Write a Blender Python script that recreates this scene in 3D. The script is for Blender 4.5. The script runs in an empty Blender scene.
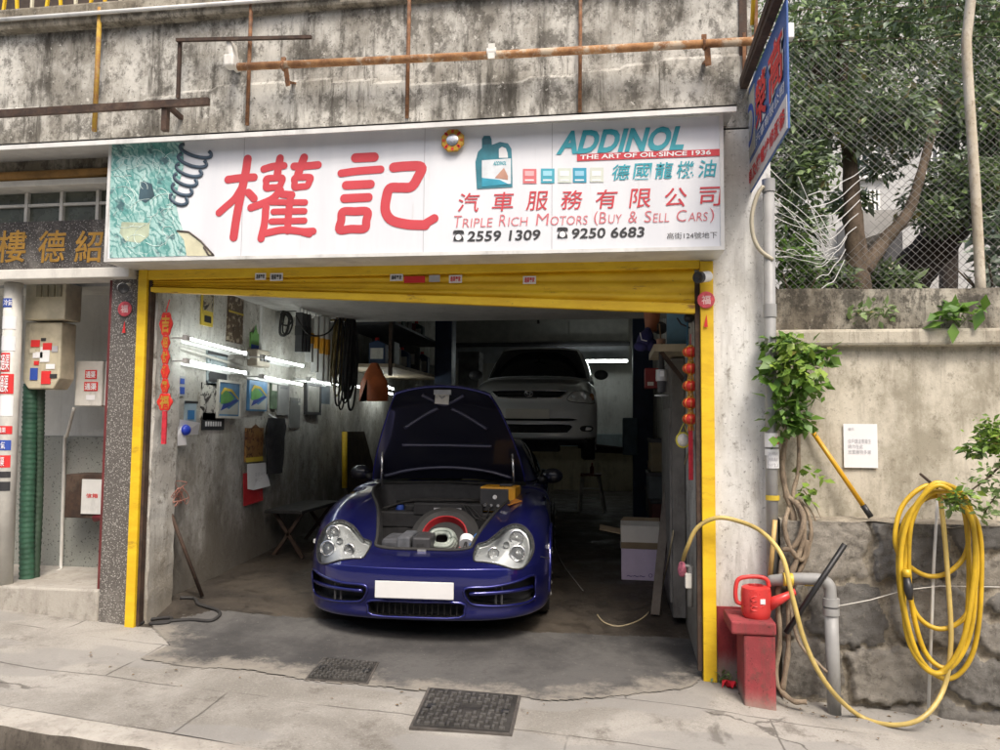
import bpy, bmesh, math, random
import numpy as np
from mathutils import Vector, Matrix
from mathutils.bvhtree import BVHTree

random.seed(7)
rng = np.random.default_rng(7)
scene = bpy.context.scene
COL = scene.collection
R = math.radians

# ------------------------------------------------------------------ camera, world, sun, exposure
F = 760.0                                   # focal length in photo pixels (1000 px wide)
CAM = np.array([0.0, -4.9, 1.46])
_yaw = math.atan(113 / F); _pitch = R(3.75); _roll = R(0.5)
_f = np.array([-math.sin(_yaw) * math.cos(_pitch), math.cos(_yaw) * math.cos(_pitch), math.sin(_pitch)])
_r0 = np.array([math.cos(_yaw), math.sin(_yaw), 0.0]); _u0 = np.cross(_r0, _f)
_r = _r0 * math.cos(_roll) + _u0 * math.sin(_roll); _u = np.cross(_r, _f)
cd = bpy.data.cameras.new('camera'); cam = bpy.data.objects.new('camera', cd); COL.objects.link(cam)
cd.sensor_fit = 'HORIZONTAL'; cd.sensor_width = 36.0; cd.lens = F / 1000 * 36.0
cd.clip_start = 0.05; cd.clip_end = 2000
cam.matrix_world = Matrix(((_r[0], _u[0], -_f[0], CAM[0]), (_r[1], _u[1], -_f[1], CAM[1]), (_r[2], _u[2], -_f[2], CAM[2]), (0, 0, 0, 1)))
scene.camera = cam

SUN_DIR = Vector((0.35, -0.75, 1.15)).normalized()   # towards the sun (thin overcast)
SUN_STRENGTH, SKY_STRENGTH, EXPOSURE = 1.1, 0.125, .95
world = bpy.data.worlds.new('World'); scene.world = world; world.use_nodes = True
wt = world.node_tree
for n in list(wt.nodes): wt.nodes.remove(n)
sky = wt.nodes.new('ShaderNodeTexSky'); sky.sky_type = 'NISHITA'; sky.sun_disc = False
sky.sun_elevation = math.asin(SUN_DIR.z); sky.sun_rotation = math.atan2(SUN_DIR.x, SUN_DIR.y)
sky.air_density = 1.0; sky.dust_density = 6.0; sky.ozone_density = 0.6
bg = wt.nodes.new('ShaderNodeBackground'); bg.inputs['Strength'].default_value = SKY_STRENGTH
wo = wt.nodes.new('ShaderNodeOutputWorld')
wt.links.new(sky.outputs[0], bg.inputs[0]); wt.links.new(bg.outputs[0], wo.inputs[0])
sl = bpy.data.lights.new('sun', 'SUN'); sl.energy = SUN_STRENGTH; sl.angle = R(16); sl.color = (1.0, 0.965, 0.92)
so = bpy.data.objects.new('sun', sl); COL.objects.link(so)
so.rotation_euler = (-SUN_DIR).to_track_quat('-Z', 'Y').to_euler()
vs = scene.view_settings
vs.view_transform = 'Standard'; vs.look = 'None'; vs.gamma = 1.0; vs.exposure = EXPOSURE; vs.use_curve_mapping = False
scene.display_settings.display_device = 'sRGB'
scene.render.engine = 'CYCLES'
scene.cycles.use_denoising = True
try: scene.cycles.denoiser = 'OPENIMAGEDENOISE'
except Exception: pass
scene.cycles.max_bounces = 8; scene.cycles.diffuse_bounces = 4; scene.cycles.glossy_bounces = 4
scene.cycles.transparent_max_bounces = 8; scene.cycles.caustics_reflective = False; scene.cycles.caustics_refractive = False

# ------------------------------------------------------------------ measuring helpers (photo pixel -> point of a real surface)
def ray(px, py): return _f + _r * (px - 500) / F + _u * (375 - py) / F
def PY(px, py, y=0.0):
    d = ray(px, py); return CAM + d * ((y - CAM[1]) / d[1])
def PX(px, py, x):
    d = ray(px, py); return CAM + d * ((x - CAM[0]) / d[0])
def PZ(px, py, z):
    d = ray(px, py); return CAM + d * ((z - CAM[2]) / d[2])
def _sm(a, b, t):
    t = min(max((t - a) / (b - a), 0), 1); return t * t * (3 - 2 * t)
_LX = [-14, -6, -4.3, -3.26, 0.59, 1.0, 2.2, 4, 8]; _LZ = [.5, .25, .13, .058, -.086, -.13, -.2, -.33, -.55]
def zg(x, y):
    L = float(np.interp(x, _LX, _LZ))
    if y <= 0: return L + .02 * y
    t = _sm(0, 3, y)
    a = float(np.interp(x, [-3.25, -2.2, -1.3, .6], [.09, .02, 0, 0]))
    return L * (1 - t) + .02 * t + a * _sm(0, .5, y) * (1 + .5 * _sm(.5, 3, y)) + .045 * min(y, 4)
def PG(px, py):
    d = ray(px, py); t = 0.5
    while t < 40:
        p = CAM + d * t
        if p[2] <= zg(p[0], p[1]): break
        t += .01
    return CAM + d * t

# ------------------------------------------------------------------ object helpers
ORG = {}
def tag(o, label=None, cat=None, group=None, kind=None):
    if label: o['label'] = label
    if cat: o['category'] = cat
    if group: o['group'] = group
    if kind: o['kind'] = kind
    return o
def thing(name, label, cat, loc=(0, 0, 0), group=None, rz=0):
    o = bpy.data.objects.new(name, None); COL.objects.link(o)
    o.empty_display_size = .1
    o.location = Vector([float(c) for c in loc]); o.rotation_euler = (0, 0, rz)
    ORG[o.name] = Vector([float(c) for c in loc])
    return tag(o, label, cat, group)
def copy_tree(o, parent=None):
    c = o.copy(); COL.objects.link(c); c.parent = parent
    for ch in list(o.children): copy_tree(ch, c)
    return c

class MB:
    """collects geometry; build() links it as ONE mesh object"""
    def __init__(s): s.v = []; s.f = []; s.mi = []; s.m = 0
    def add(s, vs_, fs):
        b = len(s.v); s.v.extend([tuple(float(c) for c in p) for p in vs_])
        for f in fs: s.f.append(tuple(i + b for i in f)); s.mi.append(s.m)
        return s
    def box(s, x0, x1, y0, y1, z0, z1):
        return s.add([(x0, y0, z0), (x1, y0, z0), (x1, y1, z0), (x0, y1, z0), (x0, y0, z1), (x1, y0, z1), (x1, y1, z1), (x0, y1, z1)],
                     [(3, 2, 1, 0), (4, 5, 6, 7), (0, 1, 5, 4), (1, 2, 6, 5), (2, 3, 7, 6), (3, 0, 4, 7)])
    def obox(s, c, size, rot=None):
        M3 = rot if rot is not None else Matrix.Identity(3)
        h = [d / 2 for d in size]; c = Vector([float(k) for k in c]); vs_ = []
        for (a, b, d) in ((-1, -1, -1), (1, -1, -1), (1, 1, -1), (-1, 1, -1), (-1, -1, 1), (1, -1, 1), (1, 1, 1), (-1, 1, 1)):
            vs_.append(c + M3 @ Vector((a * h[0], b * h[1], d * h[2])))
        return s.add(vs_, [(3, 2, 1, 0), (4, 5, 6, 7), (0, 1, 5, 4), (1, 2, 6, 5), (2, 3, 7, 6), (3, 0, 4, 7)])
    def quad(s, a, b, c, d): return s.add([a, b, c, d], [(0, 1, 2, 3)])
    def tube(s, path, r, n=10, cap=True, closed=False):
        P = [Vector([float(c) for c in p]) for p in path]; m = len(P)
        rr = r if hasattr(r, '__len__') else [r] * m
        T = []
        for i in range(m):
            a = P[(i - 1) % m] if (closed or i > 0) else P[i]; b = P[(i + 1) % m] if (closed or i < m - 1) else P[i]
            t = (b - a); T.append(t.normalized() if t.length > 1e-9 else Vector((0, 0, 1)))
        up = Vector((0, 0, 1)) if abs(T[0].z) < .9 else Vector((1, 0, 0))
        nrm = T[0].cross(up).normalized(); vs_ = []
        for i in range(m):
            nrm = (nrm - T[i] * nrm.dot(T[i]))
            nrm = nrm.normalized() if nrm.length > 1e-6 else T[i].orthogonal().normalized()
            bn = T[i].cross(nrm)
            for k in range(n):
                a = 2 * math.pi * k / n
                vs_.append(P[i] + (nrm * math.cos(a) + bn * math.sin(a)) * rr[i])
        fs = []
        for i in range(m - 1 + (1 if closed else 0)):
            for k in range(n):
                j = (i + 1) % m
                fs.append((i * n + k, i * n + (k + 1) % n, j * n + (k + 1) % n, j * n + k))
        if cap and not closed:
            fs.append(tuple(range(n))[::-1]); fs.append(tuple((m - 1) * n + k for k in range(n)))
        return s.add(vs_, fs)
    def bar(s, a, b, w, h=None):
        a = Vector([float(c) for c in a]); b = Vector([float(c) for c in b]); h = h or w
        q = (b - a).to_track_quat('Y', 'Z').to_matrix()
        return s.obox((a + b) / 2, (w, (b - a).length, h), q)
    def lathe(s, prof, c=(0, 0, 0), n=24, rot=None):
        M3 = rot if rot is not None else Matrix.Identity(3); c = Vector([float(k) for k in c]); vs_ = []
        for (r, z) in prof:
            for k in range(n):
                a = 2 * math.pi * k / n; vs_.append(c + M3 @ Vector((r * math.cos(a), r * math.sin(a), z)))
        fs = []
        for i in range(len(prof) - 1):
            for k in range(n): fs.append((i * n + k, i * n + (k + 1) % n, (i + 1) * n + (k + 1) % n, (i + 1) * n + k))
        fs.append(tuple(range(n))[::-1]); fs.append(tuple((len(prof) - 1) * n + k for k in range(n)))
        return s.add(vs_, fs)
    def prism(s, pts, off):
        """polygon of 3-D points, extruded by the vector off"""
        n = len(pts); P = [Vector([float(c) for c in p]) for p in pts]; o = Vector(off)
        s.add(P + [p + o for p in P], [tuple(range(n)), tuple(range(2 * n - 1, n - 1, -1))] + [(i, i + n, (i + 1) % n + n, (i + 1) % n) for i in range(n)])
        return s
    def ball(s, c, rad, n=14, m=10, rot=None):
        rx, ry, rz = rad if hasattr(rad, '__len__') else (rad,) * 3
        M3 = rot if rot is not None else Matrix.Identity(3); c = Vector([float(k) for k in c]); vs_ = []
        for i in range(m + 1):
            t = math.pi * i / m
            for k in range(n):
                a = 2 * math.pi * k / n
                vs_.append(c + M3 @ Vector((rx * math.sin(t) * math.cos(a), ry * math.sin(t) * math.sin(a), -rz * math.cos(t))))
        fs = [(i * n + k, i * n + (k + 1) % n, (i + 1) * n + (k + 1) % n, (i + 1) * n + k) for i in range(m) for k in range(n)]
        return s.add(vs_, fs)
    def grid(s, fn, nu, nv):
        vs_ = [fn(i / nu, j / nv) for j in range(nv + 1) for i in range(nu + 1)]
        return s.add(vs_, [(j * (nu + 1) + i, j * (nu + 1) + i + 1, (j + 1) * (nu + 1) + i + 1, (j + 1) * (nu + 1) + i) for j in range(nv) for i in range(nu)])
    def build(s, name, mat, parent=None, smooth=False, bevel=0, local=False, weld=False, fix=True):
        me = bpy.data.meshes.new(name)
        V = np.array(s.v, dtype=float) if s.v else np.zeros((0, 3))
        o = bpy.data.objects.new(name, me)
        if parent is not None:
            off = ORG.get(parent.name, Vector((0, 0, 0)))
            if not local: V = V - np.array(off)
            o.parent = parent; ORG[o.name] = off.copy() if not local else Vector((0, 0, 0))
        elif not local and len(V):
            c = (V.min(0) + V.max(0)) / 2; c[2] = V[:, 2].min()
            V = V - c; o.location = Vector(c); ORG[o.name] = Vector(c)
        me.from_pydata(V.tolist(), [], s.f)
        mats = mat if isinstance(mat, (list, tuple)) else [mat]
        for m in mats: me.materials.append(m)
        if len(mats) > 1: me.polygons.foreach_set('material_index', s.mi)
        if weld or fix:
            bm = bmesh.new(); bm.from_mesh(me)
            if weld: bmesh.ops.remove_doubles(bm, verts=bm.verts, dist=1e-5)
            if fix: bmesh.ops.recalc_face_normals(bm, faces=bm.faces)
            bm.to_mesh(me); bm.free()
        if smooth: me.polygons.foreach_set('use_smooth', [True] * len(me.polygons))
        if smooth == 'angle':
            try: me.set_sharp_from_angle(angle=R(38))
            except Exception: pass
        me.update(); COL.objects.link(o)
        if bevel:
            b = o.modifiers.new('bevel', 'BEVEL'); b.width = bevel; b.segments = 2; b.limit_method = 'ANGLE'; b.angle_limit = R(50)
            b.harden_normals = False
        return o

def spline(pts, n=8, closed=False):
    P = [np.array(p, float) for p in pts]; m = len(P); out = []
    rng_ = range(m) if closed else range(m - 1)
    for i in rng_:
        p1, p2 = P[i], P[(i + 1) % m]
        p0 = P[(i - 1) % m] if (closed or i > 0) else 2 * p1 - p2
        p3 = P[(i + 2) % m] if (closed or i < m - 2) else 2 * p2 - p1
        for k in range(n):
            t = k / n
            out.append(.5 * ((2 * p1) + (-p0 + p2) * t + (2 * p0 - 5 * p1 + 4 * p2 - p3) * t * t + (-p0 + 3 * p1 - 3 * p2 + p3) * t ** 3))
    if not closed: out.append(P[-1])
    return out

# ------------------------------------------------------------------ material helpers
class NM:
    def __init__(s, name, rough=.6, metal=0.0, spec=.5):
        s.m = bpy.data.materials.new(name); s.m.use_nodes = True
        s.t = s.m.node_tree; s.b = s.t.nodes['Principled BSDF']
        s.b.inputs['Roughness'].default_value = rough; s.b.inputs['Metallic'].default_value = metal
        s.b.inputs['Specular IOR Level'].default_value = spec
        s.tc = None
    def n(s, typ, **kw):
        x = s.t.nodes.new(typ)
        for k, v in kw.items(): setattr(x, k, v)
        return x
    def put(s, sock, v):
        if hasattr(v, 'is_output'): s.t.links.new(v, sock)
        elif isinstance(v, (tuple, list)): sock.default_value = tuple(v) + ((1,) if len(v) == 3 and sock.type == 'RGBA' else ())
        else: sock.default_value = v
    def co(s, scale=(1, 1, 1), rot=(0, 0, 0)):
        if s.tc is None: s.tc = s.n('ShaderNodeTexCoord')
        mp = s.n('ShaderNodeMapping'); mp.inputs['Scale'].default_value = scale; mp.inputs['Rotation'].default_value = rot
        s.t.links.new(s.tc.outputs['Object'], mp.inputs['Vector']); return mp.outputs[0]
    def noise(s, scale=5, detail=6, rough=.6, stretch=(1, 1, 1), dist=0.0):
        x = s.n('ShaderNodeTexNoise'); s.t.links.new(s.co(stretch), x.inputs['Vector'])
        x.inputs['Scale'].default_value = scale; x.inputs['Detail'].default_value = detail; x.inputs['Roughness'].default_value = rough
        x.inputs['Distortion'].default_value = dist; return x.outputs['Fac']
    def voro(s, scale=5, feature='F1', stretch=(1, 1, 1), out='Distance'):
        x = s.n('ShaderNodeTexVoronoi'); x.feature = feature; s.t.links.new(s.co(stretch), x.inputs['Vector'])
        x.inputs['Scale'].default_value = scale; return x.outputs[out]
    def step(s, v, a, b, lo=0.0, hi=1.0):
        x = s.n('ShaderNodeMapRange'); x.interpolation_type = 'SMOOTHSTEP'
        s.put(x.inputs['Value'], v); x.inputs['From Min'].default_value = a; x.inputs['From Max'].default_value = b
        x.inputs['To Min'].default_value = lo; x.inputs['To Max'].default_value = hi; return x.outputs['Result']
    def math(s, op, a, b=0.0):
        x = s.n('ShaderNodeMath'); x.operation = op; s.put(x.inputs[0], a); s.put(x.inputs[1], b); return x.outputs[0]
    def mix(s, a, b, fac, blend='MIX'):
        x = s.n('ShaderNodeMix'); x.data_type = 'RGBA'; x.blend_type = blend
        s.put(x.inputs['Factor'], fac); s.put(x.inputs['A'], a); s.put(x.inputs['B'], b); return x.outputs['Result']
    def axis(s, k):
        x = s.n('ShaderNodeSeparateXYZ'); s.t.links.new(s.co(), x.inputs[0]); return x.outputs[k]
    def bump(s, h, strength=.3, dist=.01):
        x = s.n('ShaderNodeBump'); x.inputs['Strength'].default_value = strength; x.inputs['Distance'].default_value = dist
        s.put(x.inputs['Height'], h); s.t.links.new(x.outputs[0], s.b.inputs['Normal'])
    def color(s, v): s.put(s.b.inputs['Base Color'], v)

_cache = {}
def plain(name, c, rough=.5, metal=0.0, var=.18, scale=7, bump=0.0, coat=0.0, grime=0.0, spec=.5):
    if name in _cache: return _cache[name]
    k = NM(name, rough, metal, spec)
    n1 = k.noise(scale, 6, .6)
    lo = tuple(x * (1 - var) for x in c); hi = tuple(min(x * (1 + var), 1) for x in c)
    col = k.mix(lo, hi, k.step(n1, .3, .7))
    if grime:
        g = k.noise(scale * .6, 9, .75, (1, 1, .35)); col = k.mix(col, (.05, .042, .032), k.step(g, .5, .72, 0, grime))
    k.color(col)
    k.put(k.b.inputs['Roughness'], k.step(k.noise(scale * 2.3, 4, .6), .2, .8, max(rough - .1, .02), min(rough + .1, 1)))
    if bump: k.bump(k.noise(scale * 9, 5, .6), bump, .004)
    if coat: k.b.inputs['Coat Weight'].default_value = coat; k.b.inputs['Coat Roughness'].default_value = .04
    _cache[name] = k.m; return k.m
def emit(name, c, strength):
    k = NM(name); k.color((.8, .8, .8)); k.put(k.b.inputs['Emission Color'], c); k.b.inputs['Emission Strength'].default_value = strength
    return k.m
def weathered(name, light, mid, dark, scale=1.0, dark_amt=.6, streak=.5, speck=.3, rough=.9, bump=.35, th=.52, low=None, spec=.3):
    """old render or concrete: pale patches, dark run-off streaks, blotches, specks; low=(z0, z1, colour) adds splashed dirt with a ragged edge"""
    k = NM(name, rough, 0, spec)
    n1 = k.noise(1.3 * scale, 10, .72, (1, 1, .7))
    col = k.mix(mid, light, k.step(n1, .40, .60))
    n2 = k.noise(1.6 * scale, 8, .7, (2.6, 2.6, .45)); col = k.mix(col, dark, k.step(n2, .50, .68, 0, streak))
    n3 = k.noise(5.5 * scale, 14, .80, (1, 1, .75), dist=.1); col = k.mix(col, dark, k.step(n3, th, th + .11, 0, dark_amt)); n6 = k.noise(2.6 * scale, 10, .8, (5, 5, .35)); col = k.mix(col, dark, k.step(n6, .53, .66, 0, streak * .8))
    n4 = k.noise(46, 4, .7); col = k.mix(col, tuple(c * .45 for c in dark), k.step(n4, .60, .68, 0, speck))
    n5 = k.noise(21, 6, .7); col = k.mix(col, tuple(min(c * 1.25, .9) for c in light), k.step(n5, .60, .70, 0, speck * .9))
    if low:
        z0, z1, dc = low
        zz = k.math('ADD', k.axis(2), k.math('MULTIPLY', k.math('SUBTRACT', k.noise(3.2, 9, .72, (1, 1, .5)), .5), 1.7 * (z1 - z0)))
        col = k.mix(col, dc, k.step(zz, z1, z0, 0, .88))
    k.color(col)
    k.bump(k.math('ADD', k.math('MULTIPLY', n3, .8), k.math('ADD', k.math('MULTIPLY', n5, .5), k.math('MULTIPLY', n4, .3))), bump, .012)
    return k.m

# ------------------------------------------------------------------ lettering (built as mesh, lies on its own board)
def text_geo(body, bold=0.0, round_=0.0):
    cu = bpy.data.curves.new('lettering', 'FONT'); cu.body = body; cu.size = 1.0; cu.offset = bold
    cu.resolution_u = 3
    if round_: cu.bevel_depth = round_; cu.bevel_resolution = 2
    o = bpy.data.objects.new('lettering', cu); COL.objects.link(o)
    dg = bpy.context.evaluated_depsgraph_get(); dg.update()
    me = bpy.data.meshes.new_from_object(o.evaluated_get(dg))
    V = np.array([v.co[:] for v in me.vertices]) if len(me.vertices) else np.zeros((0, 3)); Fc = [tuple(p.vertices) for p in me.polygons]
    bpy.data.objects.remove(o); bpy.data.curves.remove(cu); bpy.data.meshes.remove(me)
    return V, Fc
def put_text(mb, body, o, ex, ez, nrm, w, h, bold=0.0, shear=0.0, round_=0.0, lift=.002):
    """fits body into the w x h box whose lower left corner is o; ex, ez are the directions along and up the board"""
    V, Fc = text_geo(body, bold, round_)
    if not len(V): return
    mn, mx = V.min(0), V.max(0); s = np.maximum(mx - mn, 1e-6)
    U = (V[:, 0] - mn[0]) / s[0]; T = (V[:, 1] - mn[1]) / s[1]
    dep = (V[:, 2] - mn[2]) / max(s[2], 1e-6) if s[2] > 1e-5 else np.zeros(len(V))
    o, ex, ez, nrm = [np.array(a, float) for a in (o, ex, ez, nrm)]
    sh = shear * h
    Pn = o + np.outer(U * (w - sh) + T * sh, ex) + np.outer(T * h, ez) + np.outer(lift + dep * .002, nrm)
    mb.add(Pn, Fc)

# ------------------------------------------------------------------ materials
M = {}
M['upper_wall'] = weathered('mottled_old_render', (.57, .555, .50), (.25, .235, .20), (.06, .054, .044), 1.05, .72, 1.0, .75, th=.475)
M['coping'] = weathered('stained_coping', (.40, .37, .30), (.21, .185, .14), (.06, .052, .04), 1.6, .75, .75, .5, th=.48)
M['pillar'] = weathered('white_lime_paint', (.74, .735, .70), (.60, .59, .545), (.20, .18, .15), 1.5, .8, .4, .6, th=.55, bump=.25, low=(-.15, .12, (.2, .17, .13)))
M['plaster'] = weathered('old_cement_render', (.60, .555, .455), (.33, .30, .23), (.14, .12, .085), 1.5, .55, .28, .35, th=.525, bump=.3)
M['parapet'] = weathered('blackened_parapet', (.42, .39, .32), (.15, .13, .10), (.045, .04, .032), 1.5, .8, .7, .7, th=.46, bump=.7)
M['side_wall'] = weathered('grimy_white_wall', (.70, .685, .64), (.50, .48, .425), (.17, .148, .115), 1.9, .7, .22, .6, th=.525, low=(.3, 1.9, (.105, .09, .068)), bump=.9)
M['jamb'] = weathered('peeling_jamb', (.66, .65, .60), (.50, .48, .43), (.12, .10, .075), 1.6, .75, .5, .6, th=.51, bump=.9, low=(.1, 1.0, (.26, .23, .18)))
M['back_wall'] = weathered('dim_back_wall', (.66, .66, .63), (.56, .56, .53), (.2, .19, .17), 1, .3, .3, .2)
M['ceiling'] = weathered('garage_ceiling', (.52, .50, .47), (.44, .42, .39), (.18, .16, .14), .8, .3, .2, .2)
M['entrance_white'] = weathered('entrance_white_wall', (.62, .62, .58), (.52, .52, .48), (.3, .28, .25), .9, .2, .3, .1, th=.6)

def terrazzo(name, basec, fleck, scale, amount, ydirt=True):
    k = NM(name, .55)
    v1 = k.voro(scale); v2 = k.voro(scale * 2.1)
    col = k.mix(fleck, basec, k.step(v1, amount, amount + .08))
    col = k.mix(tuple(c * .8 for c in fleck), col, k.step(v2, amount * .8, amount * .8 + .08))
    g = k.noise(2.2, 8, .7, (1, 1, .5)); col = k.mix(col, (.3, .28, .25), k.step(g, .5, .7, 0, .5))
    k.color(col); k.bump(v1, .15, .004); return k.m
M['terrazzo'] = terrazzo('dark_terrazzo', (.10, .09, .08), (.40, .385, .35), 78, .26)
M['name_board'] = terrazzo('black_granite_board', (.035, .03, .026), (.42, .40, .37), 75, .17)
M['tile'] = terrazzo('grey_terrazzo_dado', (.26, .27, .24), (.10, .1, .09), 34, .17)

def pavement_mat():
    k = NM('worn_pavement_concrete', .92, 0, .3)
    n1 = k.noise(.9, 9, .65, dist=.4); col = k.mix((.225, .21, .182), (.37, .35, .312), k.step(n1, .36, .62))
    n2 = k.noise(3.5, 10, .75); col = k.mix(col, (.13, .115, .095), k.step(n2, .52, .68, 0, .75))
    n3 = k.noise(85, 6, .85); col = k.mix(col, (.52, .50, .45), k.step(n3, .55, .66, 0, .6)); col = k.mix(col, (.09, .08, .068), k.step(n3, .45, .34, 0, .7))
    # slab joints: long ones along the street and cross ones, wobbling
    wob = k.math('MULTIPLY', k.math('SUBTRACT', k.noise(2.5, 4, .6), .5), .05)
    yy = k.math('ADD', k.axis(1), wob); xx = k.math('ADD', k.axis(0), wob)
    j = k.math('ADD', k.math('PINGPONG', k.math('ADD', yy, k.math('MULTIPLY', xx, .05)), .29), 0)
    line = k.step(j, .008, .002)
    row = k.math('FLOOR', k.math('DIVIDE', k.math('ADD', yy, k.math('MULTIPLY', xx, .05)), .58))
    jx = k.math('PINGPONG', k.math('ADD', xx, k.math('MULTIPLY', row, .77)), .92); line2 = k.step(jx, .008, .002)
    ln = k.math('MULTIPLY', k.math('MAXIMUM', line, line2), k.step(k.noise(1.7, 3, .5), .40, .52))
    tint = k.noise(.8, 2, .5, (1, 2.5, 1)); col = k.mix(col, (.27, .26, .24), k.step(tint, .5, .54, 0, .6))
    spl = k.noise(2.2, 5, .55, dist=.8); col = k.mix(col, (.085, .075, .062), k.step(spl, .64, .70, 0, .55))
    # crack network
    cr = k.voro(.9, 'DISTANCE_TO_EDGE'); 
    x = k.n('ShaderNodeTexVoronoi'); x.feature = 'DISTANCE_TO_EDGE'; x.inputs['Scale'].default_value = .75
    mv = k.n('ShaderNodeVectorMath'); mv.operation = 'ADD'; k.t.links.new(k.co(), mv.inputs[0])
    nn = k.n('ShaderNodeTexNoise'); nn.inputs['Scale'].default_value = 3.0; nn.inputs['Detail'].default_value = 6; k.t.links.new(k.co(), nn.inputs['Vector'])
    sc_ = k.n('ShaderNodeVectorMath'); sc_.operation = 'SCALE'; sc_.inputs['Scale'].default_value = .35; k.t.links.new(nn.outputs['Color'], sc_.inputs[0]); k.t.links.new(sc_.outputs[0], mv.inputs[1])
    k.t.links.new(mv.outputs[0], x.inputs['Vector'])
    crk = k.math('MULTIPLY', k.step(x.outputs['Distance'], .008, .002), k.step(k.noise(1.1, 3, .5), .54, .62))
    ln = k.math('MAXIMUM', ln, crk)
    col = k.mix(col, (.055, .048, .04), k.math('MULTIPLY', ln, .62))
    k.color(col)
    k.bump(k.math('SUBTRACT', k.math('ADD', k.math('MULTIPLY', n3, .25), k.math('MULTIPLY', n2, .6)), ln), .45, .012)
    return k.m
M['pavement'] = pavement_mat()
def oily(name, c1, c2, spots):
    k = NM(name, .75, 0, .4)
    n1 = k.noise(1.1, 9, .7, dist=.5); col = k.mix(c1, c2, k.step(n1, .38, .62))
    n2 = k.noise(4.2, 10, .75); col = k.mix(col, tuple(c * .45 for c in c1), k.step(n2, .5, .68, 0, .75))
    n3 = k.noise(26, 5, .7); col = k.mix(col, (.42, .40, .36), k.step(n3, .64, .70, 0, spots))
    k.color(col); k.put(k.b.inputs['Roughness'], k.step(n2, .4, .65, .85, .45)); k.bump(k.math('ADD', n3, n2), .3, .006); return k.m
def apron():
    """asphalt patch, feathered and worn through to the concrete along its outer edge"""
    k = NM('dark_asphalt_apron', .8, 0, .35)
    n1 = k.noise(1.3, 9, .7); col = k.mix((.055, .053, .051), (.11, .106, .10), k.step(n1, .38, .62)); n2 = k.noise(5, 12, .8)
    col = k.mix(col, (.045, .043, .04), k.step(n2, .52, .66, 0, .6)); n3 = k.noise(40, 6, .75); col = k.mix(col, (.30, .285, .255), k.step(n3, .60, .70, 0, .55))
    at = k.n('ShaderNodeAttribute'); at.attribute_name = 'wear'
    e = k.math('ADD', at.outputs['Fac'], k.math('MULTIPLY', k.math('SUBTRACT', k.noise(3.2, 12, .78), .5), 1.1))
    col = k.mix((.25, .23, .195), col, k.step(e, -.02, .22)); k.color(col); k.bump(k.math('ADD', n3, n2), .3, .006); return k.m
M['driveway'] = apron()
M['floor'] = oily('oily_garage_floor', (.035, .029, .023), (.075, .062, .047), .25)
M['road'] = oily('grey_road_concrete', (.20, .195, .185), (.29, .28, .265), .3)
M['soil'] = oily('garden_soil', (.06, .045, .03), (.10, .08, .05), .1)

def yellow_paint(name, rust):
    k = NM(name, .5, 0, .5)
    n = k.noise(3, 8, .7, (1, 1, 3)); col = k.mix((.68, .42, .012), (.80, .54, .02), k.step(n, .35, .65))
    n2 = k.noise(7, 10, .78, (.35, 1, 1.6)); col = k.mix(col, (.22, .085, .02), k.step(n2, .56, .68, 0, rust))
    n3 = k.noise(30, 6, .7); col = k.mix(col, (.10, .06, .03), k.step(n3, .64, .72, 0, rust * .9))
    k.color(col); k.bump(n2, .15, .005); return k.m
M['yellow'] = yellow_paint('yellow_gate_paint', .55)
M['yellow_rust'] = yellow_paint('rusting_yellow_shutter_paint', .9)
def rust(name, c1, c2, pale):
    k = NM(name, .8, .1)
    n = k.noise(9, 10, .75, (1, 1, 1)); col = k.mix(c1, c2, k.step(n, .38, .62)); n2 = k.noise(5, 9, .75)
    col = k.mix(col, (.55, .48, .37), k.step(n2, .50, .60, 0, pale)); k.color(col); k.bump(n, .5, .006); return k.m
M['rust'] = rust('rusty_steel', (.10, .045, .022), (.26, .12, .05), .12)
M['rust_pale'] = rust('pale_rusty_pipe', (.22, .10, .04), (.42, .22, .09), .75)
M['dark_steel'] = rust('dark_brown_steel', (.035, .022, .016), (.07, .04, .026), .05)
M['gold'] = plain('gold_leaf_paint', (.38, .21, .04), .4, .3)
M['white_metal'] = plain('dirty_white_metal', (.66, .66, .63), .45, 0, .12, 4, grime=.35)
M['cream'] = plain('cream_plastic', (.58, .53, .40), .5, 0, .1, 5, grime=.4)
M['white'] = plain('white_paint', (.78, .78, .76), .45, 0, .05)
M['off_white'] = plain('off_white_paint', (.66, .64, .58), .5, 0, .1, grime=.3)
M['paper'] = plain('white_paper', (.78, .78, .78), .8, 0, .03)
M['black'] = plain('black_plastic', (.02, .02, .021), .45, 0, .2)
M['rubber'] = plain('black_rubber', (.022, .021, .02), .75, 0, .25)
M['ink'] = plain('black_ink', (.03, .03, .032), .6, 0, 0)
M['red_ink'] = plain('red_ink', (.66, .03, .03), .6, 0, .08)
M['blue_ink'] = plain('blue_ink', (.03, .08, .38), .6, 0, .08)
M['grey_ink'] = plain('faint_grey_ink', (.42, .42, .44), .7, 0, .03)
M['red'] = plain('red_plastic', (.62, .035, .03), .38, 0, .1)
M['grey_pipe'] = plain('grey_plastic_pipe', (.30, .30, .29), .5, 0, .12, 5, grime=.5)
M['grey'] = plain('grey_steel', (.24, .245, .25), .5, .2, .15, grime=.3)
M['dark'] = plain('dark_grey_plastic', (.045, .045, .048), .5, 0, .25)
M['wood'] = plain('worn_wood', (.30, .20, .11), .7, 0, .3, 6, bump=.3)
M['chrome'] = plain('bright_metal', (.62, .62, .62), .22, .9, .1)
M['silver'] = plain('dull_silver_metal', (.45, .45, .45), .4, .7, .15)

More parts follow.
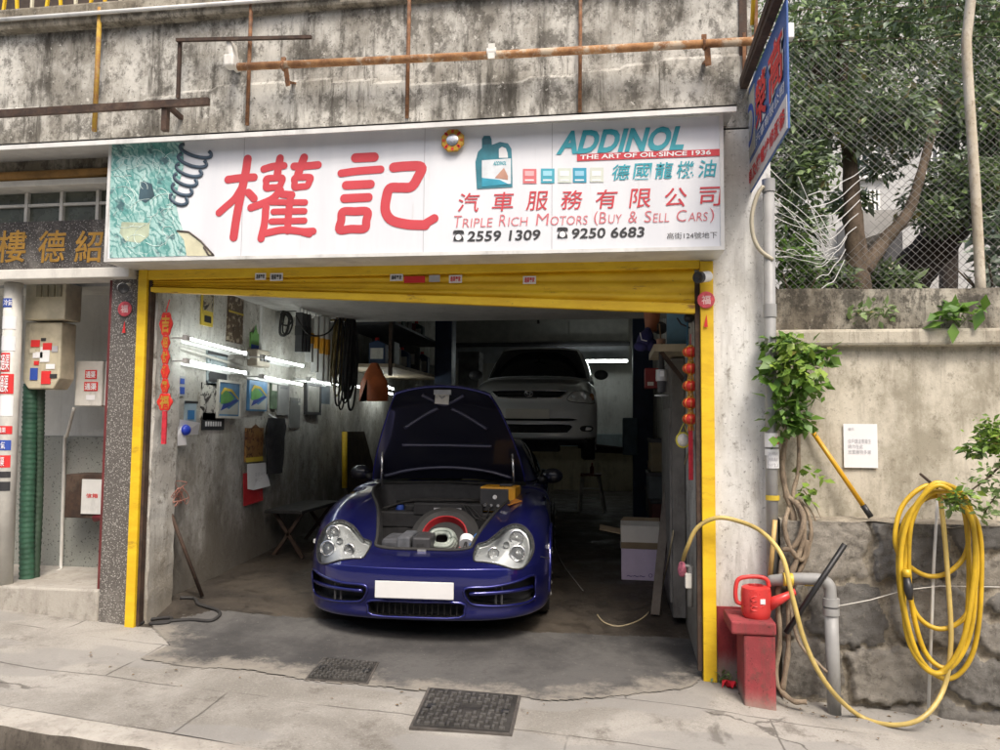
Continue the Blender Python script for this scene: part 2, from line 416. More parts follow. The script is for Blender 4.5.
# ------------------------------------------------------------------ ground, road, pavement
KA, KB = PG(0, 724), PG(150, 750)
def kerb_y(x): return KA[1] + (KB[1] - KA[1]) * (x - KA[0]) / (KB[0] - KA[0])
def kerb_y(x, s=(KB[1] - KA[1]) / (KB[0] - KA[0])): return KA[1] + s * (max(min(x, 6), -9) - KA[0])
m = MB()
xs = [-300, -60, -20] + [-14 + .5 * i for i in range(45)] + [14, 30, 80, 300]; ys = [-300, -60, -20, -8, -5, -4, -3, -2.5, -2, -1.5, -1, -.5, 0, 12, 40, 300]
m.add([(x, y, zg(x, max(min(y, 0), -8)) - .13 - (.0 if y < 0 else .15)) for y in ys for x in xs],
      [(j * len(xs) + i, j * len(xs) + i + 1, (j + 1) * len(xs) + i + 1, (j + 1) * len(xs) + i) for j in range(len(ys) - 1) for i in range(len(xs) - 1)])
tag(m.build('road', M['road'], smooth=True), kind='structure')
m = MB()
def pv(u, v):
    x = -11 + 20 * u; y0 = kerb_y(x) + .17; y = y0 + (.25 - y0) * v
    return (x, y, zg(x, min(y, 0)) + .004 * math.sin(x * 7) * math.sin(y * 9))
m.grid(pv, 200, 24); tag(m.build('pavement', M['pavement'], smooth=True), kind='structure')
M['kerb'] = weathered('worn_kerb_stone', (.42, .395, .345), (.33, .305, .265), (.12, .105, .085), 1.5, .4, .3, .3, bump=.5)
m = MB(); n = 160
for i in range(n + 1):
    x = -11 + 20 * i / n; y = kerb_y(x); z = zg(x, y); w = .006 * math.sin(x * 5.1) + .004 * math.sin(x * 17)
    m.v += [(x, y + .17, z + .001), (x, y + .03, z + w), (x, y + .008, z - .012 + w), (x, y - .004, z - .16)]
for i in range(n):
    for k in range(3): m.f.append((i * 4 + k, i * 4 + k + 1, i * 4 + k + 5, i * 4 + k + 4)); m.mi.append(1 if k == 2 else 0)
tag(m.build('kerb', [M['kerb'], weathered('dark_kerb_face', (.12, .105, .085), (.07, .06, .048), (.03, .025, .02), 2, .5, .4, .4)], smooth=True), kind='structure')  # the face towards the road gets a darker material than the top

def in_poly(x, y, P):
    c = False; n = len(P); j = n - 1
    for i in range(n):
        if (P[i][1] > y) != (P[j][1] > y) and x < (P[j][0] - P[i][0]) * (y - P[i][1]) / (P[j][1] - P[i][1] + 1e-12) + P[i][0]: c = not c
        j = i
    return c
def sheet(poly, res, dz):
    P = np.array(poly); x0, y0 = P.min(0); x1, y1 = P.max(0); nx, ny = int((x1 - x0) / res) + 1, int((y1 - y0) / res) + 1
    b = MB(); idx = {}
    def vid(i, j):
        if (i, j) not in idx:
            x, y = x0 + i * res, y0 + j * res; idx[(i, j)] = len(b.v); b.v.append((x, y, zg(x, y) + dz))
        return idx[(i, j)]
    for j in range(ny):
        for i in range(nx):
            cx, cy = x0 + (i + .5) * res, y0 + (j + .5) * res
            q = .010 * math.sin(cx * 9 + 2 * math.sin(cy * 11)) + .006 * math.sin(cx * 31 + cy * 20) + .004 * math.sin(cx * 97)
            if in_poly(cx, cy + q, poly): b.f.append((vid(i, j), vid(i + 1, j), vid(i + 1, j + 1), vid(i, j + 1))); b.mi.append(0)
    return b
dpix = [(150, 626), (215, 612), (420, 626), (560, 634), (655, 638), (690, 640), (703, 655), (706, 676), (690, 688), (640, 694), (560, 702), (520, 698), (410, 690), (330, 684), (260, 672), (190, 668), (140, 660), (170, 646)]
dpoly = [tuple(PG(*p)[:2]) for p in dpix]
dsh = sheet(dpoly, .016, .006); DV = np.array(dsh.v); wear = np.full(len(DV), 9.0); E_ = np.array(dpoly)
for i_ in range(len(E_)):
    a_, b_ = E_[i_], E_[(i_ + 1) % len(E_)]; d_ = b_ - a_; t_ = np.clip(((DV[:, :2] - a_) @ d_) / (d_ @ d_), 0, 1); q_ = np.linalg.norm(DV[:, :2] - (a_ + t_[:, None] * d_), axis=1)
    if not (a_[1] > .02 and b_[1] > .02): wear = np.minimum(wear, q_)
do = dsh.build('driveway', M['driveway'], smooth=True, fix=False); at_ = do.data.attributes.new('wear', 'FLOAT', 'POINT'); at_.data.foreach_set('value', wear.astype(np.float32)); tag(do, kind='structure')
m = MB()
def gf(u, v):
    x = -3.30 + 3.95 * u; y = .0 + 10.4 * v * v
    return (x, y, zg(x, y) + .002)
m.grid(gf, 60, 90); tag(m.build('garage_floor', M['floor'], smooth=True), kind='structure')

# ------------------------------------------------------------------ the garage building
XL, XR = -3.25, .54                          # inner faces of the garage's side walls
gb = thing('garage_building', 'old ground floor garage with mottled concrete upper wall and open bay', 'building', (-1.3, 0, 0))
m = MB()
nx, nz = 90, 20
def uw(u, v):
    x = -9 + 9.885 * u; z = 3.36 + 1.04 * v
    y = .012 * math.sin(x * 1.3) + (.018 if v < .42 + .05 * math.sin(x * 2) else 0) * -1
    return (x, y, z)
m.grid(uw, 200, 40)
m.box(-9, .884, .03, .35, 3.3, 4.4); m.build('upper_wall', M['upper_wall'], gb, smooth=False, fix=False)
m = MB()
m.box(-9, .9, -.07, .4, 4.335, 4.50); m.build('coping', M['coping'], gb, bevel=.02)
m = MB(); m.box(-9, .9, -.02, .3, 4.53, 5.2)
m = MB(); m.box(-3.5, .62, .02, .32, 2.5, 3.34); m.build('lintel', M['ceiling'], gb)
m = MB()
def pil(u, v):
    x = .625 + .36 * u; z = -.35 + 3.7 * v
    return (x, -.0 + .006 * math.sin(z * 3 + x * 9), z)
m.grid(pil, 6, 40); m.box(.545, .985, .012, .6, -.4, 3.35)
m.build('right_pillar', M['pillar'], gb, fix=False)
m = MB(); m.box(.63, .80, -.012, .05, -.2, .36); m.build('painted_plinth', weathered('faded_red_paint', (.33, .05, .05), (.24, .035, .04), (.06, .03, .025), 2, .5, .5, .4, low=(-.08, .10, (.32, .29, .25))), gb)
m = MB(); m.box(-3.53, -3.305, -.0, .5, -.05, 2.50); m.build('terrazzo_pillar', M['terrazzo'], gb, bevel=.006)
m = MB()
def jm(u, v):
    z = .0 + 2.52 * v; w = .004 * math.sin(z * 5) + .003 * math.sin(z * 31)
    return (-3.30 + .105 * u + (w if u > .9 else 0), .045 + .004 * math.sin(z * 14) , z)
m.grid(jm, 3, 60)
def jm2(u, v):
    z = .0 + 2.52 * v; w = .004 * math.sin(z * 5) + .003 * math.sin(z * 31)
    return (-3.195 + w, .045 + .3 * u, z)
m.grid(jm2, 3, 60); m.build('left_jamb', M['jamb'], gb, smooth=True, fix=False)
m = MB()
def sw(u, v):
    y = .05 + 10.3 * u; z = -.1 + 4.0 * v
    return (XL + .008 * math.sin(y * 2.1 + z) + .006 * math.sin(y * 7 + z * 5), y, z)
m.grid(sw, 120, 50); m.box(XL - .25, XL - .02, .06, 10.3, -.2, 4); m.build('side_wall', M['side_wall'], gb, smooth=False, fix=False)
m = MB(); m.box(XR, XR + .1, .05, 10.3, -.3, 4); m.build('side_wall', M['jamb'], gb)
M['wainscot'] = weathered('yellowed_wainscot', (.50, .45, .33), (.42, .37, .26), (.13, .11, .08), 1, .4, .4, .2)
m = MB(); m.box(XL - .2, XR + .1, 10.2, 10.4, -.2, 4); m.build('back_wall', M['back_wall'], gb)
m = MB(); m.box(-1.6, XR, 10.12, 10.2, .1, 1.05); m.build('back_wainscot', M['wainscot'], gb)
m = MB(); m.box(-1.6, XR, 10.08, 10.2, 1.052, 1.30); m.build('back_ledge', plain('pale_blue_paint', (.34, .42, .45), .6, 0, .2, 3, grime=.4), gb)
m = MB(); m.box(XL, XR, .05, 2.9, 2.55, 2.9); m.box(XL - .2, XR + .1, 2.9, 10.4, 3.8, 4.0); m.box(XL, XR, 2.9, 3.1, 2.9, 3.8)
m.build('ceiling', M['ceiling'], gb)
# white drip flashing above the sign
m = MB()
a = PY(0, 149, -.36); b = PY(735, 109, -.36)
m.prism([(-9, -.40, a[2] + .005), (.72, -.40, b[2] + .01), (.72, -.40, b[2] - .03), (-9, -.40, a[2] - .035)], (0, .012, 0))
m.prism([(-9, -.40, a[2] + .005), (.72, -.40, b[2] + .01), (.72, .02, b[2] + .05), (-9, .02, a[2] + .045)], (0, 0, -.01))
m.build('drip_flashing', M['white_metal'], gb)

# ------------------------------------------------------------------ unseen block, added to shade the bay and show in the car's paint
ob_ = thing('added_street_block', 'unseen apartment block added across the street to shade the garage', 'building', (0, -16, -.2))
m = MB(); m.box(-30, 30, -22, -15.5, -1.5, 9); m.build('wall', weathered('added_block_render', (.52, .51, .47), (.44, .43, .40), (.2, .19, .17), .3, .4, .4, .1), ob_)
for i in range(8):
    for j in range(2):
        x = -21 + i * 6; z = 3.6 + j * 3.4; m = MB(); m.box(x - 1.1, x + 1.1, -15.5, -15.42, z, z + 1.5); w_ = m.build('window', M['black'], ob_)
        m = MB(); m.box(x - 1.2, x + 1.2, -15.5, -15.2, z - .12, z - .002); m.build('sill', M['off_white'], w_)
m = MB(); m.box(-30, 30, -15.9, -14.6, 2.75, 2.95); m.build('awning', M['grey'], ob_)

# ------------------------------------------------------------------ the entrance next door
eb = thing('entrance_hall', 'dim stair entrance with black name board left of the garage', 'entrance', (-4.6, 0, .15))
ezt = PY(60, 270, -.03)[2]
m = MB(); 
zc = [PY(50, y, 0)[2] for y in (150, 172, 184, 190, 222, 271, 281)]
m.box(-9, -3.40, .0, .5, zc[1], zc[0] + .2); m.build('lintel', M['coping'], eb)
m = MB(); m.box(-9, -3.36, -.10, .1, zc[3], zc[2]); m.build('window_ledge', M['off_white'], eb, bevel=.005)
m = MB(); m.tube([(-9, -.05, (zc[1] + zc[2]) / 2 + .002), (-3.38, -.05, (zc[1] + zc[2]) / 2 + .002)], .036, 10); m.build('timber_pole', plain('varnished_bamboo', (.36, .20, .06), .5, 0, .3, 8), eb, smooth=True)
# glass block window
m = MB(); m.box(-9, -3.40, .06, .1, zc[4], zc[3] - .002); wn = m.build('window', plain('dusty_green_glass', (.10, .11, .085), .25, 0, .3, 4, grime=.3), eb)
m = MB()
for px in (-45, 27, 62, 98): 
    x = PY(px, 205, .04)[0]; m.box(x - .012, x + .012, .03, .062, zc[4], zc[3] - .003)
z = PY(50, 205, .04)[2]; m.box(-9, -3.40, .035, .059, z - .01, z + .01); m.build('glazing_bar', M['off_white'], wn)
m = MB(); m.box(-9, -3.385, -.03, .12, zc[5], zc[4] - .002); nb = m.build('name_board', M['name_board'], eb)
m = MB()
for (ch, x0, x1) in (('樓', -4, 28), ('德', 37, 67), ('紹', 74, 104)):
    a = PY(x0, 263, -.03); b = PY(x1, 230, -.03)
    put_text(m, ch, (a[0], -.03, a[2]), (1, 0, 0), (0, 0, 1), (0, -1, 0), b[0] - a[0], b[2] - a[2], .0, .05, .013)
m.build('lettering', M['gold'], nb)
m = MB(); m.box(-9, -3.34, -.09, .12, zc[6], zc[5] - .002); m.build('door_ledge', M['off_white'], eb, bevel=.006)
# recess: floor slab with step, walls
EZ = PY(60, 588, 0)[2]
m = MB()
m.box(-9, -3.53, -.01, 1.6, EZ - .35, EZ); m.build('entrance_step', M['kerb'], eb, bevel=.015)
EY = .75
m = MB(); zt = PY(60, 436, EY)[2]
m.box(-9, -3.3, EY + .8, EY + 1, EZ, 2.6); m.box(-9, -4.05, EY, EY + .2, zt, 2.6); m.box(-9, -3.5, .4, EY + .9, 2.50, 2.6)
m.build('rear_wall', M['entrance_white'], eb)
m = MB(); m.box(-9, -4.05, EY - .015, EY + .2, EZ + .001, zt - .002); m.box(-4.05, -3.53, EY + .5, EY + .79, EZ + .001, zt - .1); m.build('dado', M['tile'], eb)
m = MB(); m.box(-3.56, -3.531, .02, 1.5, EZ, 2.5); m.build('side_wall', plain('dark_red_door_frame', (.14, .025, .025), .6, 0, .3), eb)

# ------------------------------------------------------------------ entrance things: pipes, meter boxes, letter box
def sticker_set(mb_dict, x, y, z0, z1, w, kind):
    pass
# white downpipe covered with stickers
x0 = PY(8, 400, -.02)[0]
wp = thing('drain_pipe', 'white downpipe covered in red and blue stickers by the stair entrance', 'drainpipe', (x0, -.0, EZ))
m = MB(); zt = PY(14, 281, 0)[2]
pa, pb = PY(3, 587, .05), PY(14, 284, .05)
m.tube([pa, pa * .5 + pb * .5, pb], .062, 18); m.build('pipe', plain('grimy_white_pipe', (.56, .55, .50), .5, 0, .15, 4, grime=.75), wp, smooth=True)
def pipe_pt(t): return pa * (1 - t) + pb * t
stk = [(300, 309, 'blue_ink'), (318, 331, 'paper'), (338, 353, 'paper'), (355, 374, 'red_ink'), (376, 396, 'red_ink'), (398, 418, 'paper'), (428, 436, 'red_ink'), (442, 452, 'blue_ink'), (457, 469, 'red_ink'), (473, 479, 'ink'), (483, 492, 'ink')]
for y0, y1, c in stk:
    t0 = (587 - y1) / (587 - 284); t1 = (587 - y0) / (587 - 284)
    A, B = pipe_pt(t0), pipe_pt(t1); b = MB(); nn = 10; vs_ = []
    for q in (A, B):
        for k in range(nn + 1):
            wd_ = .50 + .25 * ((int(y0) * 7) % 5) / 5; an = -math.pi * .5 + math.pi * wd_ * (k / nn - .5) + .1 * ((int(y0) * 3) % 5 - 2)
            vs_.append((q[0] + .064 * math.cos(an), q[1] + .064 * math.sin(an), q[2]))
    b.add(vs_, [(k, k + 1, nn + 2 + k, nn + 1 + k) for k in range(nn)])
    s = b.build('sticker', M[c], wp, smooth=True)
    if c in ('red_ink', 'blue_ink'):
        b = MB(); put_text(b, '通渠' if c == 'red_ink' else '冷氣', (pipe_pt(.5)[0] - .035, A[1] - .066, A[2] + .01), (1, 0, 0), (0, 0, 1), (0, -1, 0), .07, max(B[2] - A[2] - .02, .01), .01); b.build('lettering', M['paper'], s)
# electricity meter cabinet (white boxes on a cream board)
a = PY(24, 385, .22); b_ = PY(73, 330, .22)
eb1 = thing('meter_board', 'cream fuse board with rounded foot and many small stickers', 'fuse board', (-4.1, .2, 1))
m = MB(); c0 = PY(22, 389, .2); c1 = PY(62, 322, .2)
m.prism([(c0[0] + .05, .2, c0[2]), (c1[0] - .05, .2, c0[2]), (c1[0], .2, c0[2] + .08), (c1[0], .2, c1[2]), (c0[0], .2, c1[2]), (c0[0], .2, c0[2] + .06)], (0, .16, 0))
m.build('board', plain('grimy_cream_board', (.50, .45, .32), .55, 0, .2, 6, grime=.8), eb1, bevel=.01)
for (x0, x1, y0, y1, c) in ((31, 40, 340, 347, 'red_ink'), (40, 50, 347, 362, 'paper'), (30, 38, 368, 380, 'blue_ink'), (41, 51, 371, 384, 'red_ink'), (43, 52, 343, 350, 'red_ink'), (33, 43, 352, 358, 'paper'), (46, 55, 364, 369, 'paper'), (30, 36, 349, 353, 'print_yl'), (52, 58, 346, 352, 'grey_ink'), (41, 46, 338, 341, 'ink'), (50, 57, 374, 378, 'ink'), (34, 39, 361, 365, 'red_ink')):
    p, q = PY(x0, y1, .198), PY(x1, y0, .198); m = MB(); m.box(p[0], q[0], .194 + .0002 * (x0 % 7), .199, p[2], q[2]); m.build('sticker', M.get(c) or M['cream'], eb1)
mb2 = thing('meter_box', 'cream box with row of four dark switches under the entrance ledge', 'fuse box', (-4.1, .2, 2))
p, q = PY(24, 320, .16), PY(66, 282, .16)
m = MB(); m.box(p[0], q[0], .16, .34, p[2], q[2]); m.build('case', plain('grimy_cream_board', (.50, .45, .32)), mb2, bevel=.01)
for k in range(4):
    u = p[0] + .10 + k * .055; m = MB(); m.box(u, u + .04, .145, .162, q[2] - .11, q[2] - .02); m.build('switch', plain('dull_olive_plastic', (.24, .22, .15), .5, 0, .2), mb2, bevel=.004)
# green corrugated conduits
def corrugated(name, label, pts, r, mat):
    P = spline(pts, 40); rr = [r * (1 + .07 * math.sin(i * 2 * math.pi / 3.0)) for i in range(len(P))]
    m = MB(); m.tube(P, rr, 12); o = m.build(name, mat, smooth=True); return tag(o, label, 'conduit', 'corrugated cable conduits in the entrance')
M['green_hose'] = plain('faded_green_plastic', (.035, .10, .06), .5, 0, .35, 5, grime=.5)
corrugated('cable_conduit', 'wide green corrugated conduit below the fuse board', [PY(27, 590, .25), PY(27, 520, .26), PY(29, 450, .27), PY(31, 384, .27)], .052, M['green_hose'])
corrugated('cable_conduit', 'thin dark corrugated conduit beside the wide green one', [PY(34, 585, .30), PY(38, 500, .34), PY(39, 440, .33), PY(40, 384, .30)], .036, plain('dark_green_plastic', (.04, .07, .045), .5, 0, .3, 5, grime=.6))
# pair of junction boxes
for (x0, x1, nm, lab, mt) in ((74, 103, 'junction_box', 'off white junction box with red paper notices in the entrance', 'off_white'), (103.5, 118, 'junction_box', 'plain grey white junction box beside the dark terrazzo pillar', 'white_metal')):
    p, q = PY(x0, 406, .42), PY(x1, 361, .42); t = thing(nm, lab, 'junction box', ((p[0] + q[0]) / 2, .5, p[2]))
    m = MB(); m.box(p[0], q[0], .42, .75, p[2], q[2]); m.build('case', M[mt], t, bevel=.008)
    if x0 == 74:
        for (u0, u1, v0, v1, c) in ((85, 97, 370, 379, 'red_ink'), (84, 98, 382, 391, 'red_ink'), (86, 95, 395, 400, 'paper')):
            a, b = PY(u0, v1, .418), PY(u1, v0, .418); m = MB(); m.box(a[0], b[0], .416, .419, a[2], b[2]); s = m.build('notice', M[c], t)
            if c == 'red_ink':
                m = MB(); put_text(m, '通渠', (a[0] + .008, .415, a[2] + .008), (1, 0, 0), (0, 0, 1), (0, -1, 0), b[0] - a[0] - .016, b[2] - a[2] - .016, .02); m.build('lettering', M['paper'], s)
    else:
        p2, q2 = PY(110, 390, .418), PY(117, 383, .418); m = MB(); m.box(p2[0], q2[0], .416, .419, p2[2], q2[2]); m.build('sticker', M['blue_ink'], t)
# letter box with dark frame
p, q = PY(78, 518, .5), PY(106, 475, .5)
t = thing('letter_box', 'dark framed metal letter box with white front low in the entrance', 'letter box', ((p[0] + q[0]) / 2, .55, p[2]))
m = MB(); m.box(p[0] - .12, q[0], .5, .8, p[2], q[2]); m.build('case', M['dark_steel'], t, bevel=.005)
m = MB(); m.box(p[0] + .03, q[0] - .02, .488, .5, p[2] + .035, q[2] - .035); fr = m.build('front_panel', M['white_metal'], t)
m = MB(); put_text(m, '信箱', (p[0] + .07, .488, (p[2] + q[2]) / 2 - .01), (1, 0, 0), (0, 0, 1), (0, -1, 0), .10, .035, .01); m.build('lettering', M['red_ink'], fr)
m = MB(); m.tube(spline([PY(74, 408, .45), PY(67, 435, .6), PY(65, 440, .7), PY(63, 500, .72), PY(61, 562, .70), PY(60, 570, .6), PY(40, 577, .45)], 8), .013, 8)
tag(m.build('cable_conduit', M['off_white'], smooth=True), 'thin cream conduit running down the grey dado to the floor', 'conduit')
m = MB(); m.tube([PY(95, 518, .52), PY(110, 516, .5), PY(109, 470, .5), PY(111, 410, .5)], .03, 10)
tag(m.build('water_pipe', plain('dark_red_pipe_paint', (.2, .02, .03), .5, 0, .2, grime=.5), smooth=True), 'dark red pipe behind the letter box', 'pipe')

# ------------------------------------------------------------------ yellow roller shutter
sh = thing('roller_shutter', 'yellow roller shutter raised above the garage bay, bottom rail rusting and askew', 'shutter', (-1.3, 0, -.05))
def rail(x0, x1, zb, zt):
    m = MB(); m.box(x0, x1, -.035, .045, zb, zt); return m.build('guide_rail', M['yellow'], sh, bevel=.004)
a = PY(135, 627, -.035); rail(-3.306, -3.238, a[2] - .01, 2.56)
m = MB(); m.box(-3.237, -3.215, -.01, .04, a[2], 2.5); m.build('rail_lip', M['dark_steel'], sh)
b = PY(710, 681, -.035); rail(.545, .625, b[2] - .02, 2.50)
m = MB(); m.box(.515, .544, -.012, .04, b[2] + .05, 2.4); m.build('rail_lip', M['dark_steel'], sh)
zt, zm = PY(420, 268, -.03)[2], PY(420, 274, -.03)[2]
m = MB(); m.box(-3.237, .544, -.03, .04, zm, zt + .03); m.build('head_beam', M['yellow'], sh, bevel=.006)
def zline(pl, pr, x, y):
    a, b = PY(*pl, y), PY(*pr, y); return a[2] + (b[2] - a[2]) * (x - a[0]) / (b[0] - a[0])
m = MB()
XA, XB = -3.214, .514
def curt(u, v):
    x = XA + (XB - XA) * u; z1 = zm; z0 = zline((150, 287), (698, 304), x, .0)
    z = z1 + (z0 - z1) * v; k = v * 3 % 1
    return (x, .012 - .014 * math.sin(math.pi * min(k * 1.15, 1)) + .002 * math.sin(x * 8), z)
m.grid(curt, 60, 36); m.build('slat_curtain', M['yellow_rust'], sh, smooth='angle', fix=False)
def zb_(x): return zline((150, 292), (698, 314), x, -.01)
def zt_(x): return zline((150, 287), (698, 304), x, -.01)
m = MB(); m.prism([(XA, -.028, zt_(XA)), (XB, -.028, zt_(XB)), (XB, -.028, zb_(XB)), (XA, -.028, zb_(XA))], (0, .05, 0)); m.build('bottom_rail', M['yellow_rust'], sh, bevel=.006)
for (x0, x1, y0, y1, c) in ((255, 266, 273, 280, 'paper'), (270, 283, 273, 281, 'paper'), (390, 403, 274, 281, 'paper'), (404, 425, 276, 283, 'red_ink'), (429, 440, 275, 282, 'grey_ink'), (449, 462, 275, 283, 'paper'), (523, 536, 276, 284, 'paper')):
    p, q = PY(x0, y1, -.033), PY(x1, y0, -.033); m = MB(); m.box(p[0], q[0], -.034, -.031, p[2], q[2]); s = m.build('sticker', M[c], sh)
    if c == 'paper':
        m = MB(); put_text(m, '通渠專家', (p[0] + .008, -.034, p[2] + .008), (1, 0, 0), (0, 0, 1), (0, -1, 0), q[0] - p[0] - .016, q[2] - p[2] - .016, .02); m.build('lettering', M['ink'] if x0 < 449 else M['red_ink'], s)

# ------------------------------------------------------------------ the big shop sign
SY = -.30
A = PY(107, 262, SY); B = PY(723, 112, SY)
sx0, sx1, sz0, sz1 = A[0] - .02, B[0], (PY(107, 262, SY)[2] + PY(723, 250, SY)[2]) / 2, (PY(107, 140, SY)[2] + PY(723, 112, SY)[2]) / 2
SL = ((PY(723, 250, SY)[2] + PY(723, 112, SY)[2]) - (PY(107, 262, SY)[2] + PY(107, 140, SY)[2])) / 2 / (sx1 - sx0)
sg = thing('shop_sign', 'long white garage signboard with big red Chinese characters above the shutter', 'sign', ((sx0 + sx1) / 2, SY, sz0))
def sz(x): return SL * (x - (sx0 + sx1) / 2)
def face_mat():
    k = NM('white_sign_panel', .4, 0, .4)
    n = k.noise(1.5, 6, .6, (2.2, 1, .35)); col = k.mix((.68, .70, .73), (.75, .765, .785), k.step(n, .35, .65))
    n2 = k.noise(3.0, 9, .75, (5, 1, .35)); col = k.mix(col, (.45, .43, .38), k.step(n2, .60, .76, 0, .45))
    k.color(col); return k.m
m = MB(); m.prism([(sx0, SY + .006, sz0 + sz(sx0)), (sx1, SY + .006, sz0 + sz(sx1)), (sx1, SY + .006, sz1 + sz(sx1)), (sx0, SY + .006, sz1 + sz(sx0))], (0, .27, 0))
m.build('cabinet', M['white_metal'], sg)
fb = .022
m = MB(); m.prism([(sx0 + fb, SY + .002, sz0 + fb + sz(sx0)), (sx1 - fb, SY + .002, sz0 + fb + sz(sx1)), (sx1 - fb, SY + .002, sz1 - fb + sz(sx1)), (sx0 + fb, SY + .002, sz1 - fb + sz(sx0))], (0, .003, 0))
pan = m.build('face_panel', face_mat(), sg)
m = MB()
for (u0, u1, v0, v1) in ((sx0, sx1, sz0, sz0 + fb), (sx0, sx1, sz1 - fb, sz1), (sx0, sx0 + fb, sz0 + fb, sz1 - fb), (sx1 - fb, sx1, sz0 + fb, sz1 - fb)):
    m.prism([(u0, SY - .006, v0 + sz(u0)), (u1, SY - .006, v0 + sz(u1)), (u1, SY - .006, v1 + sz(u1)), (u0, SY - .006, v1 + sz(u0))], (0, .011, 0))
m.build('frame', M['white_metal'], sg)
for px in (243, 424, 552):                                  # seams between the sheets of the face
    p = PY(px, 190, SY); m = MB(); m.box(p[0] - .0015, p[0] + .0015, SY - .0003, SY + .002, sz0 + fb, sz1 - fb); m.build('panel_seam', M['grey_ink'], pan)
ARX, ARZ = (1, 0, SL), (-SL, 0, 1)
def sign_text(body, x0, y0, x1, y1, mat, bold=.0, shear=0.0, round_=0.0, lift=.002, parent=None, name='lettering'):
    """pixel box of the words on the sign (left, top, right, bottom)"""
    a = PY(x0, y1, SY); b = PY(x1, y0, SY); zz = (PY(x0, y1, SY)[2] + PY(x1, y1, SY)[2]) / 2; h = (PY(x0, y0, SY)[2] + PY(x1, y0, SY)[2]) / 2 - zz
    m = MB(); w = b[0] - a[0]
    put_text(m, body, (a[0], SY, zz - SL * w / 2), ARX, ARZ, (0, -1, 0), w, h, bold, shear, round_, lift)
    return m.build(name, mat, parent or pan)
M['sign_red'] = plain('faded_red_vinyl', (.56, .075, .09), .75, 0, .06, 3, spec=.2)
M['sign_pink'] = plain('faded_pink_vinyl', (.62, .19, .21), .7, 0, .06, 3, spec=.2)
M['sign_teal'] = plain('teal_vinyl', (.03, .33, .40), .5, 0, .08, 3)
def brush(strokes, ox, oy, sc, name):
    """brush strokes (polylines with a width, in crop pixels) as flat raised vinyl with round ends"""
    m = MB(); ppm = 1 / np.linalg.norm(PY(301, 200, SY) - PY(300, 200, SY))
    for i, (pts, w, closed) in enumerate(strokes):
        P = [PY(ox + x / sc, oy + y / sc, SY) for x, y in pts]; P = spline(P, 6, closed) if len(P) > 2 else [np.array(p) for p in P]; r = w * 1.10 / 2 / sc / ppm
        m2 = MB(); m2.tube(P, r, 16, closed=closed)
        if not closed:
            for p in (P[0], P[-1]): m2.ball(p, r, 16, 8)
        m.add([(x, SY - .0012 + (y - SY) / r * (.0006 + .00006 * i), z) for x, y, z in m2.v], m2.f)
    return m.build(name, M['sign_red'], pan, smooth=False)
brush([([(305, 100), (290, 200), (262, 330), (225, 520), (205, 658)], 55, 0), ([(165, 247), (250, 236), (350, 230)], 50, 0), ([(270, 290), (215, 380), (150, 440), (100, 485)], 46, 0), ([(310, 340), (335, 365), (350, 382)], 50, 0),
       ([(420, 172), (490, 152), (565, 148)], 46, 0), ([(537, 95), (525, 160), (515, 225)], 50, 0), ([(636, 152), (720, 150), (808, 142)], 48, 0), ([(708, 90), (685, 150), (665, 210)], 52, 0),
       ([(440, 242), (500, 236), (553, 236), (545, 270), (528, 298), (480, 304), (438, 308), (438, 275)], 42, 1), ([(642, 236), (700, 230), (753, 232), (745, 262), (728, 292), (680, 298), (641, 302), (640, 270)], 42, 1),
       ([(540, 325), (480, 385), (400, 422), (328, 448)], 48, 0), ([(555, 352), (620, 356)], 48, 0), ([(436, 440), (425, 560), (400, 668)], 48, 0), ([(470, 408), (590, 410), (715, 410)], 40, 0), ([(490, 477), (600, 474), (710, 472)], 40, 0), ([(475, 546), (600, 543), (710, 540)], 40, 0),
       ([(435, 630), (560, 606), (700, 618), (772, 616)], 46, 0), ([(700, 622), (745, 634)], 46, 0), ([(612, 360), (598, 480), (590, 612)], 46, 0)], 205, 145, 7.142, 'lettering')
brush([([(182, 92), (316, 86)], 58, 0), ([(80, 202), (200, 186), (362, 174)], 48, 0), ([(115, 288), (290, 280)], 54, 0), ([(102, 382), (275, 374)], 54, 0), ([(92, 478), (180, 474), (266, 476), (260, 540), (246, 596), (150, 600), (68, 606), (80, 540)], 52, 1),
       ([(455, 160), (540, 152), (652, 156), (628, 230), (580, 298), (500, 304), (428, 310), (402, 380), (396, 470), (440, 536), (550, 566), (680, 572)], 60, 0), ([(660, 574), (745, 524)], 52, 0)], 330, 145, 7.142, 'lettering')
for i, ch in enumerate('汽車服務有限公司'):
    x = 457 + i * 34.4; yb = 212 - (x - 458) * .0255; sign_text(ch, x, yb - 19, x + 23.5 + (1 if i > 5 else 0), yb, M['sign_red'], .004, .12)
m_w = [('T', 453, 462, 1), ('RIPLE', 462.5, 493, 0), ('R', 499, 507, 1), ('ICH', 508, 528, 0), ('M', 536, 549, 1), ('OTORS', 550, 588, 0), ('(', 594, 598, 1), ('B', 599, 607, 1), ('UY', 608, 622, 0), ('&', 628, 638, 1), ('S', 644, 652, 1), ('ELL', 653, 670, 0), ('C', 676, 687, 1), ('ARS', 688, 708, 0), (')', 710, 714, 1)]
for (w, x0, x1, big) in m_w:
    yb = 227.3 - (x0 - 453) * .026
    sign_text(w, x0, yb - (11.5 if big else 8.8) + (0 if w not in '()' else -1), x1, yb + (2 if w in '()' else 0), M['sign_pink'], -.006, .0 if w in '()' else .10)
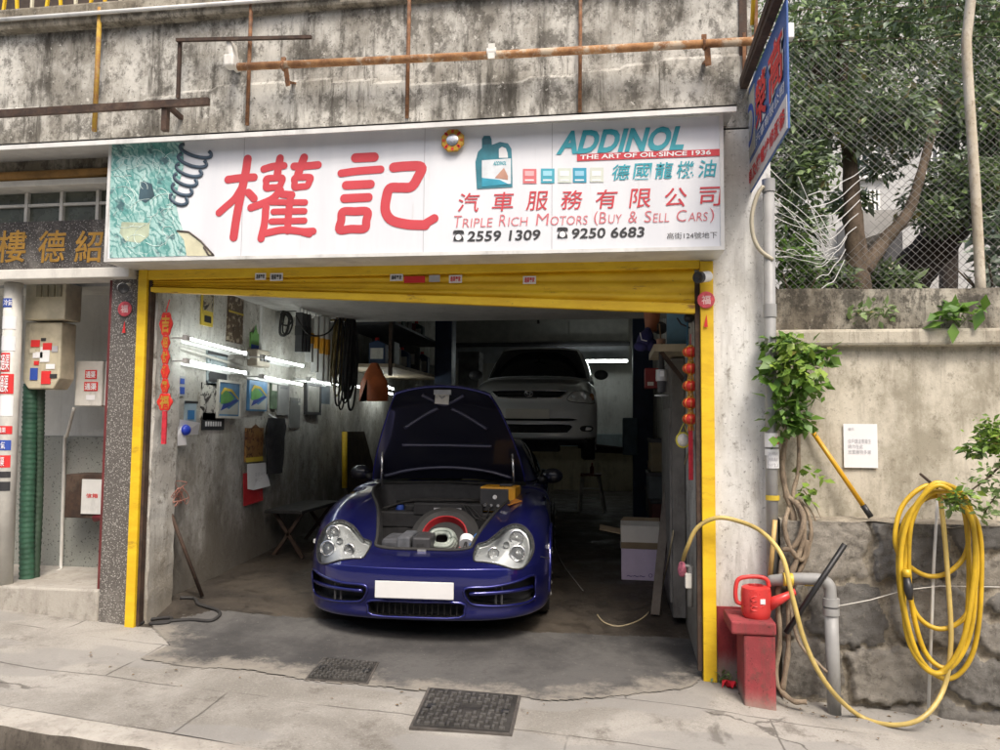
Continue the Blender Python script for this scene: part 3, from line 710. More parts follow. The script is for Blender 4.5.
for (x0, num) in ((453, '2559 1309'), (557, '9250 6683')):
    yb = 240.8 - (x0 - 453) * .028
    sign_text(num, x0 + 14, yb - 10.4, x0 + 88, yb, M['ink'], .018, .12)
    # telephone pictogram
    def tp(px, py): return PY(x0 + px, yb - py * .88, SY - .002)
    m = MB()
    m.prism([tp(0, 10), tp(1, 11.6), tp(3, 12), tp(8, 12), tp(10, 11.6), tp(11, 10), tp(11, 8.2), tp(8.2, 8.2), tp(7.8, 9.8), tp(3.2, 9.8), tp(2.8, 8.2), tp(0, 8.2)], (0, -.002, 0))
    m.prism([tp(3.4, 9), tp(7.6, 9), tp(8, 7.4), tp(10.3, 3.4), tp(10.6, .2), tp(.4, .2), tp(.7, 3.4), tp(3, 7.4)], (0, -.002, 0)); pic = m.build('logo', M['ink'], pan)
    m = MB(); c = tp(5.5, 3.9); m.lathe([(.0001, 0), (.019, 0), (.019, .002), (.0001, .002)], (c[0], SY - .0045, c[2]), 14, Matrix.Rotation(R(90), 3, 'X')); m.build('dial', M['paper'], pic)
sign_text('高街124號地下', 667, 232.3, 717, 238.8, M['ink'], -.004)
sign_text('ADDINOL', 556, 128.4, 689, 152.4, M['sign_teal'], .04, .26)
def sbox(x0, y0, x1, y1, dy=.002, mat=None, name='bar', parent=None, skew=0):
    a, b, c, d = PY(x0, y1, SY), PY(x1, y1 - skew, SY), PY(x1, y0 - skew, SY), PY(x0, y0, SY); m = MB()
    m.prism([(a[0], SY - dy, a[2]), (b[0], SY - dy, b[2]), (c[0], SY - dy, c[2]), (d[0], SY - dy, d[2])], (0, .0015, 0)); return m.build(name, mat, parent or pan)
bar = sbox(577, 154.4, 720, 161.2, .002, M['sign_red'], 'red_stripe', None, 5.4)
sign_text('THE ART OF OIL·SINCE 1936', 580, 152.7, 711, 157.3, M['paper'], .022, .05, 0, .004)
for i, ch in enumerate('德國龍機油'):
    x = 611 + i * 21.6; sign_text(ch, x, 164.5 - i * 1.15, x + 19.8, 180.2 - i * .75, M['sign_teal'], .010, .14)
# little square pictograms
for (x0, c) in ((523, (.62, .16, .17)), (541, (.06, .36, .46)), (558, (.60, .66, .58)), (573, (.03, .30, .44)), (590, (.62, .66, .58))):
    s = sbox(x0, 169 - (x0 - 523) * .02, x0 + 13.5, 183.5 - (x0 - 523) * .02, .002, plain('square_ink_%d' % x0, c, .5, 0, .05), 'logo')
    sbox(x0 + 2, 171, x0 + 11, 176, .003, plain('square_pale_%d' % x0, tuple(min(v + .25, .8) for v in c), .5, 0, .05), 'pictogram', s)
    sbox(x0 + 2, 179.5, x0 + 11, 181, .003, M['paper'], 'pictogram', s)
# printed oil jug
def sp(pts, dy, mat, name, parent=None):
    m = MB(); m.prism([(lambda q: (q[0], SY - dy, q[2]))(PY(x, y, SY)) for x, y in pts], (0, .001, 0)); return m.build(name, mat, parent or pan)
jug = sp([(477, 189), (475.5, 162), (478, 152), (482, 148), (482, 139), (484, 136), (490, 136), (491.5, 139), (492, 145), (500, 142), (508, 143.5), (511.5, 149), (512, 160), (512.5, 187)], .0022, plain('jug_teal', (.035, .19, .24), .45, 0, .25, 6), 'printed_jug')
sp([(499, 158), (499, 149), (502, 147), (506, 148.5), (507.5, 153), (508, 158)], .0034, M['paper'], 'handle_gap', jug)
sp([(483, 145), (483, 138), (490.5, 138), (490.5, 144)], .0034, plain('jug_cap', (.02, .10, .13), .45), 'cap', jug)
lb = sp([(482, 187), (482, 160.5), (511, 158.5), (511, 184)], .0034, plain('jug_label', (.66, .70, .72), .5, 0, .1, 12), 'label', jug)
sp([(482, 187), (482, 178), (500, 180), (508, 184), (511, 184), (511, 184.3)], .0046, plain('jug_wave', (.03, .30, .42), .5), 'wave', jug)
sp([(495, 178), (504, 168), (508, 176), (508, 180)], .0050, plain('jug_ship', (.45, .25, .18), .5), 'printed_ship', jug)
sign_text('ADDINOL', 493, 161.5, 507, 165.5, M['sign_teal'], .03, .2, 0, .0046, jug)
# printed wire-frame picture at the left end
def wire_mat():
    k = NM('teal_wireframe_print', .45)
    n = k.noise(5, 6, .6, dist=1.5); col = k.mix((.13, .36, .33), (.45, .66, .62), k.step(n, .34, .66))
    v = k.voro(11, 'DISTANCE_TO_EDGE'); col = k.mix((.55, .70, .66), col, k.step(v, .0, .03))
    w = k.n('ShaderNodeTexWave'); k.t.links.new(k.co((1, 1, 1), (0, R(35), 0)), w.inputs['Vector']); w.inputs['Scale'].default_value = 8; w.inputs['Distortion'].default_value = 16; w.inputs['Detail'].default_value = 6
    col = k.mix(col, (.07, .26, .24), k.step(w.outputs['Fac'], .55, .95, 0, .8))
    n2 = k.noise(9, 5, .6); col = k.mix(col, (.05, .10, .12), k.step(n2, .54, .66, 0, .85)); k.color(col); return k.m
pic = sp([(110, 258), (110, 144), (183, 142), (184, 165), (175, 200), (180, 222), (187, 240), (186, 256)], .0022, wire_mat(), 'printed_picture')
P0 = lambda x, y, d: (lambda q: (q[0], SY - d, q[2]))(PY(x, y, SY))
m = MB()
for i in range(6):
    cx, cy, rx, ry = 196 - i * 3.4, 151 + i * 9.6, 16.5 - i * 1.5, 5.6
    pts = [P0(cx + rx * math.cos(t) * .95, cy + ry * math.sin(t) + rx * math.cos(t) * .25, .004) for t in np.linspace(-.6, 3.9, 20)]
    m.tube(pts, .0135, 6)
for v in range(len(m.v)): x, y, z = m.v[v]; m.v[v] = (x, SY - .003 + (y - SY + .004) * .15, z)
m.build('printed_spring', plain('spring_ink', (.055, .085, .12), .5, 0, .3), pic, smooth=True)
m = MB()
prnd = random.Random(4)
for i in range(46):
    x, y = prnd.uniform(114, 172), prnd.uniform(146, 250); a = prnd.uniform(0, 6.28); L = prnd.uniform(8, 26)
    pts = []
    for t in np.linspace(0, 1, 7):
        xx, yy = x + L * t * math.cos(a + t), y + L * t * math.sin(a + t) * .8
        if 112 < xx < 176 and 145 < yy < 254: pts.append(P0(xx, yy, .0035))
    if len(pts) > 2: m.tube(pts, .0018, 4)
m.build('wireframe_line', plain('wire_ink', (.70, .84, .80), .5, 0, .1), pic)
m = MB(); m.prism([P0(*q, .004) for q in ((140, 190), (143, 181), (152, 184), (155, 196), (146, 203), (139, 199))], (0, .001, 0)); m.build('dark_block', plain('print_dark', (.05, .09, .11), .5, 0, .3), pic)
sp([(122, 222), (150, 223), (149, 236), (140, 243), (126, 241), (120, 233)], .0032, plain('print_sand', (.44, .50, .36), .5, 0, .25, 9), 'printed_bumper', pic)
fdr = sp([(187, 256), (184, 240), (177, 231), (189, 233), (202, 243), (214, 256)], .0026, plain('print_cream', (.62, .60, .42), .5, 0, .15, 5), 'printed_fender', pic)
m = MB(); m.tube([P0(*q, .004) for q in ((177, 231), (189, 232), (201, 241), (214, 255.5), (209, 255), (204, 247))], .006, 6)
m.build('printed_trim', plain('trim_ink', (.08, .06, .05), .5), fdr, smooth=True)

# gilt octagonal charm fixed to the sign
c = PY(453, 141, SY - .02)
t = thing('bagua_mirror', 'small gilt octagonal charm with round mirror on top of the signboard', 'charm', c)
m = MB(); Rx = Matrix.Rotation(R(90), 3, 'X'); m.lathe([(.07, 0), (.078, .006), (.07, .014), (.045, .016)], c, 8, Rx @ Matrix.Rotation(R(22.5), 3, 'Z')); m.build('plaque', plain('gilt_wood', (.55, .33, .04), .4, .2, .25, 30), t)
m = MB(); m.lathe([(.036, .0), (.038, .02), (.032, .022), (.0005, .021)], c, 20, Rx); m.build('mirror', M['chrome'], t, smooth='angle')
m = MB()
for k in range(8):
    a = k * math.pi / 4 + R(22.5) * 0
    for j in range(3): m.box(c[0] + (.049 + .007 * j) * math.cos(a) - .002 - .006 * abs(math.sin(a)), c[0] + (.049 + .007 * j) * math.cos(a) + .002 + .006 * abs(math.sin(a)), c[1] - .0175, c[1] - .014, c[2] + (.049 + .007 * j) * math.sin(a) - .002 - .006 * abs(math.cos(a)), c[2] + (.049 + .007 * j) * math.sin(a) + .002 + .006 * abs(math.cos(a)))
m.build('trigram', M['red_ink'], t)

# ------------------------------------------------------------------ pipes, steel and railing on the upper wall
def pipe(name, label, pts, r, mat, cat='pipe', group=None, n=10, sp_=0):
    m = MB(); m.tube(spline(pts, sp_) if sp_ else pts, r, n); return tag(m.build(name, mat, smooth=True), label, cat, group)
def vpipe(px, y0, y1, r, label, mat=None, y=-.06):
    a, b = PY(px, y1, y), PY(px, y0, y); x = (a[0] + b[0]) / 2
    return pipe('wall_pipe', label, [(x, y, a[2]), (x + .003, y, b[2])], r, mat or M['rust'], 'pipe', 'thin vertical pipes on the upper wall', 8)
vpipe(97, 8, 131, .017, 'vertical pipe under the railing, yellow at its top and rusty below', rust('yellow_rust_pipe', (.45, .30, .03), (.30, .14, .05), .2))
vpipe(249, 3, 125, .014, 'thin rusty vertical pipe right of the small steel bracket frame')
vpipe(408, -8, 118, .014, 'thin rusty vertical pipe above the second big red character')
vpipe(580, -12, 112, .012, 'thin rusty vertical pipe above the blue brand lettering')
rp = thing('rusty_pipe', 'long peeling rusty pipe held across the upper wall by brackets', 'pipe', PY(500, 52, -.16))
m = MB(); a, b = PY(238, 67, -.16), PY(757, 41, -.16); m.tube([a, a * .5 + b * .5 + np.array([0, 0, -.006]), b], .026, 12); m.build('pipe', M['rust_pale'], rp, smooth=True)
for px, py in ((286, 66), (707, 44)):
    c = PY(px, py, -.16); m = MB()
    m.tube([(c[0] - .018, c[1] + .03 * math.cos(t), c[2] + .03 * math.sin(t)) for t in np.linspace(0, 6.28, 12)], .008, 6); m.bar((c[0], c[1], c[2] - .02), (c[0] + .01, c[1] + .02, c[2] - .13), .035, .012); m.bar((c[0], c[1] + .02, c[2] - .1), (c[0], .0, c[2] - .05), .03, .012)
    m.bar((c[0] - .018, c[1], c[2] + .028), (c[0] - .018, c[1], c[2] + .06), .03, .02)
    m.build('bracket', M['rust'], rp)
c = PY(492, 53, -.165); m = MB(); m.tube([(c[0] - .03, c[1], c[2] - .001), (c[0] + .03, c[1], c[2] + .001)], .033, 12); m.box(c[0] - .022, c[0] + .022, c[1] - .03, c[1] - .02, c[2] - .05, c[2] + .05); m.build('repair_sleeve', M['off_white'], rp, smooth='angle')
# white flood lamp at its end
c = PY(231, 60, -.14); t = thing('wall_lamp', 'small white box lamp at the left end of the long rusty pipe', 'lamp', c)
m = MB(); m.obox((c[0] - .03, -.05, c[2] + .07), (.035, .09, .20), Matrix.Rotation(R(-12), 3, 'Y')); m.build('arm', M['off_white'], t, bevel=.006)
m = MB(); m.obox((c[0] + .005, -.15, c[2] - .02), (.075, .08, .085)); m.build('housing', M['off_white'], t, bevel=.012)
# angle iron, left
t = thing('angle_iron', 'dark brown steel rail on a short post above the flashing at left', 'steel rail', PY(104, 108, -.2))
m = MB(); a, b = PY(-60, 117.5, -.22), PY(209, 101.5, -.22); m.bar(a, b, .03, .05); m.build('rail', M['dark_steel'], t)
m = MB(); c = PY(166, 104, -.2); d = PY(165, 131, -.2); m.bar(c, d, .04); m.bar(c, (c[0], 0, c[2] - .02), .03); m.bar((c[0] - .09, c[1], c[2] - .02), c, .03); m.build('post', M['dark_steel'], t)
t = thing('bracket_frame', 'thin dark steel frame on the wall left of the rusty pipe', 'steel frame', PY(178, 97, -.08))
m = MB(); a, b, c = PY(178, 98, -.08), PY(178, 42, -.08), PY(313, 39, -.08); m.bar(a, (a[0], -.08, b[2]), .022); m.build('upright', M['dark_steel'], t)
m = MB(); m.bar((a[0] - .012, -.105, b[2]), (c[0], -.105, c[2]), .022); m.build('crossbar', M['dark_steel'], t)
pipe('white_pipe', 'white pipe along the foot of the yellow railing', [PY(-60, 24, -.09), PY(340, -5, -.09)], .014, M['white_metal'])
rl = thing('roof_railing', 'yellow balcony railing with slanting bars along the wall top', 'railing', (-3.4, .1, 4.5))
for i in range(24):
    x = -5.0 + i * .12; m = MB(); k = i % 3
    m.bar((x, .0, 4.5), (x + (0, .07, -.07)[k], .0, 5.25), .018); m.build('baluster', M['yellow'] if k else plain('cream_paint', (.62, .58, .42), .5), rl)
m = MB(); m.tube([(-5.2, 0, 5.26), (-2.1, 0, 5.26)], .025, 8); m.build('top_rail', M['yellow'], rl)
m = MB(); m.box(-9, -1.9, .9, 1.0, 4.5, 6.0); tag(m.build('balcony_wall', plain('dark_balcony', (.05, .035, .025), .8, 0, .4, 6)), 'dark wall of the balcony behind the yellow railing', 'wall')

# ------------------------------------------------------------------ projecting sign, its bracket
bx = .86
ps = thing('projecting_sign', 'blue and white signboard standing out from the wall over the drainpipe', 'sign', (bx, -.6, 2.6))
q = [PX(744, 103, bx), PX(745, 206, bx), PX(788, 122, bx), PX(785.5, -6, bx)]
ya, yb = (q[0][1] + q[1][1]) / 2, (q[2][1] + q[3][1]) / 2; zb0, zt0 = (q[1][2] + q[2][2]) / 2, (q[0][2] + q[3][2]) / 2
zs = .262 * (zt0 - zb0)
m = MB(); m.box(bx, bx + .012, yb, ya, zb0, zt0); m.build('panel', plain('dirty_blue_paint', (.045, .12, .36), .5, 0, .12, 3, grime=.25), ps, bevel=.004)
m = MB(); m.box(bx - .003, bx, yb + .005, ya - .005, zb0 + .005, zb0 + zs); m.build('lower_band', plain('sign_dirty_white', (.66, .62, .58), .5, 0, .1, 4, grime=.2), ps)
D = ya - yb
def ptext(body, u0, u1, v0, v1, mat, bold=.02, lift=.004):
    """u along the board from the wall end, v up from the bottom (fractions)"""
    m = MB(); put_text(m, body, (bx, ya - u0 * D, zb0 + v0 * (zt0 - zb0)), (0, -1, 0), (0, 0, 1), (-1, 0, 0), (u1 - u0) * D, (v1 - v0) * (zt0 - zb0), bold, 0, 0, lift); m.build('lettering', mat, ps)
M['sign_white'] = plain('sign_white', (.72, .72, .72), .5, 0, .05)
for ch, u0, u1 in (('榮', .34, .62), ('高', .66, .96)):
    ptext(ch, u0, u1, .42, .86, M['sign_white'], .06); ptext(ch, u0 + .01, u1 - .01, .43, .85, M['red_ink'], .02, .008)
ptext('汽車有限公司', .34, .96, .31, .40, M['sign_white'], .01)
ptext('汽車及機電維修服務', .03, .97, .06, .20, M['red_ink'], .02, .006)
cy_, cz_ = ya - .17 * D, zb0 + .62 * (zt0 - zb0)
m = MB(); m.box(bx - .003, bx, ya - .31 * D, ya - .03 * D, zb0 + .32 * (zt0 - zb0), zb0 + .92 * (zt0 - zb0)); m.build('logo', plain('logo_grey', (.42, .42, .36), .5, 0, .15), ps)
m = MB(); m.tube([(bx - .005, cy_ + .11 * D * math.cos(t), cz_ + .17 * (zt0 - zb0) * math.sin(t)) for t in np.linspace(0, 6.28, 24)], .02, 6); m.v = [(bx - .004 + (x - bx + .005) * .1, y, z) for x, y, z in m.v]; m.build('logo', M['blue_ink'], ps)
ptext('W', .12, .22, .55, .69, M['sign_white'], .05)
bk = thing('sign_bracket', 'dark rusty steel arm carrying the blue projecting sign', 'bracket', (bx, 0, zt0))
m = MB(); m.bar((bx - .03, .02, PY(737, 68, 0)[2] - .1), PX(783, -30, bx - .04), .05); m.build('arm', M['dark_steel'], bk)
m = MB(); m.bar((bx - .03, ya + .1, zt0 + .02), (bx - .03, yb, zt0 + .02), .045); m.bar((bx - .03, .02, PY(737, 68, 0)[2] - .25), (bx - .03, .02, zt0 + .7), .05); m.build('arm', M['dark_steel'], bk)
for k in range(2):
    m = MB(); y = ya - .2 - k * .4; m.bar((bx - .03, y, zt0 + .02), (bx - .03, y - .02, zt0 + .35), .02); m.build('strut', M['rust'], bk)
m = MB(); m.tube([PX(757, 0, bx - .1) + np.array([0, 0, .3]), PX(752, 25, bx - .1)], .012, 6); tag(m.build('tie_rod', M['yellow'], smooth=True), 'thin yellow rod beside the top of the blue sign', 'rod')

# ------------------------------------------------------------------ cameras and round charms on the pillars
def cctv(px, py, y, sgn, label):
    c = PY(px, py, y); t = thing('security_camera', label, 'security camera', c)
    m = MB(); ax = Vector((sgn * -.6, -.75, -.2)).normalized(); q = ax.to_track_quat('Y', 'Z').to_matrix(); C = Vector(c)
    m.lathe([(.028, -.07), (.034, -.06), (.034, .03), (.030, .05)], C, 14, ax.to_track_quat('Z', 'Y').to_matrix()); m.build('body', M['white'], t, smooth='angle')
    m = MB(); m.lathe([(.0365, .028), (.0365, .06), (.028, .062), (.001, .05)], C, 14, ax.to_track_quat('Z', 'Y').to_matrix()); m.build('lens_hood', M['black'], t, smooth='angle')
    m = MB(); m.tube([C - ax * .05, C - ax * .06 + Vector((0, .05, .03)), (c[0] + sgn * .03, 0.02, c[2] + .05)], .012, 8); m.build('mount', M['white'], t, smooth=True)
cctv(123, 288, -.12, -1, 'white security camera on the dark terrazzo pillar')
cctv(703, 277, -.12, 1, 'white security camera with black hood above the right yellow rail')
def fu(px, py, y, label):
    c = PY(px, py, y); t = thing('paper_charm', label, 'charm', c); Rx = Matrix.Rotation(R(90), 3, 'X')
    m = MB(); m.lathe([(.05, 0), (.054, .003), (.05, .006), (.0005, .0065)], c, 16, Rx); m.build('disc', plain('charm_red', (.60, .08, .10), .6, 0, .2, 40), t)
    m = MB(); put_text(m, '福', (c[0] - .028, c[1] - .006, c[2] - .028), (1, 0, 0), (0, 0, 1), (0, -1, 0), .056, .056, .02); m.build('lettering', plain('charm_pink', (.75, .5, .48), .6), t)
    m = MB(); m.prism([(c[0] + .002, c[1] - .003, c[2] - .09), (c[0] + .01, c[1] - .003, c[2] - .17), (c[0] - .014, c[1] - .003, c[2] - .17)], (0, .004, 0)); m.build('tassel', M['red_ink'], t)
fu(125, 309, -.01, 'round red paper charm under the camera on the terrazzo pillar')
fu(706, 300, -.045, 'round red paper charm under the camera on the yellow rail')

# ------------------------------------------------------------------ interior: fluorescent tubes on the left wall
TUBE = emit('lit_fluorescent_tube', (.93, 1.0, .97), 6.5)
DEEP = emit('lit_workshop_tube', (.93, 1.0, .97), 11.0)
def wall_tube(p0, p1, label, x=XL + .17, mt=None):
    a, b = PX(*p0, x), PX(*p1, x); t = thing('fluorescent_light', label, 'light', (XL, a[1], min(a[2], b[2])), 'fluorescent tubes along the left wall')
    m = MB(); m.tube([a, b], .010, 10); m.build('tube', mt or TUBE, t, smooth=True)
    m = MB(); d = (b - a) / np.linalg.norm(b - a)
    m.bar(a - d * .03, a + d * .015, .035); m.bar(b - d * .015, b + d * .03, .035); m.build('lamp_holder', M['white'], t)
    m = MB(); m.bar(a + np.array([-.155, 0, 0]), b + np.array([-.155, 0, 0]), .025, .03); m.bar(a + np.array([-.155, 0, 0]), a + np.array([.01, 0, 0]), .012); m.bar(b + np.array([-.155, 0, 0]), b + np.array([.01, 0, 0]), .012); m.build('batten', M['white'], t)
wall_tube((187, 338), (246, 353.5), 'lit fluorescent tube nearest the street, upper one of the left wall')
wall_tube((187, 361), (246, 373), 'lit fluorescent tube nearest the street, lower one of the left wall')
wall_tube((263, 357), (303, 366), 'lit fluorescent tube past the socket box, upper one of the left wall')
wall_tube((262, 376.5), (302, 384.5), 'lit fluorescent tube past the socket box, lower one of the left wall')
wall_tube((309, 379), (338, 385.5), 'lit fluorescent tube half hidden behind hanging hoses', mt=DEEP)
wall_tube((346, 383.5), (364, 388), 'lit fluorescent tube left of the orange bag', mt=DEEP)
wall_tube((385, 385), (393, 389), 'far lit fluorescent tube right of the orange bag, upper one', mt=DEEP)
wall_tube((377, 391), (392, 394), 'far lit fluorescent tube right of the orange bag, lower one', mt=DEEP)
t = thing('fluorescent_light', 'long lit tube under a white shelf on the back wall behind the silver car', 'light', PY(620, 360, 9.9))
a, b = PY(560, 361, 9.85), PY(627, 361, 9.85); m = MB(); m.tube([a, b], .016, 8); m.build('tube', emit('lit_back_tube', (.93, 1, .97), 12.0), t, smooth=True)
m = MB(); m.box(a[0], b[0] + .02, 9.87, 9.93, a[2] - .03, a[2] + .03); m.build('batten', M['white'], t)

# ------------------------------------------------------------------ papers, pictures and boxes on the left wall
def wall_rect(x0, y0, x1, y1, x=XL):
    a, b, c, d = PX(x0, y0, x), PX(x1, y0, x), PX(x1, y1, x), PX(x0, y1, x)
    return (a[1] + d[1]) / 2, (b[1] + c[1]) / 2, (c[2] + d[2]) / 2, (a[2] + b[2]) / 2
def poster(x0, y0, x1, y1, name, label, cat, mat, th=.012, group=None, slope=True):
    Y0, Y1, Z0, Z1 = wall_rect(x0, y0, x1, y1); t = thing(name, label, cat, (XL, (Y0 + Y1) / 2, Z0), group)
    m = MB(); m.box(XL - .005, XL + th, Y0, Y1, Z0, Z1); m.build('sheet', mat, t)
    return t, (Y0, Y1, Z0, Z1, XL + th)
def pp(t, R_, poly, mat, name, lift=.003):
    """flat printed shape on a poster, poly in fractions of it"""
    Y0, Y1, Z0, Z1, X0 = R_; m = MB(); m.prism([(X0 + lift, Y0 + (Y1 - Y0) * u, Z0 + (Z1 - Z0) * v) for u, v in poly], (-.002, 0, 0)); return m.build(name, mat, t)
def pt(t, R_, body, u0, u1, v0, v1, mat, bold=.01):
    Y0, Y1, Z0, Z1, X0 = R_; m = MB(); put_text(m, body, (X0, Y0 + (Y1 - Y0) * u0, Z0 + (Z1 - Z0) * v0), (0, 1, 0), (0, 0, 1), (1, 0, 0), (Y1 - Y0) * (u1 - u0), (Z1 - Z0) * (v1 - v0), bold, 0, 0, .004); m.build('lettering', mat, t)
def photo_mat(name, cols, scale=9):
    k = NM(name, .45); n = k.noise(scale, 6, .6, dist=.8); c = k.mix(cols[0], cols[1], k.step(n, .42, .5)); n2 = k.noise(scale * 2.1, 5, .6)
    c = k.mix(c, cols[2], k.step(n2, .54, .60)); k.color(c); return k.m
M['print_yellow'] = plain('yellow_print', (.62, .46, .06), .5, 0, .1); M['print_green'] = plain('green_print', (.14, .36, .10), .5, 0, .2)
t, r = poster(201, 293, 212, 326, 'poster', 'yellow and black narrow poster high on the left wall', 'poster', M['print_yellow']); pp(t, r, [(0.05, .45), (.95, .45), (.95, 1), (.05, 1)], photo_mat('moto_print', [(.03, .025, .02), (.4, .35, .25), (.1, .07, .04)]), 'photo'); pp(t, r, [(.2, .1), (.8, .1), (.8, .3), (.2, .3)], M['ink'], 'printed_mark')
t, r = poster(227, 296, 242, 343, 'poster', 'dark brown narrow poster with pale pictures high on the left wall', 'poster', photo_mat('brown_print', [(.07, .045, .03), (.12, .08, .05), (.45, .38, .28)], 11)); pp(t, r, [(0, .62), (1, .62), (1, .66), (0, .66)], M['print_yellow'], 'stripe')
t, r = poster(206, 349, 226, 386, 'poster', 'dark poster of a black car behind the lowest street-end tube', 'poster', photo_mat('car_print', [(.30, .35, .37), (.36, .42, .44), (.05, .06, .07)], 5)); pp(t, r, [(0, .82), (1, .82), (1, 1), (0, 1)], M['ink'], 'band'); pp(t, r, [(.1, .1), (.9, .1), (.95, .35), (.75, .5), (.3, .5), (.05, .3)], M['black'], 'printed_car', .004)
t, r = poster(200, 383, 216, 420, 'poster', 'black and white tool poster left of a rainbow calendar', 'poster', photo_mat('tool_print', [(.05, .045, .04), (.6, .58, .52), (.04, .035, .03)], 8))
t, r = poster(201, 413, 223, 430, 'poster', 'black strip poster with white lettering under the rainbow pictures', 'poster', M['ink']); [pp(t, r, [(.12 + .11 * q, .22), (.19 + .11 * q, .22), (.19 + .11 * q, .5), (.12 + .11 * q, .5)], M['paper'], 'printed_mark') for q in range(7)]
for (x0, y0, x1, y1, lab) in ((216, 383, 237, 416, 'framed rainbow picture, nearer the street of two alike'), (247, 381, 265, 411, 'unframed rainbow picture, further inside of two alike')):
    t, r = poster(x0, y0, x1, y1, 'calendar', lab, 'picture', plain('rainbow_sky', (.10, .26, .48), .4, 0, .35, 4), .02, 'rainbow pictures on the left wall')
    pp(t, r, [(.05, .05), (.95, .05), (.95, .45), (.5, .2), (.05, .4)], plain('rainbow_field', (.50, .52, .48), .5, 0, .1), 'printed_hill'); pp(t, r, [(.1, .35), (.1, .62), (.35, .78), (.75, .55), (.5, .4)], M['print_green'], 'printed_tree', .004)
    pp(t, r, [(.1, .68), (.25, .85), (.6, .82), (.95, .55), (.95, .50), (.58, .74), (.28, .76), (.12, .62)], M['print_yellow'], 'printed_rainbow', .005); pp(t, r, [(.1, .15), (.2, .32), (.85, .52), (.95, .48), (.3, .22)], plain('rainbow_tick', (.04, .07, .3), .5), 'printed_tick', .0055)
    if 'framed' == lab[:6]:
        m = MB(); Y0, Y1, Z0, Z1, X0 = r
        for (u0, u1, v0, v1) in ((Y0 - .02, Y1 + .02, Z0 - .02, Z0), (Y0 - .02, Y1 + .02, Z1, Z1 + .02), (Y0 - .02, Y0, Z0, Z1), (Y1, Y1 + .02, Z0, Z1)): m.box(XL, X0 + .012, u0, u1, v0, v1)
        m.build('frame', M['off_white'], t)
t, r = poster(177, 376, 184, 396, 'poster', 'small grey leaflet with two blue pictures near the jamb', 'leaflet', plain('leaflet_grey', (.42, .43, .44), .6)); pp(t, r, [(.15, .1), (.85, .1), (.85, .45), (.15, .45)], M['blue_ink'], 'photo'); pp(t, r, [(.2, .6), (.8, .6), (.8, .88), (.2, .88)], M['blue_ink'], 'photo')
t, r = poster(184, 401, 195, 424, 'poster', 'pale blue poster with a dark bar over crumpled papers', 'poster', plain('pale_blue_print', (.36, .46, .52), .5, 0, .15)); pp(t, r, [(-.1, .9), (1.1, .9), (1.1, 1), (-.1, 1)], M['ink'], 'bar'); pp(t, r, [(.2, .2), (.8, .2), (.8, .6), (.2, .6)], plain('mid_blue_print', (.05, .2, .45), .5), 'photo')
t = thing('paper_bundle', 'crumpled white papers and blue bag pinned below the pale blue poster', 'papers', PX(180, 440, XL))
m = MB(); prnd = random.Random(2)
for (x0, y0, x1, y1) in ((170, 424, 186, 446), (180, 420, 198, 436)):
    a, b, c, d = [PX(x + prnd.uniform(-2, 2), y + prnd.uniform(-3, 3), XL + .02 + prnd.uniform(0, .06)) for x, y in ((x0, y0), (x1, y0), (x1, y1), (x0, y1))]
    m.prism([a, b, c, d], (.002, 0, 0))
m.build('paper', M['paper'], t)
m = MB(); m.ball(PX(186, 430, XL + .07), (.03, .05, .04)); m.build('bag', plain('royal_blue_plastic', (.02, .05, .45), .4), t, smooth=True)
# hanging calendar with red backing, black jacket strip beside it
t, r = poster(245, 428, 262, 461, 'calendar', 'brown lucky calendar with white leaves and red backing below', 'calendar', photo_mat('brown_calendar', [(.20, .08, .035), (.32, .17, .06), (.08, .03, .02)], 12)); Y0, Y1, Z0, Z1, X0 = r
pp(t, r, [(0, -.02), (1, -.02), (1, .12), (0, .12)], M['print_yellow'], 'gold_band'); pp(t, r, [(.25, 1), (.75, 1), (.5, 1.12)], plain('brown_board', (.2, .1, .05), .6), 'hanger')
H = Z1 - Z0
m = MB(); m.prism([(X0 + .004, Y0 + .02, Z0 - .02), (X0 + .012, Y1 + .02, Z0 - .02), (X0 + .05, Y1 + .06, Z0 - .80 * H), (X0 + .02, Y0 + .12, Z0 - .86 * H), (X0 + .015, Y0 + .02, Z0 - .8 * H)], (.004, 0, 0)); lf = m.build('leaf_block', M['paper'], t)
m = MB(); put_text(m, '日一二三四五六', (X0 + .022, Y0 + .14, Z0 - .62 * H), (0, 1, 0), (0, 0, 1), (1, 0, 0), (Y1 - Y0) * .7, .03, 0, 0, 0, .006); put_text(m, '12 13 14 15 16', (X0 + .022, Y0 + .14, Z0 - .45 * H), (0, 1, 0), (0, 0, 1), (1, 0, 0), (Y1 - Y0) * .7, .03, 0, 0, 0, .006); m.build('lettering', M['grey_ink'], lf)
m = MB(); m.prism([(X0 + .002, Y0 - .04, Z0 - .1), (X0 + .003, Y0 + .1, Z0 - .1), (X0 + .004, Y1 + .0, Z0 - .86 * H), (X0 + .03, Y1 - .03, Z0 - 1.22 * H), (X0 + .02, Y0 - .05, Z0 - 1.28 * H)], (-.004, 0, 0)); m.build('backing_sheet', plain('red_card', (.42, .02, .025), .6, 0, .1), t)
Y0, Y1, Z0, Z1 = wall_rect(264, 418, 272, 473)
t = thing('jacket', 'black jacket hanging on the wall right of the brown calendar', 'jacket', (XL + .06, (Y0 + Y1) / 2, Z0))
m = MB()
def jk(u, v): a = 2 * math.pi * u; w = (.10 + .07 * v - .05 * max(0, v - .85) * 6) * (1 + .08 * math.sin(5 * a + 9 * v)); return (XL + .075 + .055 * math.cos(a) * (1 - .3 * v), (Y0 + Y1) / 2 + w * 1.3 * math.sin(a), Z0 + (Z1 - Z0) * v)
m.grid(jk, 24, 14); m.build('cloth', plain('black_cloth', (.022, .022, .024), .9, 0, .3), t, smooth=True)
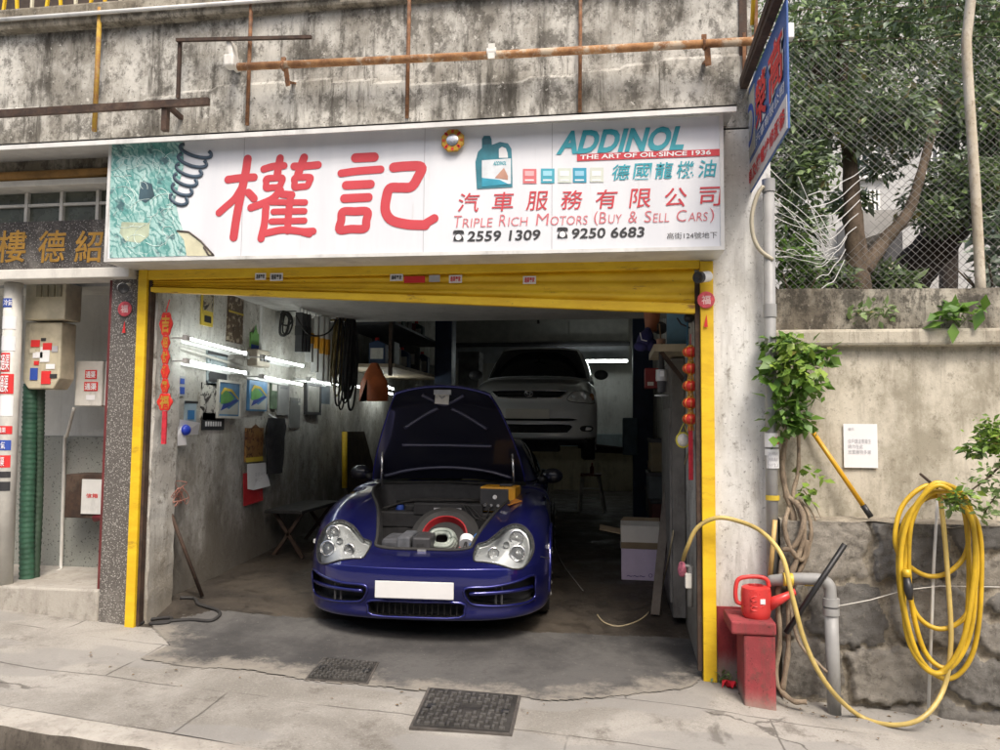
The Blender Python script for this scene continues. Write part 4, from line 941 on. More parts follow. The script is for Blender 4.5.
m = MB(); m.tube([(XL, (Y0 + Y1) / 2, Z1 + .03), (XL + .1, (Y0 + Y1) / 2, Z1 - .02)], .012, 6); m.build('hook', M['silver'], t)
t, r = poster(270, 383, 276, 409, 'poster', 'green and white narrow leaflet right of the rainbow pictures', 'leaflet', plain('green_leaflet', (.12, .18, .11), .5, 0, .4, 12)); pp(t, r, [(.1, .7), (.9, .7), (.9, .95), (.1, .95)], M['off_white'], 'heading')
t, r = poster(277, 384, 288, 415, 'poster', 'plain grey notice sheet right of the green leaflet', 'notice', plain('grey_sheet', (.34, .34, .33), .6, 0, .1)); pp(t, r, [(.2, .84), (.8, .84), (.8, .9), (.2, .9)], M['grey'], 'printed_line')
t, r = poster(289, 398, 299, 428, 'poster', 'plain grey notice sheet hanging lower and deeper in the bay', 'notice', plain('grey_sheet_dim', (.25, .25, .24), .6, 0, .1)); pp(t, r, [(.2, .84), (.8, .84), (.8, .9), (.2, .9)], M['grey'], 'printed_line')
t, r = poster(304, 386, 317, 412, 'picture', 'grey picture in a dark frame by the hanging hoses', 'picture', plain('grey_picture', (.28, .27, .24), .5, 0, .3, 6), .03); m = MB(); Y0, Y1, Z0, Z1, X0 = r
for (u0, u1, v0, v1) in ((Y0 - .03, Y1 + .03, Z0 - .03, Z0), (Y0 - .03, Y1 + .03, Z1, Z1 + .03), (Y0 - .03, Y0, Z0, Z1), (Y1, Y1 + .03, Z0, Z1)): m.box(XL, X0 + .012, u0, u1, v0, v1)
m.build('frame', M['dark'], t)
t, r = poster(321, 384, 329, 404, 'picture', 'blue grey clipboard deep on the left wall', 'clipboard', plain('blue_grey_board', (.12, .15, .18), .5, 0, .2)); pp(t, r, [(.3, .95), (.7, .95), (.7, 1.04), (.3, 1.04)], M['chrome'], 'clip')
t, r = poster(250, 333, 258, 348, 'poster', 'green and blue triangular flag card above the socket box', 'card', plain('flag_green', (.16, .36, .10), .5, 0, .2)); pp(t, r, [(0, -.2), (1, -.2), (1, .2), (0, .2)], M['blue_ink'], 'band'); pp(t, r, [(.25, .98), (.75, .98), (.5, 1.6)], plain('flag_tip', (.16, .36, .10), .5), 'tip')
# socket / switch box and its conduit
Y0, Y1, Z0, Z1 = wall_rect(247, 350, 260, 367); t = thing('switch_box', 'beige switch box between the wall tubes with a thin conduit above', 'switch box', (XL, (Y0 + Y1) / 2, Z0))
m = MB(); m.box(XL, XL + .10, Y0, Y1, Z0, Z1); m.build('case', plain('beige_box', (.40, .35, .28), .5, 0, .1, grime=.3), t, bevel=.01)
m = MB(); m.tube([(XL + .02, Y1 - .05, Z1), (XL + .02, Y1 - .05, 2.55)], .012, 8); m.build('conduit', M['white'], t)
m = MB()
for k in range(3): m.box(XL + .10, XL + .112, Y0 + .05 + k * .07, Y0 + .09 + k * .07, Z0 + .05, Z1 - .05)
m.build('switch', M['dark'], t)
a = PX(176, 346, XL + .03); b = PX(246, 368, XL + .03); pipe('cable_conduit', 'thin white conduit running between the two street-end tubes', [PX(174, 372, XL + .02), PX(174, 352, XL + .02), PX(177, 347, XL + .02), b], .012, M['off_white'], 'conduit')
# broom rod leaning on the wall, wire bundle above it
a, b = PX(168, 506, XL + .02), PX(203, 577, XL + .22); b[2] = zg(b[0], b[1]) + .02
pipe('iron_rod', 'thin dark rod leaning on the left wall, foot on the floor', [a, b], .014, M['dark_steel'], 'rod')
m = MB(); prnd = random.Random(5); c = PX(172, 494, XL + .05)
for k in range(5):
    P = [c + np.array([prnd.uniform(-.02, .05), prnd.uniform(-.02, .16), prnd.uniform(-.09, .09)]) for _ in range(5)]; m.tube(spline(P, 5, True), .003, 5, closed=True)
tag(m.build('wire_bundle', plain('pink_wire', (.35, .16, .12), .6)), 'tangle of thin pinkish wire hung beside the left jamb', 'wire')
# black cable on the ground by the left rail
P = [PG(x, y) + np.array([0, 0, .016]) for x, y in ((137, 627), (150, 622), (170, 620), (168, 625), (150, 626), (165, 624), (190, 622), (210, 623), (219, 618), (218, 613), (207, 609), (198, 606), (196, 602), (192, 600), (180, 600))]
m = MB(); m.tube(spline(P, 8), .012, 8); tag(m.build('rubber_cable', M['rubber'], smooth=True), 'black rubber cable curling over the ground from the left yellow rail', 'cable')
# lucky red hanging at the jamb
c0 = PY(165, 300, .0)
t = thing('lucky_charm', 'long red and gold Chinese hanging on the left jamb', 'hanging charm', (c0[0], 0.0, PY(165, 445, 0)[2]))
M['charm_red'] = plain('shiny_red_card', (.62, .035, .025), .35, .1, .15); M['charm_gold'] = plain('gold_foil', (.65, .36, .06), .35, .5, .15)
def jx(py): return PY(165 + (py - 380) * -.015, py, -.0)
def plaque(py0, py1, w0, w1, ch):
    a, b = jx(py1), jx(py0); m = MB(); h = b[2] - a[2]; n = 22; pts = []
    for k in range(n):
        an = 2 * math.pi * k / n; rr = 1 + .10 * math.cos(6 * an); pts.append((a[0] + w1 * rr * math.cos(an), -.006, (a[2] + b[2]) / 2 + h / 2 * rr * math.sin(an)))
    m.prism(pts, (0, .014, 0)); o = m.build('plaque', M['charm_red'], t, bevel=.003)
    m = MB(); put_text(m, ch, (a[0] - w1 * .62, -.006, a[2] + h * .14), (1, 0, 0), (0, 0, 1), (0, -1, 0), w1 * 1.24, h * .72, .03); m.build('lettering', M['charm_gold'], o)
plaque(312, 336, .05, .047, '吉')
for i, ch in enumerate('招財進寶'): plaque(335 + i * 14.5, 350 + i * 14.5, .03, .03, ch)
plaque(393, 411, .05, .055, '福')
m = MB(); a, b = jx(432), jx(411); m.box(a[0] - .016, a[0] + .016, -.008, .006, jx(444)[2], b[2]); m.build('tassel', plain('red_thread', (.48, .02, .035), .8, 0, .2, 40), t)
m = MB(); m.tube([jx(312), jx(299) + np.array([0, .04, 0])], .004, 6); m.build('cord', M['red_ink'], t)

# ------------------------------------------------------------------ hanging stock and shelves, back left
def hang_strip(px, y0, y1, w, mats, label, grp, x=XL + .35):
    a, b = PX(px, y1, x), PX(px, y0, x); t = thing('wiper_pack', label, 'wiper pack', b, grp); Z0, Z1 = a[2], b[2]; y = a[1]
    m = MB(); m.box(x - .06, x + .01, y - .01, y + .035, Z0, Z1); m.build('sleeve', mats[0], t, bevel=.004)
    m = MB(); zz = Z0 + (Z1 - Z0) * .42; m.box(x - .062, x + .012, y - .013, y + .037, zz, zz + (Z1 - Z0) * .24); m.build('band', mats[1], t)
    m = MB(); m.tube([(x - .02, y, Z1), (x - .02, y, Z1 + .05)], .004, 6); m.build('hook', M['silver'], t)
wm = (plain('white_sleeve', (.50, .50, .48), .4, 0, .1), plain('orange_yellow_band', (.55, .26, .02), .4, 0, .1))
for i, (px, y0, y1) in enumerate(((311, 318, 362), (316.5, 316, 372), (322, 316, 381), (327, 317, 382))):
    hang_strip(px, y0, y1, .05, wm, ('leftmost white wiper pack with orange band, the shortest of the four', 'second white wiper pack from the left in the hanging row', 'third white wiper pack from the left in the hanging row', 'rightmost white wiper pack, next to the dark hoses')[i], 'white and orange wiper packs hanging in a row')
for i, px in enumerate((301, 304.5, 308)):
    hang_strip(px, 312 + i, 352, .04, (M['dark'], M['ink']), ('leftmost dark blade sleeve hanging left of the white packs', 'middle dark blade sleeve hanging left of the white packs', 'dark blade sleeve touching the white packs')[i], 'dark blade sleeves on the wall')
def hose_loops(name, label, px, y0, y1, x, mat, n, spread, seed, r=.011, cat='hose'):
    prnd = random.Random(seed); m = MB()
    a, b = PX(px, y1, x), PX(px, y0, x)
    for k in range(n):
        w = prnd.uniform(.05, .13); dz = prnd.uniform(-.08, .12); dx = prnd.uniform(-spread, spread); dy = prnd.uniform(-.06, .06)
        P = [(a[0] + dx, a[1] + dy, b[2]), (a[0] + dx + .02, a[1] + dy + w, (a[2] + b[2]) / 2), (a[0] + dx, a[1] + dy + w * .6, a[2] + dz), (a[0] + dx - .02, a[1] + dy - w * .6, a[2] + dz), (a[0] + dx, a[1] + dy - w, (a[2] + b[2]) / 2)]
        m.tube(spline(P, 7, True), r * prnd.uniform(.7, 1.2), 6, closed=True)
    m.tube([(a[0] - .1, a[1], b[2] + .005), (a[0] + .1, a[1], b[2] + .005)], .012, 6)
    return tag(m.build(name, mat, smooth=True), label, cat)
hose_loops('belt_bundle', 'bundle of olive and yellow belts hanging beside the wiper packs', 335, 320, 384, XL + .4, plain('olive_belt', (.17, .13, .05), .6, 0, .5, 8), 7, .06, 3, cat='belts')
hose_loops('belt_bundle', 'thick bundle of black hoses hanging from the ceiling', 345, 315, 398, XL + .5, M['rubber'], 9, .07, 4, .013, 'hoses')
hose_loops('belt_bundle', 'small black cable coil hung high on the left wall', 286, 311, 326, XL + .1, M['rubber'], 5, .03, 8, .012, 'cable coil')
pipe('cable', 'long black cable sagging in front of the white wiper packs', [PX(296, 316, XL + .3), PX(306, 332, XL + .45), PX(318, 336, XL + .45), PX(330, 331, XL + .5), PX(337, 318, XL + .5)], .008, M['rubber'], 'cable', None, 8, 6)
# orange bag with white cloth
c = PX(374, 385, XL + 1.0); t = thing('orange_bag', 'orange carrier bag hanging under the tan shelf with a white flap', 'bag', c)
hb = PX(374, 363, XL + 1.0)[2] - PX(374, 401, XL + 1.0)[2]; zb = PX(374, 401, XL + 1.0)[2]
m = MB()
def ob(u, v): a = 2 * math.pi * u; w = .13 * (1 - .75 * max(0, v - .55) / .45) * (1 + .1 * math.sin(4 * a + 6 * v)); return (c[0] + w * math.cos(a), c[1] + w * .7 * math.sin(a), zb + hb * v)
m.grid(ob, 20, 12); m.build('body', plain('orange_plastic_bag', (.38, .09, .02), .45, 0, .3, 8), t, smooth=True)
m = MB(); q0, q1 = PX(364, 402, XL + 1.0), PX(371, 380, XL + 1.0); m.prism([(q0[0], q0[1] - .12, q0[2]), (q1[0], q1[1] - .12, q0[2] + .01), (q1[0], q1[1] - .12, q1[2]), (q0[0], q1[1] - .12, q1[2])], (0, .01, 0)); m.build('white_flap', M['off_white'], t)
sl_ = thing('wall_shelf', 'tan plank shelf crowded with dark stock at back left', 'shelf', PX(375, 370, XL + .3))
a, b = PX(353, 361, XL + .2), PX(402, 372, XL + .9)
ya_, yb_ = 3.6, 6.2; zs_ = PX(378, 366, XL + .6)[2]
m = MB(); m.box(XL + .01, XL + .75, ya_, yb_, zs_, zs_ + .04); m.build('board', plain('tan_board', (.36, .29, .2), .6, 0, .2), sl_)
m = MB(); m.box(XL + .01, XL + .75, ya_, yb_, zs_ + .5, zs_ + .53); m.build('board', M['dark'], sl_)
for y in (ya_, yb_):
    m = MB(); m.bar((XL + .7, y, zs_ - .1), (XL + .7, y, zs_ + 1.2), .04); m.build('upright', M['dark_steel'], sl_)
prnd = random.Random(11)
kinds = [('oil_can', 'can'), ('parts_carton', 'carton'), ('spray_can', 'can')]
cols = [((.03, .06, .14), 'dark blue'), ((.30, .29, .27), 'grey'), ((.05, .05, .05), 'black'), ((.22, .03, .03), 'dark red'), ((.28, .24, .16), 'tan'), ((.04, .10, .07), 'dark green')]
k = 0
spots = ['nearest the street on the tan shelf', 'second along the tan shelf', 'third along the tan shelf', 'fourth along the tan shelf', 'fifth along the tan shelf', 'sixth along the tan shelf', 'at the far end of the tan shelf']
tops = ['nearest the street on the top shelf', 'second along the top shelf', 'third along the top shelf', 'fourth along the top shelf', 'fifth along the top shelf', 'at the far end of the top shelf']
for lev, (zz, names) in enumerate(((zs_ + .041, spots), (zs_ + .531, tops))):
    for i, s in enumerate(names):
        y = ya_ + .18 + i * .36; nm, ct = kinds[(i + lev) % 3]; cc, cn = cols[(i * 2 + lev) % 6]; w, h = prnd.uniform(.16, .24), prnd.uniform(.22, .40); x = XL + .5
        t = thing(nm, '%s %s standing %s' % (cn, {'oil_can': 'oil can', 'parts_carton': 'parts carton', 'spray_can': 'fat spray can'}[nm], s), ct, (x, y, zz), 'stock on the back left shelves')
        mt = plain('stock_' + cn, cc, .45, 0, .2); m = MB()
        if nm == 'parts_carton':
            m.box(x - w / 2, x + w / 2, y - w / 2, y + w / 2, zz, zz + h); m.build('carton', mt, t, bevel=.006); m = MB(); m.box(x - w / 2 + .02, x + w / 2 - .02, y - w / 2 - .002, y - w / 2, zz + h * .3, zz + h * .7); m.build('label', M['off_white'], t)
        elif nm == 'oil_can':
            m.prism([(x - w / 2, y - .07, zz), (x + w / 2, y - .07, zz), (x + w / 2, y - .07, zz + h * .75), (x, y - .07, zz + h * .9), (x - w / 2, y - .07, zz + h * .8)], (0, .14, 0)); m.build('can', mt, t, bevel=.012); m = MB(); m.lathe([(.025, 0), (.025, .05)], (x - .02, y, zz + h * .85), 10); m.build('cap', M['red'], t); m = MB(); m.box(x - w / 2 + .02, x + w / 2 - .02, y - .073, y - .071, zz + h * .2, zz + h * .6); m.build('label', M['off_white'], t)
        else:
            m.lathe([(w / 3, 0), (w / 3, h * .8), (w / 6, h * .86)], (x, y, zz), 14); m.build('can', mt, t, smooth='angle'); m = MB(); m.lathe([(w / 6.5, 0), (w / 7, h * .14)], (x, y, zz + h * .86), 12); m.build('cap', M['off_white'], t)
# low folding table deep at the left wall
c = PX(318, 506, XL + .4); zt = c[2]
t = thing('work_table', 'low dark folding table against the left wall beside the blue car', 'table', (c[0], c[1], zg(c[0], c[1])))
y0, y1 = PX(300, 508, XL + .4)[1], PX(338, 506, XL + .4)[1]
m = MB(); m.box(XL + .05, XL + .42, y0, y1, zt - .03, zt); m.build('top', M['rubber'], t, bevel=.005)
for sy in (y0 + .12, y1 - .12):
    for s in (-1, 1):
        zf = zg(XL + .3, sy); m = MB(); m.bar((XL + .24 + s * .15, sy, zf), (XL + .24 - s * .14, sy, zt - .03), .03); m.build('leg', M['dark_steel'], t)
# yellow post and pale panel leaning on the left wall beyond
pipe('yellow_pole', 'upright yellow pole standing against the left wall behind the table', [PX(344.5, 488, XL + .25), PX(344.5, 432, XL + .2)], .03, M['yellow'], 'pole')
a, b, c, d = [PX(x, y, XL + .3) for x, y in ((347, 500), (376, 500), (352, 432), (344, 432))]
m = MB(); m.prism([(a[0], a[1], zg(a[0], a[1]) + .02), (b[0], a[1] + 1.4, zg(a[0], a[1]) + .05), (c[0] - .1, a[1] + .8, c[2]), (d[0] - .1, a[1] + .2, d[2])], (.02, 0, 0)); tag(m.build('leaning_panel', plain('brown_panel', (.10, .075, .05), .7, 0, .3)), 'tapering brown panel leaning on the wall beside the yellow pole', 'panel')

# ------------------------------------------------------------------ the two-post lift
lf = thing('car_lift', 'dark blue two post car lift holding the silver car', 'car lift', (-.86, 4.4, .2))
LY = 5.6
def post(px0, px1, ytop, zt):
    a, b = PY(px0, 400, LY), PY(px1, 400, LY); zf = zg(0, LY) - .03
    m = MB(); m.box(a[0], b[0], LY, LY + .05, zf, zt); m.box(a[0], a[0] + .05, LY + .05, LY + .3, zf, zt); m.box(b[0] - .05, b[0], LY + .05, LY + .3, zf, zt); m.build('post', plain('navy_blue_steel', (.02, .035, .075), .45, .1, .2), lf, bevel=.008)
    m = MB(); m.box(a[0] - .1, b[0] + .1, LY - .1, LY + .4, zf, zf + .03); m.build('base_plate', M['dark_steel'], lf)
    return a, b
pl_ = post(434, 451, 318, 3.3); pr_ = post(633, 655, 318, 3.3)
m = MB(); m.box(pl_[0][0], pr_[1][0], LY + .06, LY + .22, 3.3, 3.42); m.build('overhead_beam', plain('navy_blue_steel', (.02, .035, .075)), lf)
CZ = 1.12                                     # how far the silver car hangs above the floor datum
SCX, SCY = -.965, 3.75
for s, px in ((-1, pl_[1][0]), (1, pr_[0][0])):
    m = MB(); m.box(px - .14 if s > 0 else px - .06, px + .06 if s > 0 else px + .14, LY - .12, LY + .2, CZ - .05, CZ + .45); m.build('carriage', plain('blue_grey_steel', (.10, .16, .2), .5, 0, .2), lf, bevel=.01)
    for dy in (-.0, 1.6):
        m = MB(); m.bar((px - s * .02, LY + .05, CZ + .0), (SCX + s * .55, LY + dy, CZ + .02), .09, .08); m.build('lift_arm', M['dark_steel'], lf)
        m = MB(); m.lathe([(.06, 0), (.06, .10)], (SCX + s * .55, LY + dy, CZ + .03), 12); m.build('lift_pad', M['rubber'], lf)
# hook and chain from the beam over the silver car
a = PY(537, 320, LY - .2); m = MB(); m.tube([(a[0], LY - .05, 3.36), (a[0] - .01, LY - .1, 3.1), (a[0] + .01, LY - .1, 2.86)], .02, 6); m.tube([(a[0] - .12, LY - .1, 3.3), (a[0], LY - .1, 3.22), (a[0] + .1, LY - .1, 3.34)], .02, 6)
tag(m.build('cable_bunch', M['rubber'], smooth=True), 'bunch of dark cable hanging from the beam above the silver car', 'cable')
# back wall cupboards: wide grey panel and white panel
zA, zB, zC = PY(540, 319, 10)[2], PY(540, 343, 10)[2], PY(540, 360, 10)[2]
a, b = PY(452, 330, 9.9), PY(629, 330, 9.9); t = thing('wall_cabinet', 'wide dull grey cabinet across the back wall above the silver car', 'cabinet', (a[0], 9.95, zB))
m = MB(); m.box(a[0], b[0], 9.95, 10.19, zB, zA + .25); m.build('case', plain('dull_grey_board', (.40, .40, .37), .6, 0, .12), t)
m = MB(); m.box(a[0] - .05, b[0] + .02, 9.9, 10.19, zB - .05, zB); m.build('bottom_rail', M['dark'], t)
for k in range(3):
    m = MB(); x0 = a[0] + (b[0] - a[0]) * k / 3; m.box(x0 + .01, x0 + (b[0] - a[0]) / 3 - .01, 9.925, 9.948, zB + .02, zA + .22); m.build('door', plain('dull_grey_door', (.37, .37, .345), .6, 0, .12), t)
m = MB(); m.box(a[0], b[0], 10.12, 10.19, zC - .05, zB - .06); tag(m.build('backboard', plain('pale_grey_board', (.50, .53, .56), .6, 0, .1)), 'pale board on the back wall behind the lit tube', 'board')
# grey cupboards and boxes seen over the blue bonnet at left
def crate(px0, py0, px1, py1, y, dep, name, label, cat, mat, lid=None, grp=None):
    a, b = PY(px0, py1, y), PY(px1, py0, y); t = thing(name, label, cat, ((a[0] + b[0]) / 2, y + dep / 2, a[2]), grp)
    m = MB(); m.box(a[0], b[0], y, y + dep, a[2], b[2]); m.build('body', mat, t, bevel=.006)
    m = MB(); m.box(a[0] - .01, b[0] + .01, y - .01, y + dep, b[2] - (b[2] - a[2]) * .14, b[2] + .004); m.build('lid', lid or mat, t, bevel=.004)
    return t
a = PY(420, 400, 8); m = MB(); x0, x1 = PY(396, 390, 8)[0], PY(436, 390, 8)[0]
t = thing('tool_cabinet', 'pale grey drawer cabinet at the back, left of the blue lift post', 'cabinet', ((x0 + x1) / 2, 8.2, .2)); zc0, zc1 = zg(x0, 8), PY(420, 365, 8)[2]
m.box(x0, x1, 8, 8.5, zc0, zc1); m.build('case', plain('pale_drawer_grey', (.36, .38, .38), .5, 0, .1), t, bevel=.006)
for k in range(7):
    zz = zc0 + .1 + k * (zc1 - zc0 - .15) / 7
    m = MB(); m.box(x0 + .02, x1 - .02, 7.985, 8, zz, zz + (zc1 - zc0 - .15) / 7 - .02); dr = m.build('drawer', plain('pale_drawer_face', (.40, .42, .42), .5, 0, .1), t)
    m = MB(); m.box((x0 + x1) / 2 - .1, (x0 + x1) / 2 + .1, 7.97, 7.984, zz + .05, zz + .07); m.build('handle', M['dark'], dr)
crate(458, 352, 479, 395, 7.6, .4, 'striped_sack', 'grey white sack pile seen left of the silver car roof', 'sack', plain('grey_sack', (.18, .18, .18), .8, 0, .6, 3))
# stool under the silver car
t = thing('step_stool', 'worn white wooden stool with red top standing under the silver car', 'stool', PY(591, 518, 6.4))
a, b, = PY(577, 519, 6.4), PY(606, 519, 6.4); zt = PY(591, 474, 6.4)[2]; x0, x1 = a[0], b[0]; zf = zg(0, 6.4) + .0
m = MB(); m.box(x0 + .05, x1 - .07, 6.38, 6.68, zt - .03, zt); m.build('seat', plain('red_brown_paint', (.24, .06, .03), .6, 0, .3), t, bevel=.005)
for sx, xt in ((x0 + .03, x0 + .08), (x1 - .02, x1 - .11)):
    for y in (6.38, 6.66):
        m = MB(); m.bar((sx, y + (.06 if y > 6.5 else -.03), zf), (xt, y, zt - .03), .035); m.build('leg', plain('worn_white_wood', (.50, .47, .42), .7, 0, .2, grime=.5), t)
for zz in (.35, .62):
    m = MB(); z = zf + (zt - zf) * zz; m.bar((x0 + .04 + .03 * zz, 6.37, z), (x1 - .03 - .06 * zz, 6.37, z), .03, .02); m.build('rung', M['off_white'], t)
c = PY(592, 470, 6.45); m = MB(); m.lathe([(.03, 0), (.03, .09), (.012, .12), (.012, .16)], (c[0], 6.5, zt), 12); tag(m.build('grease_pot', plain('red_tin', (.3, .04, .03), .5), smooth='angle'), 'little red tin standing on the white stool', 'tin')

# ------------------------------------------------------------------ right side of the bay
# carton on top of a lilac box
p, q = PG(621, 580), PG(662, 580); y = p[1]; zz1 = PY(640, 549, y)[2]; zz0 = zg((p[0] + q[0]) / 2, y)
t = thing('lilac_box', 'pale lilac carton on the garage floor under an open cardboard box', 'box', ((p[0] + q[0]) / 2, y + .2, zz0))
m = MB(); m.box(p[0] + .004, q[0] - .004, y, y + .36, zz0, zz1); m.build('carton', plain('lilac_card', (.66, .56, .72), .7, 0, .06), t, bevel=.004)
m = MB(); put_text(m, 'O', (q[0] - .12, y, zz0 + .03), (1, 0, 0), (0, 0, 1), (0, -1, 0), .035, .035, 0); put_text(m, '~~~', (p[0] + .05, y, zz0 + .03), (1, 0, 0), (0, 0, 1), (0, -1, 0), .16, .015, 0); m.build('lettering', plain('violet_ink', (.16, .09, .3), .6), t)
zz2 = PY(640, 526, y)[2]
t = thing('cardboard_box', 'open cardboard box with side flaps out, standing on the lilac carton', 'box', ((p[0] + q[0]) / 2, y + .2, zz1))
cb = plain('brown_cardboard', (.36, .27, .17), .8, 0, .1); cw = plain('white_card', (.76, .72, .64), .8, 0, .05)
m = MB(); m.box(p[0] - .005, q[0] + .005, y - .005, y + .37, zz1 + .001, zz1 + .012); m.box(p[0], q[0], y, y + .01, zz1 + .012, zz2); m.box(p[0], q[0], y + .36, y + .37, zz1 + .012, zz2); m.box(p[0], p[0] + .01, y + .01, y + .36, zz1 + .012, zz2); m.box(q[0] - .01, q[0], y + .01, y + .36, zz1 + .012, zz2); m.build('carton', cw, t)
m = MB(); m.prism([(p[0], y - .006, zz1 + .002), (q[0], y - .006, zz1 + .002), (q[0] + .0, y - .03, zz1 + .06), (p[0] + .0, y - .03, zz1 + .06)], (0, .005, 0)); m.build('front_strip', cb, t)
m = MB(); m.prism([(p[0], y + .02, zz1 + .13), (p[0], y + .34, zz1 + .13), (p[0] - .19, y + .30, zz1 + .17), (p[0] - .19, y - .02, zz1 + .17)], (.0, 0, -.008)); m.build('flap', cb, t)
m = MB(); m.prism([(q[0], y + .02, zz1 + .14), (q[0], y + .34, zz1 + .14), (q[0] + .09, y + .34, zz1 + .27), (q[0] + .08, y + .02, zz1 + .25)], (.008, 0, 0)); m.build('flap', cb, t)
m = MB(); m.prism([(p[0], y + .372, zz2), (q[0], y + .372, zz2), (q[0], y + .40, zz2 + .03), (p[0] + .03, y + .40, zz2 + .03)], (0, .006, 0)); m.build('flap', cb, t)
# plank leaning on the right wall
a = PX(655, 552, XR - .22); b = PX(672, 447, XR - .04); m = MB(); m.bar((a[0], a[1], zg(a[0], a[1]) + .01), (b[0], b[1], b[2]), .07, .03); tag(m.build('plank', plain('grey_wood', (.13, .11, .09), .8, 0, .25, 9), bevel=.004), 'long dark plank leaning on the right wall behind the cartons', 'plank')
# loose wire from the wall down to the floor
P = [PX(693, 440, XR - .01), PX(684, 466, XR - .01), PX(677, 500, XR - .02), PY(672, 540, .9), PG(660, 596) + np.array([0, 0, .02]), PG(645, 617) + np.array([0, 0, .008]), PG(622, 627) + np.array([0, 0, .008]), PG(605, 624) + np.array([0, 0, .008]), PG(597, 616) + np.array([0, 0, .01])]
pipe('loose_wire', 'thin beige wire hanging down the right wall and curling on the floor', P, .006, plain('beige_wire', (.42, .35, .22), .5), 'wire', None, 6, 8)
pipe('loose_wire', 'thin grey wire lying on the floor right of the blue car', [PG(550, 530) + np.array([0, 0, .01]), PG(560, 560) + np.array([0, 0, .01]), PG(583, 592) + np.array([0, 0, .01])], .004, M['grey_pipe'], 'wire', None, 6, 6)
# lantern string
lx = .49
ly = -.0
t = thing('lantern_string', 'string of five small red lanterns with long tassel inside the right rail', 'lantern string', PY(690, 480, .12))
for py in (352, 368.5, 386, 403, 419):
    c = PY(690.5, py, .12); m = MB(); m.ball(c, (.050, .050, .036), 16, 10); L = m.build('lantern', M['charm_red'], t, smooth=True)
    m = MB(); m.lathe([(.018, -.034), (.020, -.04), (.012, -.046)], c, 12); m.lathe([(.012, .046), (.020, .04), (.018, .032)], c, 12)
    for k in range(8):
        a = k * math.pi / 4; m.tube([(c[0] + .051 * math.cos(a) * math.cos(b), c[1] + .051 * math.sin(a) * math.cos(b), c[2] + .037 * math.sin(b)) for b in np.linspace(-1.2, 1.2, 7)], .002, 4)
    m.build('gold_trim', M['charm_gold'], L)
    m = MB(); 
    for k in range(7): a = k * .9; m.tube([(c[0] + .015 * math.cos(a), c[1] + .015 * math.sin(a), c[2] - .045), (c[0] + .02 * math.cos(a), c[1] + .02 * math.sin(a), c[2] - .075)], .003, 4)
    m.build('fringe', M['charm_gold'], L)
a, b = PY(690.5, 425, .12), PY(690.5, 334, .12); m = MB(); m.tube([a, b], .003, 5); m.build('cord', M['red_ink'], t)
a, b = PY(691, 480, .12), PY(691, 426, .12); m = MB(); m.box(a[0] - .014, a[0] + .014, .115, .125, a[2], b[2]); m.build('tassel', plain('red_thread', (.48, .02, .035)), t)
# blue board, beige shelf, hand tools hung on the right
a, b = PY(667, 345, .75), PY(696, 316, .75); m = MB(); m.box(a[0], XR - .005, .75, .78, a[2], b[2] + .1); tag(m.build('blue_board', plain('sky_blue_board', (.16, .32, .45), .5, 0, .1)), 'sky blue board behind the tools at the right wall', 'board')
a, b = PY(660, 357, .7), PY(697, 346, .7); t = thing('tool_shelf', 'short beige shelf at the right wall loaded with tools', 'shelf', (a[0], .8, a[2])); m = MB(); m.box(a[0] - .05, XR - .005, .55, 1.3, b[2] - .05, b[2]); m.build('board', plain('beige_board', (.46, .40, .28), .6, 0, .15, grime=.3), t)
m = MB(); m.bar((a[0], .6, b[2] - .05), (XR - .01, .6, b[2] - .3), .03); m.build('bracket', M['dark_steel'], t)
shz = b[2]
def grinder(px, py, y, label):
    c = PY(px, py, y); t = thing('angle_grinder', label, 'power tool', c); m = MB()
    m.lathe([(.001, -.14), (.028, -.13), (.032, -.02), (.036, .0), (.022, .03), (.018, .16), (.001, .17)], c, 14); m.build('body', M['dark'], t, smooth='angle')
    m = MB(); m.lathe([(.04, -.05), (.042, -.03), (.04, .03)], c, 14); m.build('motor_case', M['silver'], t, smooth='angle')
    m = MB(); m.box(c[0] - .014, c[0] + .014, c[1] - .044, c[1] - .04, c[2] - .02, c[2] + .02); m.build('label', M['paper'], t)
    m = MB(); m.tube([(c[0], c[1], c[2] + .16), (c[0] + .005, c[1], shz + .01)], .008, 6); m.build('cord', M['rubber'], t, smooth=True)
    m = MB(); m.lathe([(.05, -.16), (.05, -.15)], c, 18); m.build('disc', M['silver'], t)
grinder(661.5, 374, .62, 'grey and black angle grinder hanging by its cord from the beige shelf')
t = thing('wall_box', 'dark red metal fuse box with white label on the right wall under the shelf', 'fuse box', PY(650, 380, 1.3)); a, b = PY(645, 388, 1.5), PY(657, 368, 1.5); m = MB(); m.box(a[0], b[0] + .05, 1.5, 1.65, a[2], b[2]); m.build('case', plain('dark_red_metal', (.22, .025, .025), .5), t, bevel=.006); m = MB(); m.box(a[0] + .02, a[0] + .07, 1.49, 1.499, a[2] + .02, a[2] + .05); m.build('label', M['off_white'], t)
t = thing('dark_blue_bag', 'navy bag with white strap on top of the right shelf', 'bag', PY(645, 345, .9)); c = PY(645, 340, 1.0); m = MB(); m.ball(c, (.06, .09, .085), 14, 10, Matrix.Rotation(R(25), 3, 'Y')); m.ball(c + np.array([.045, .01, -.035]), (.05, .08, .05), 12, 8); m.ball(c + np.array([-.03, -.02, -.05]), (.055, .07, .04), 12, 8); m.ball(c + np.array([.02, 0, .06]), (.03, .05, .04), 10, 8); m.build('body', plain('navy_cloth', (.03, .03, .13), .8, 0, .3), t, smooth=True); m = MB(); m.tube([(c[0] - .04, c[1] - .095, c[2] + .045), (c[0] - .03, c[1] - .11, c[2] - .01), (c[0] + .01, c[1] - .108, c[2] - .02)], .004, 6); m.build('strap', M['paper'], t)
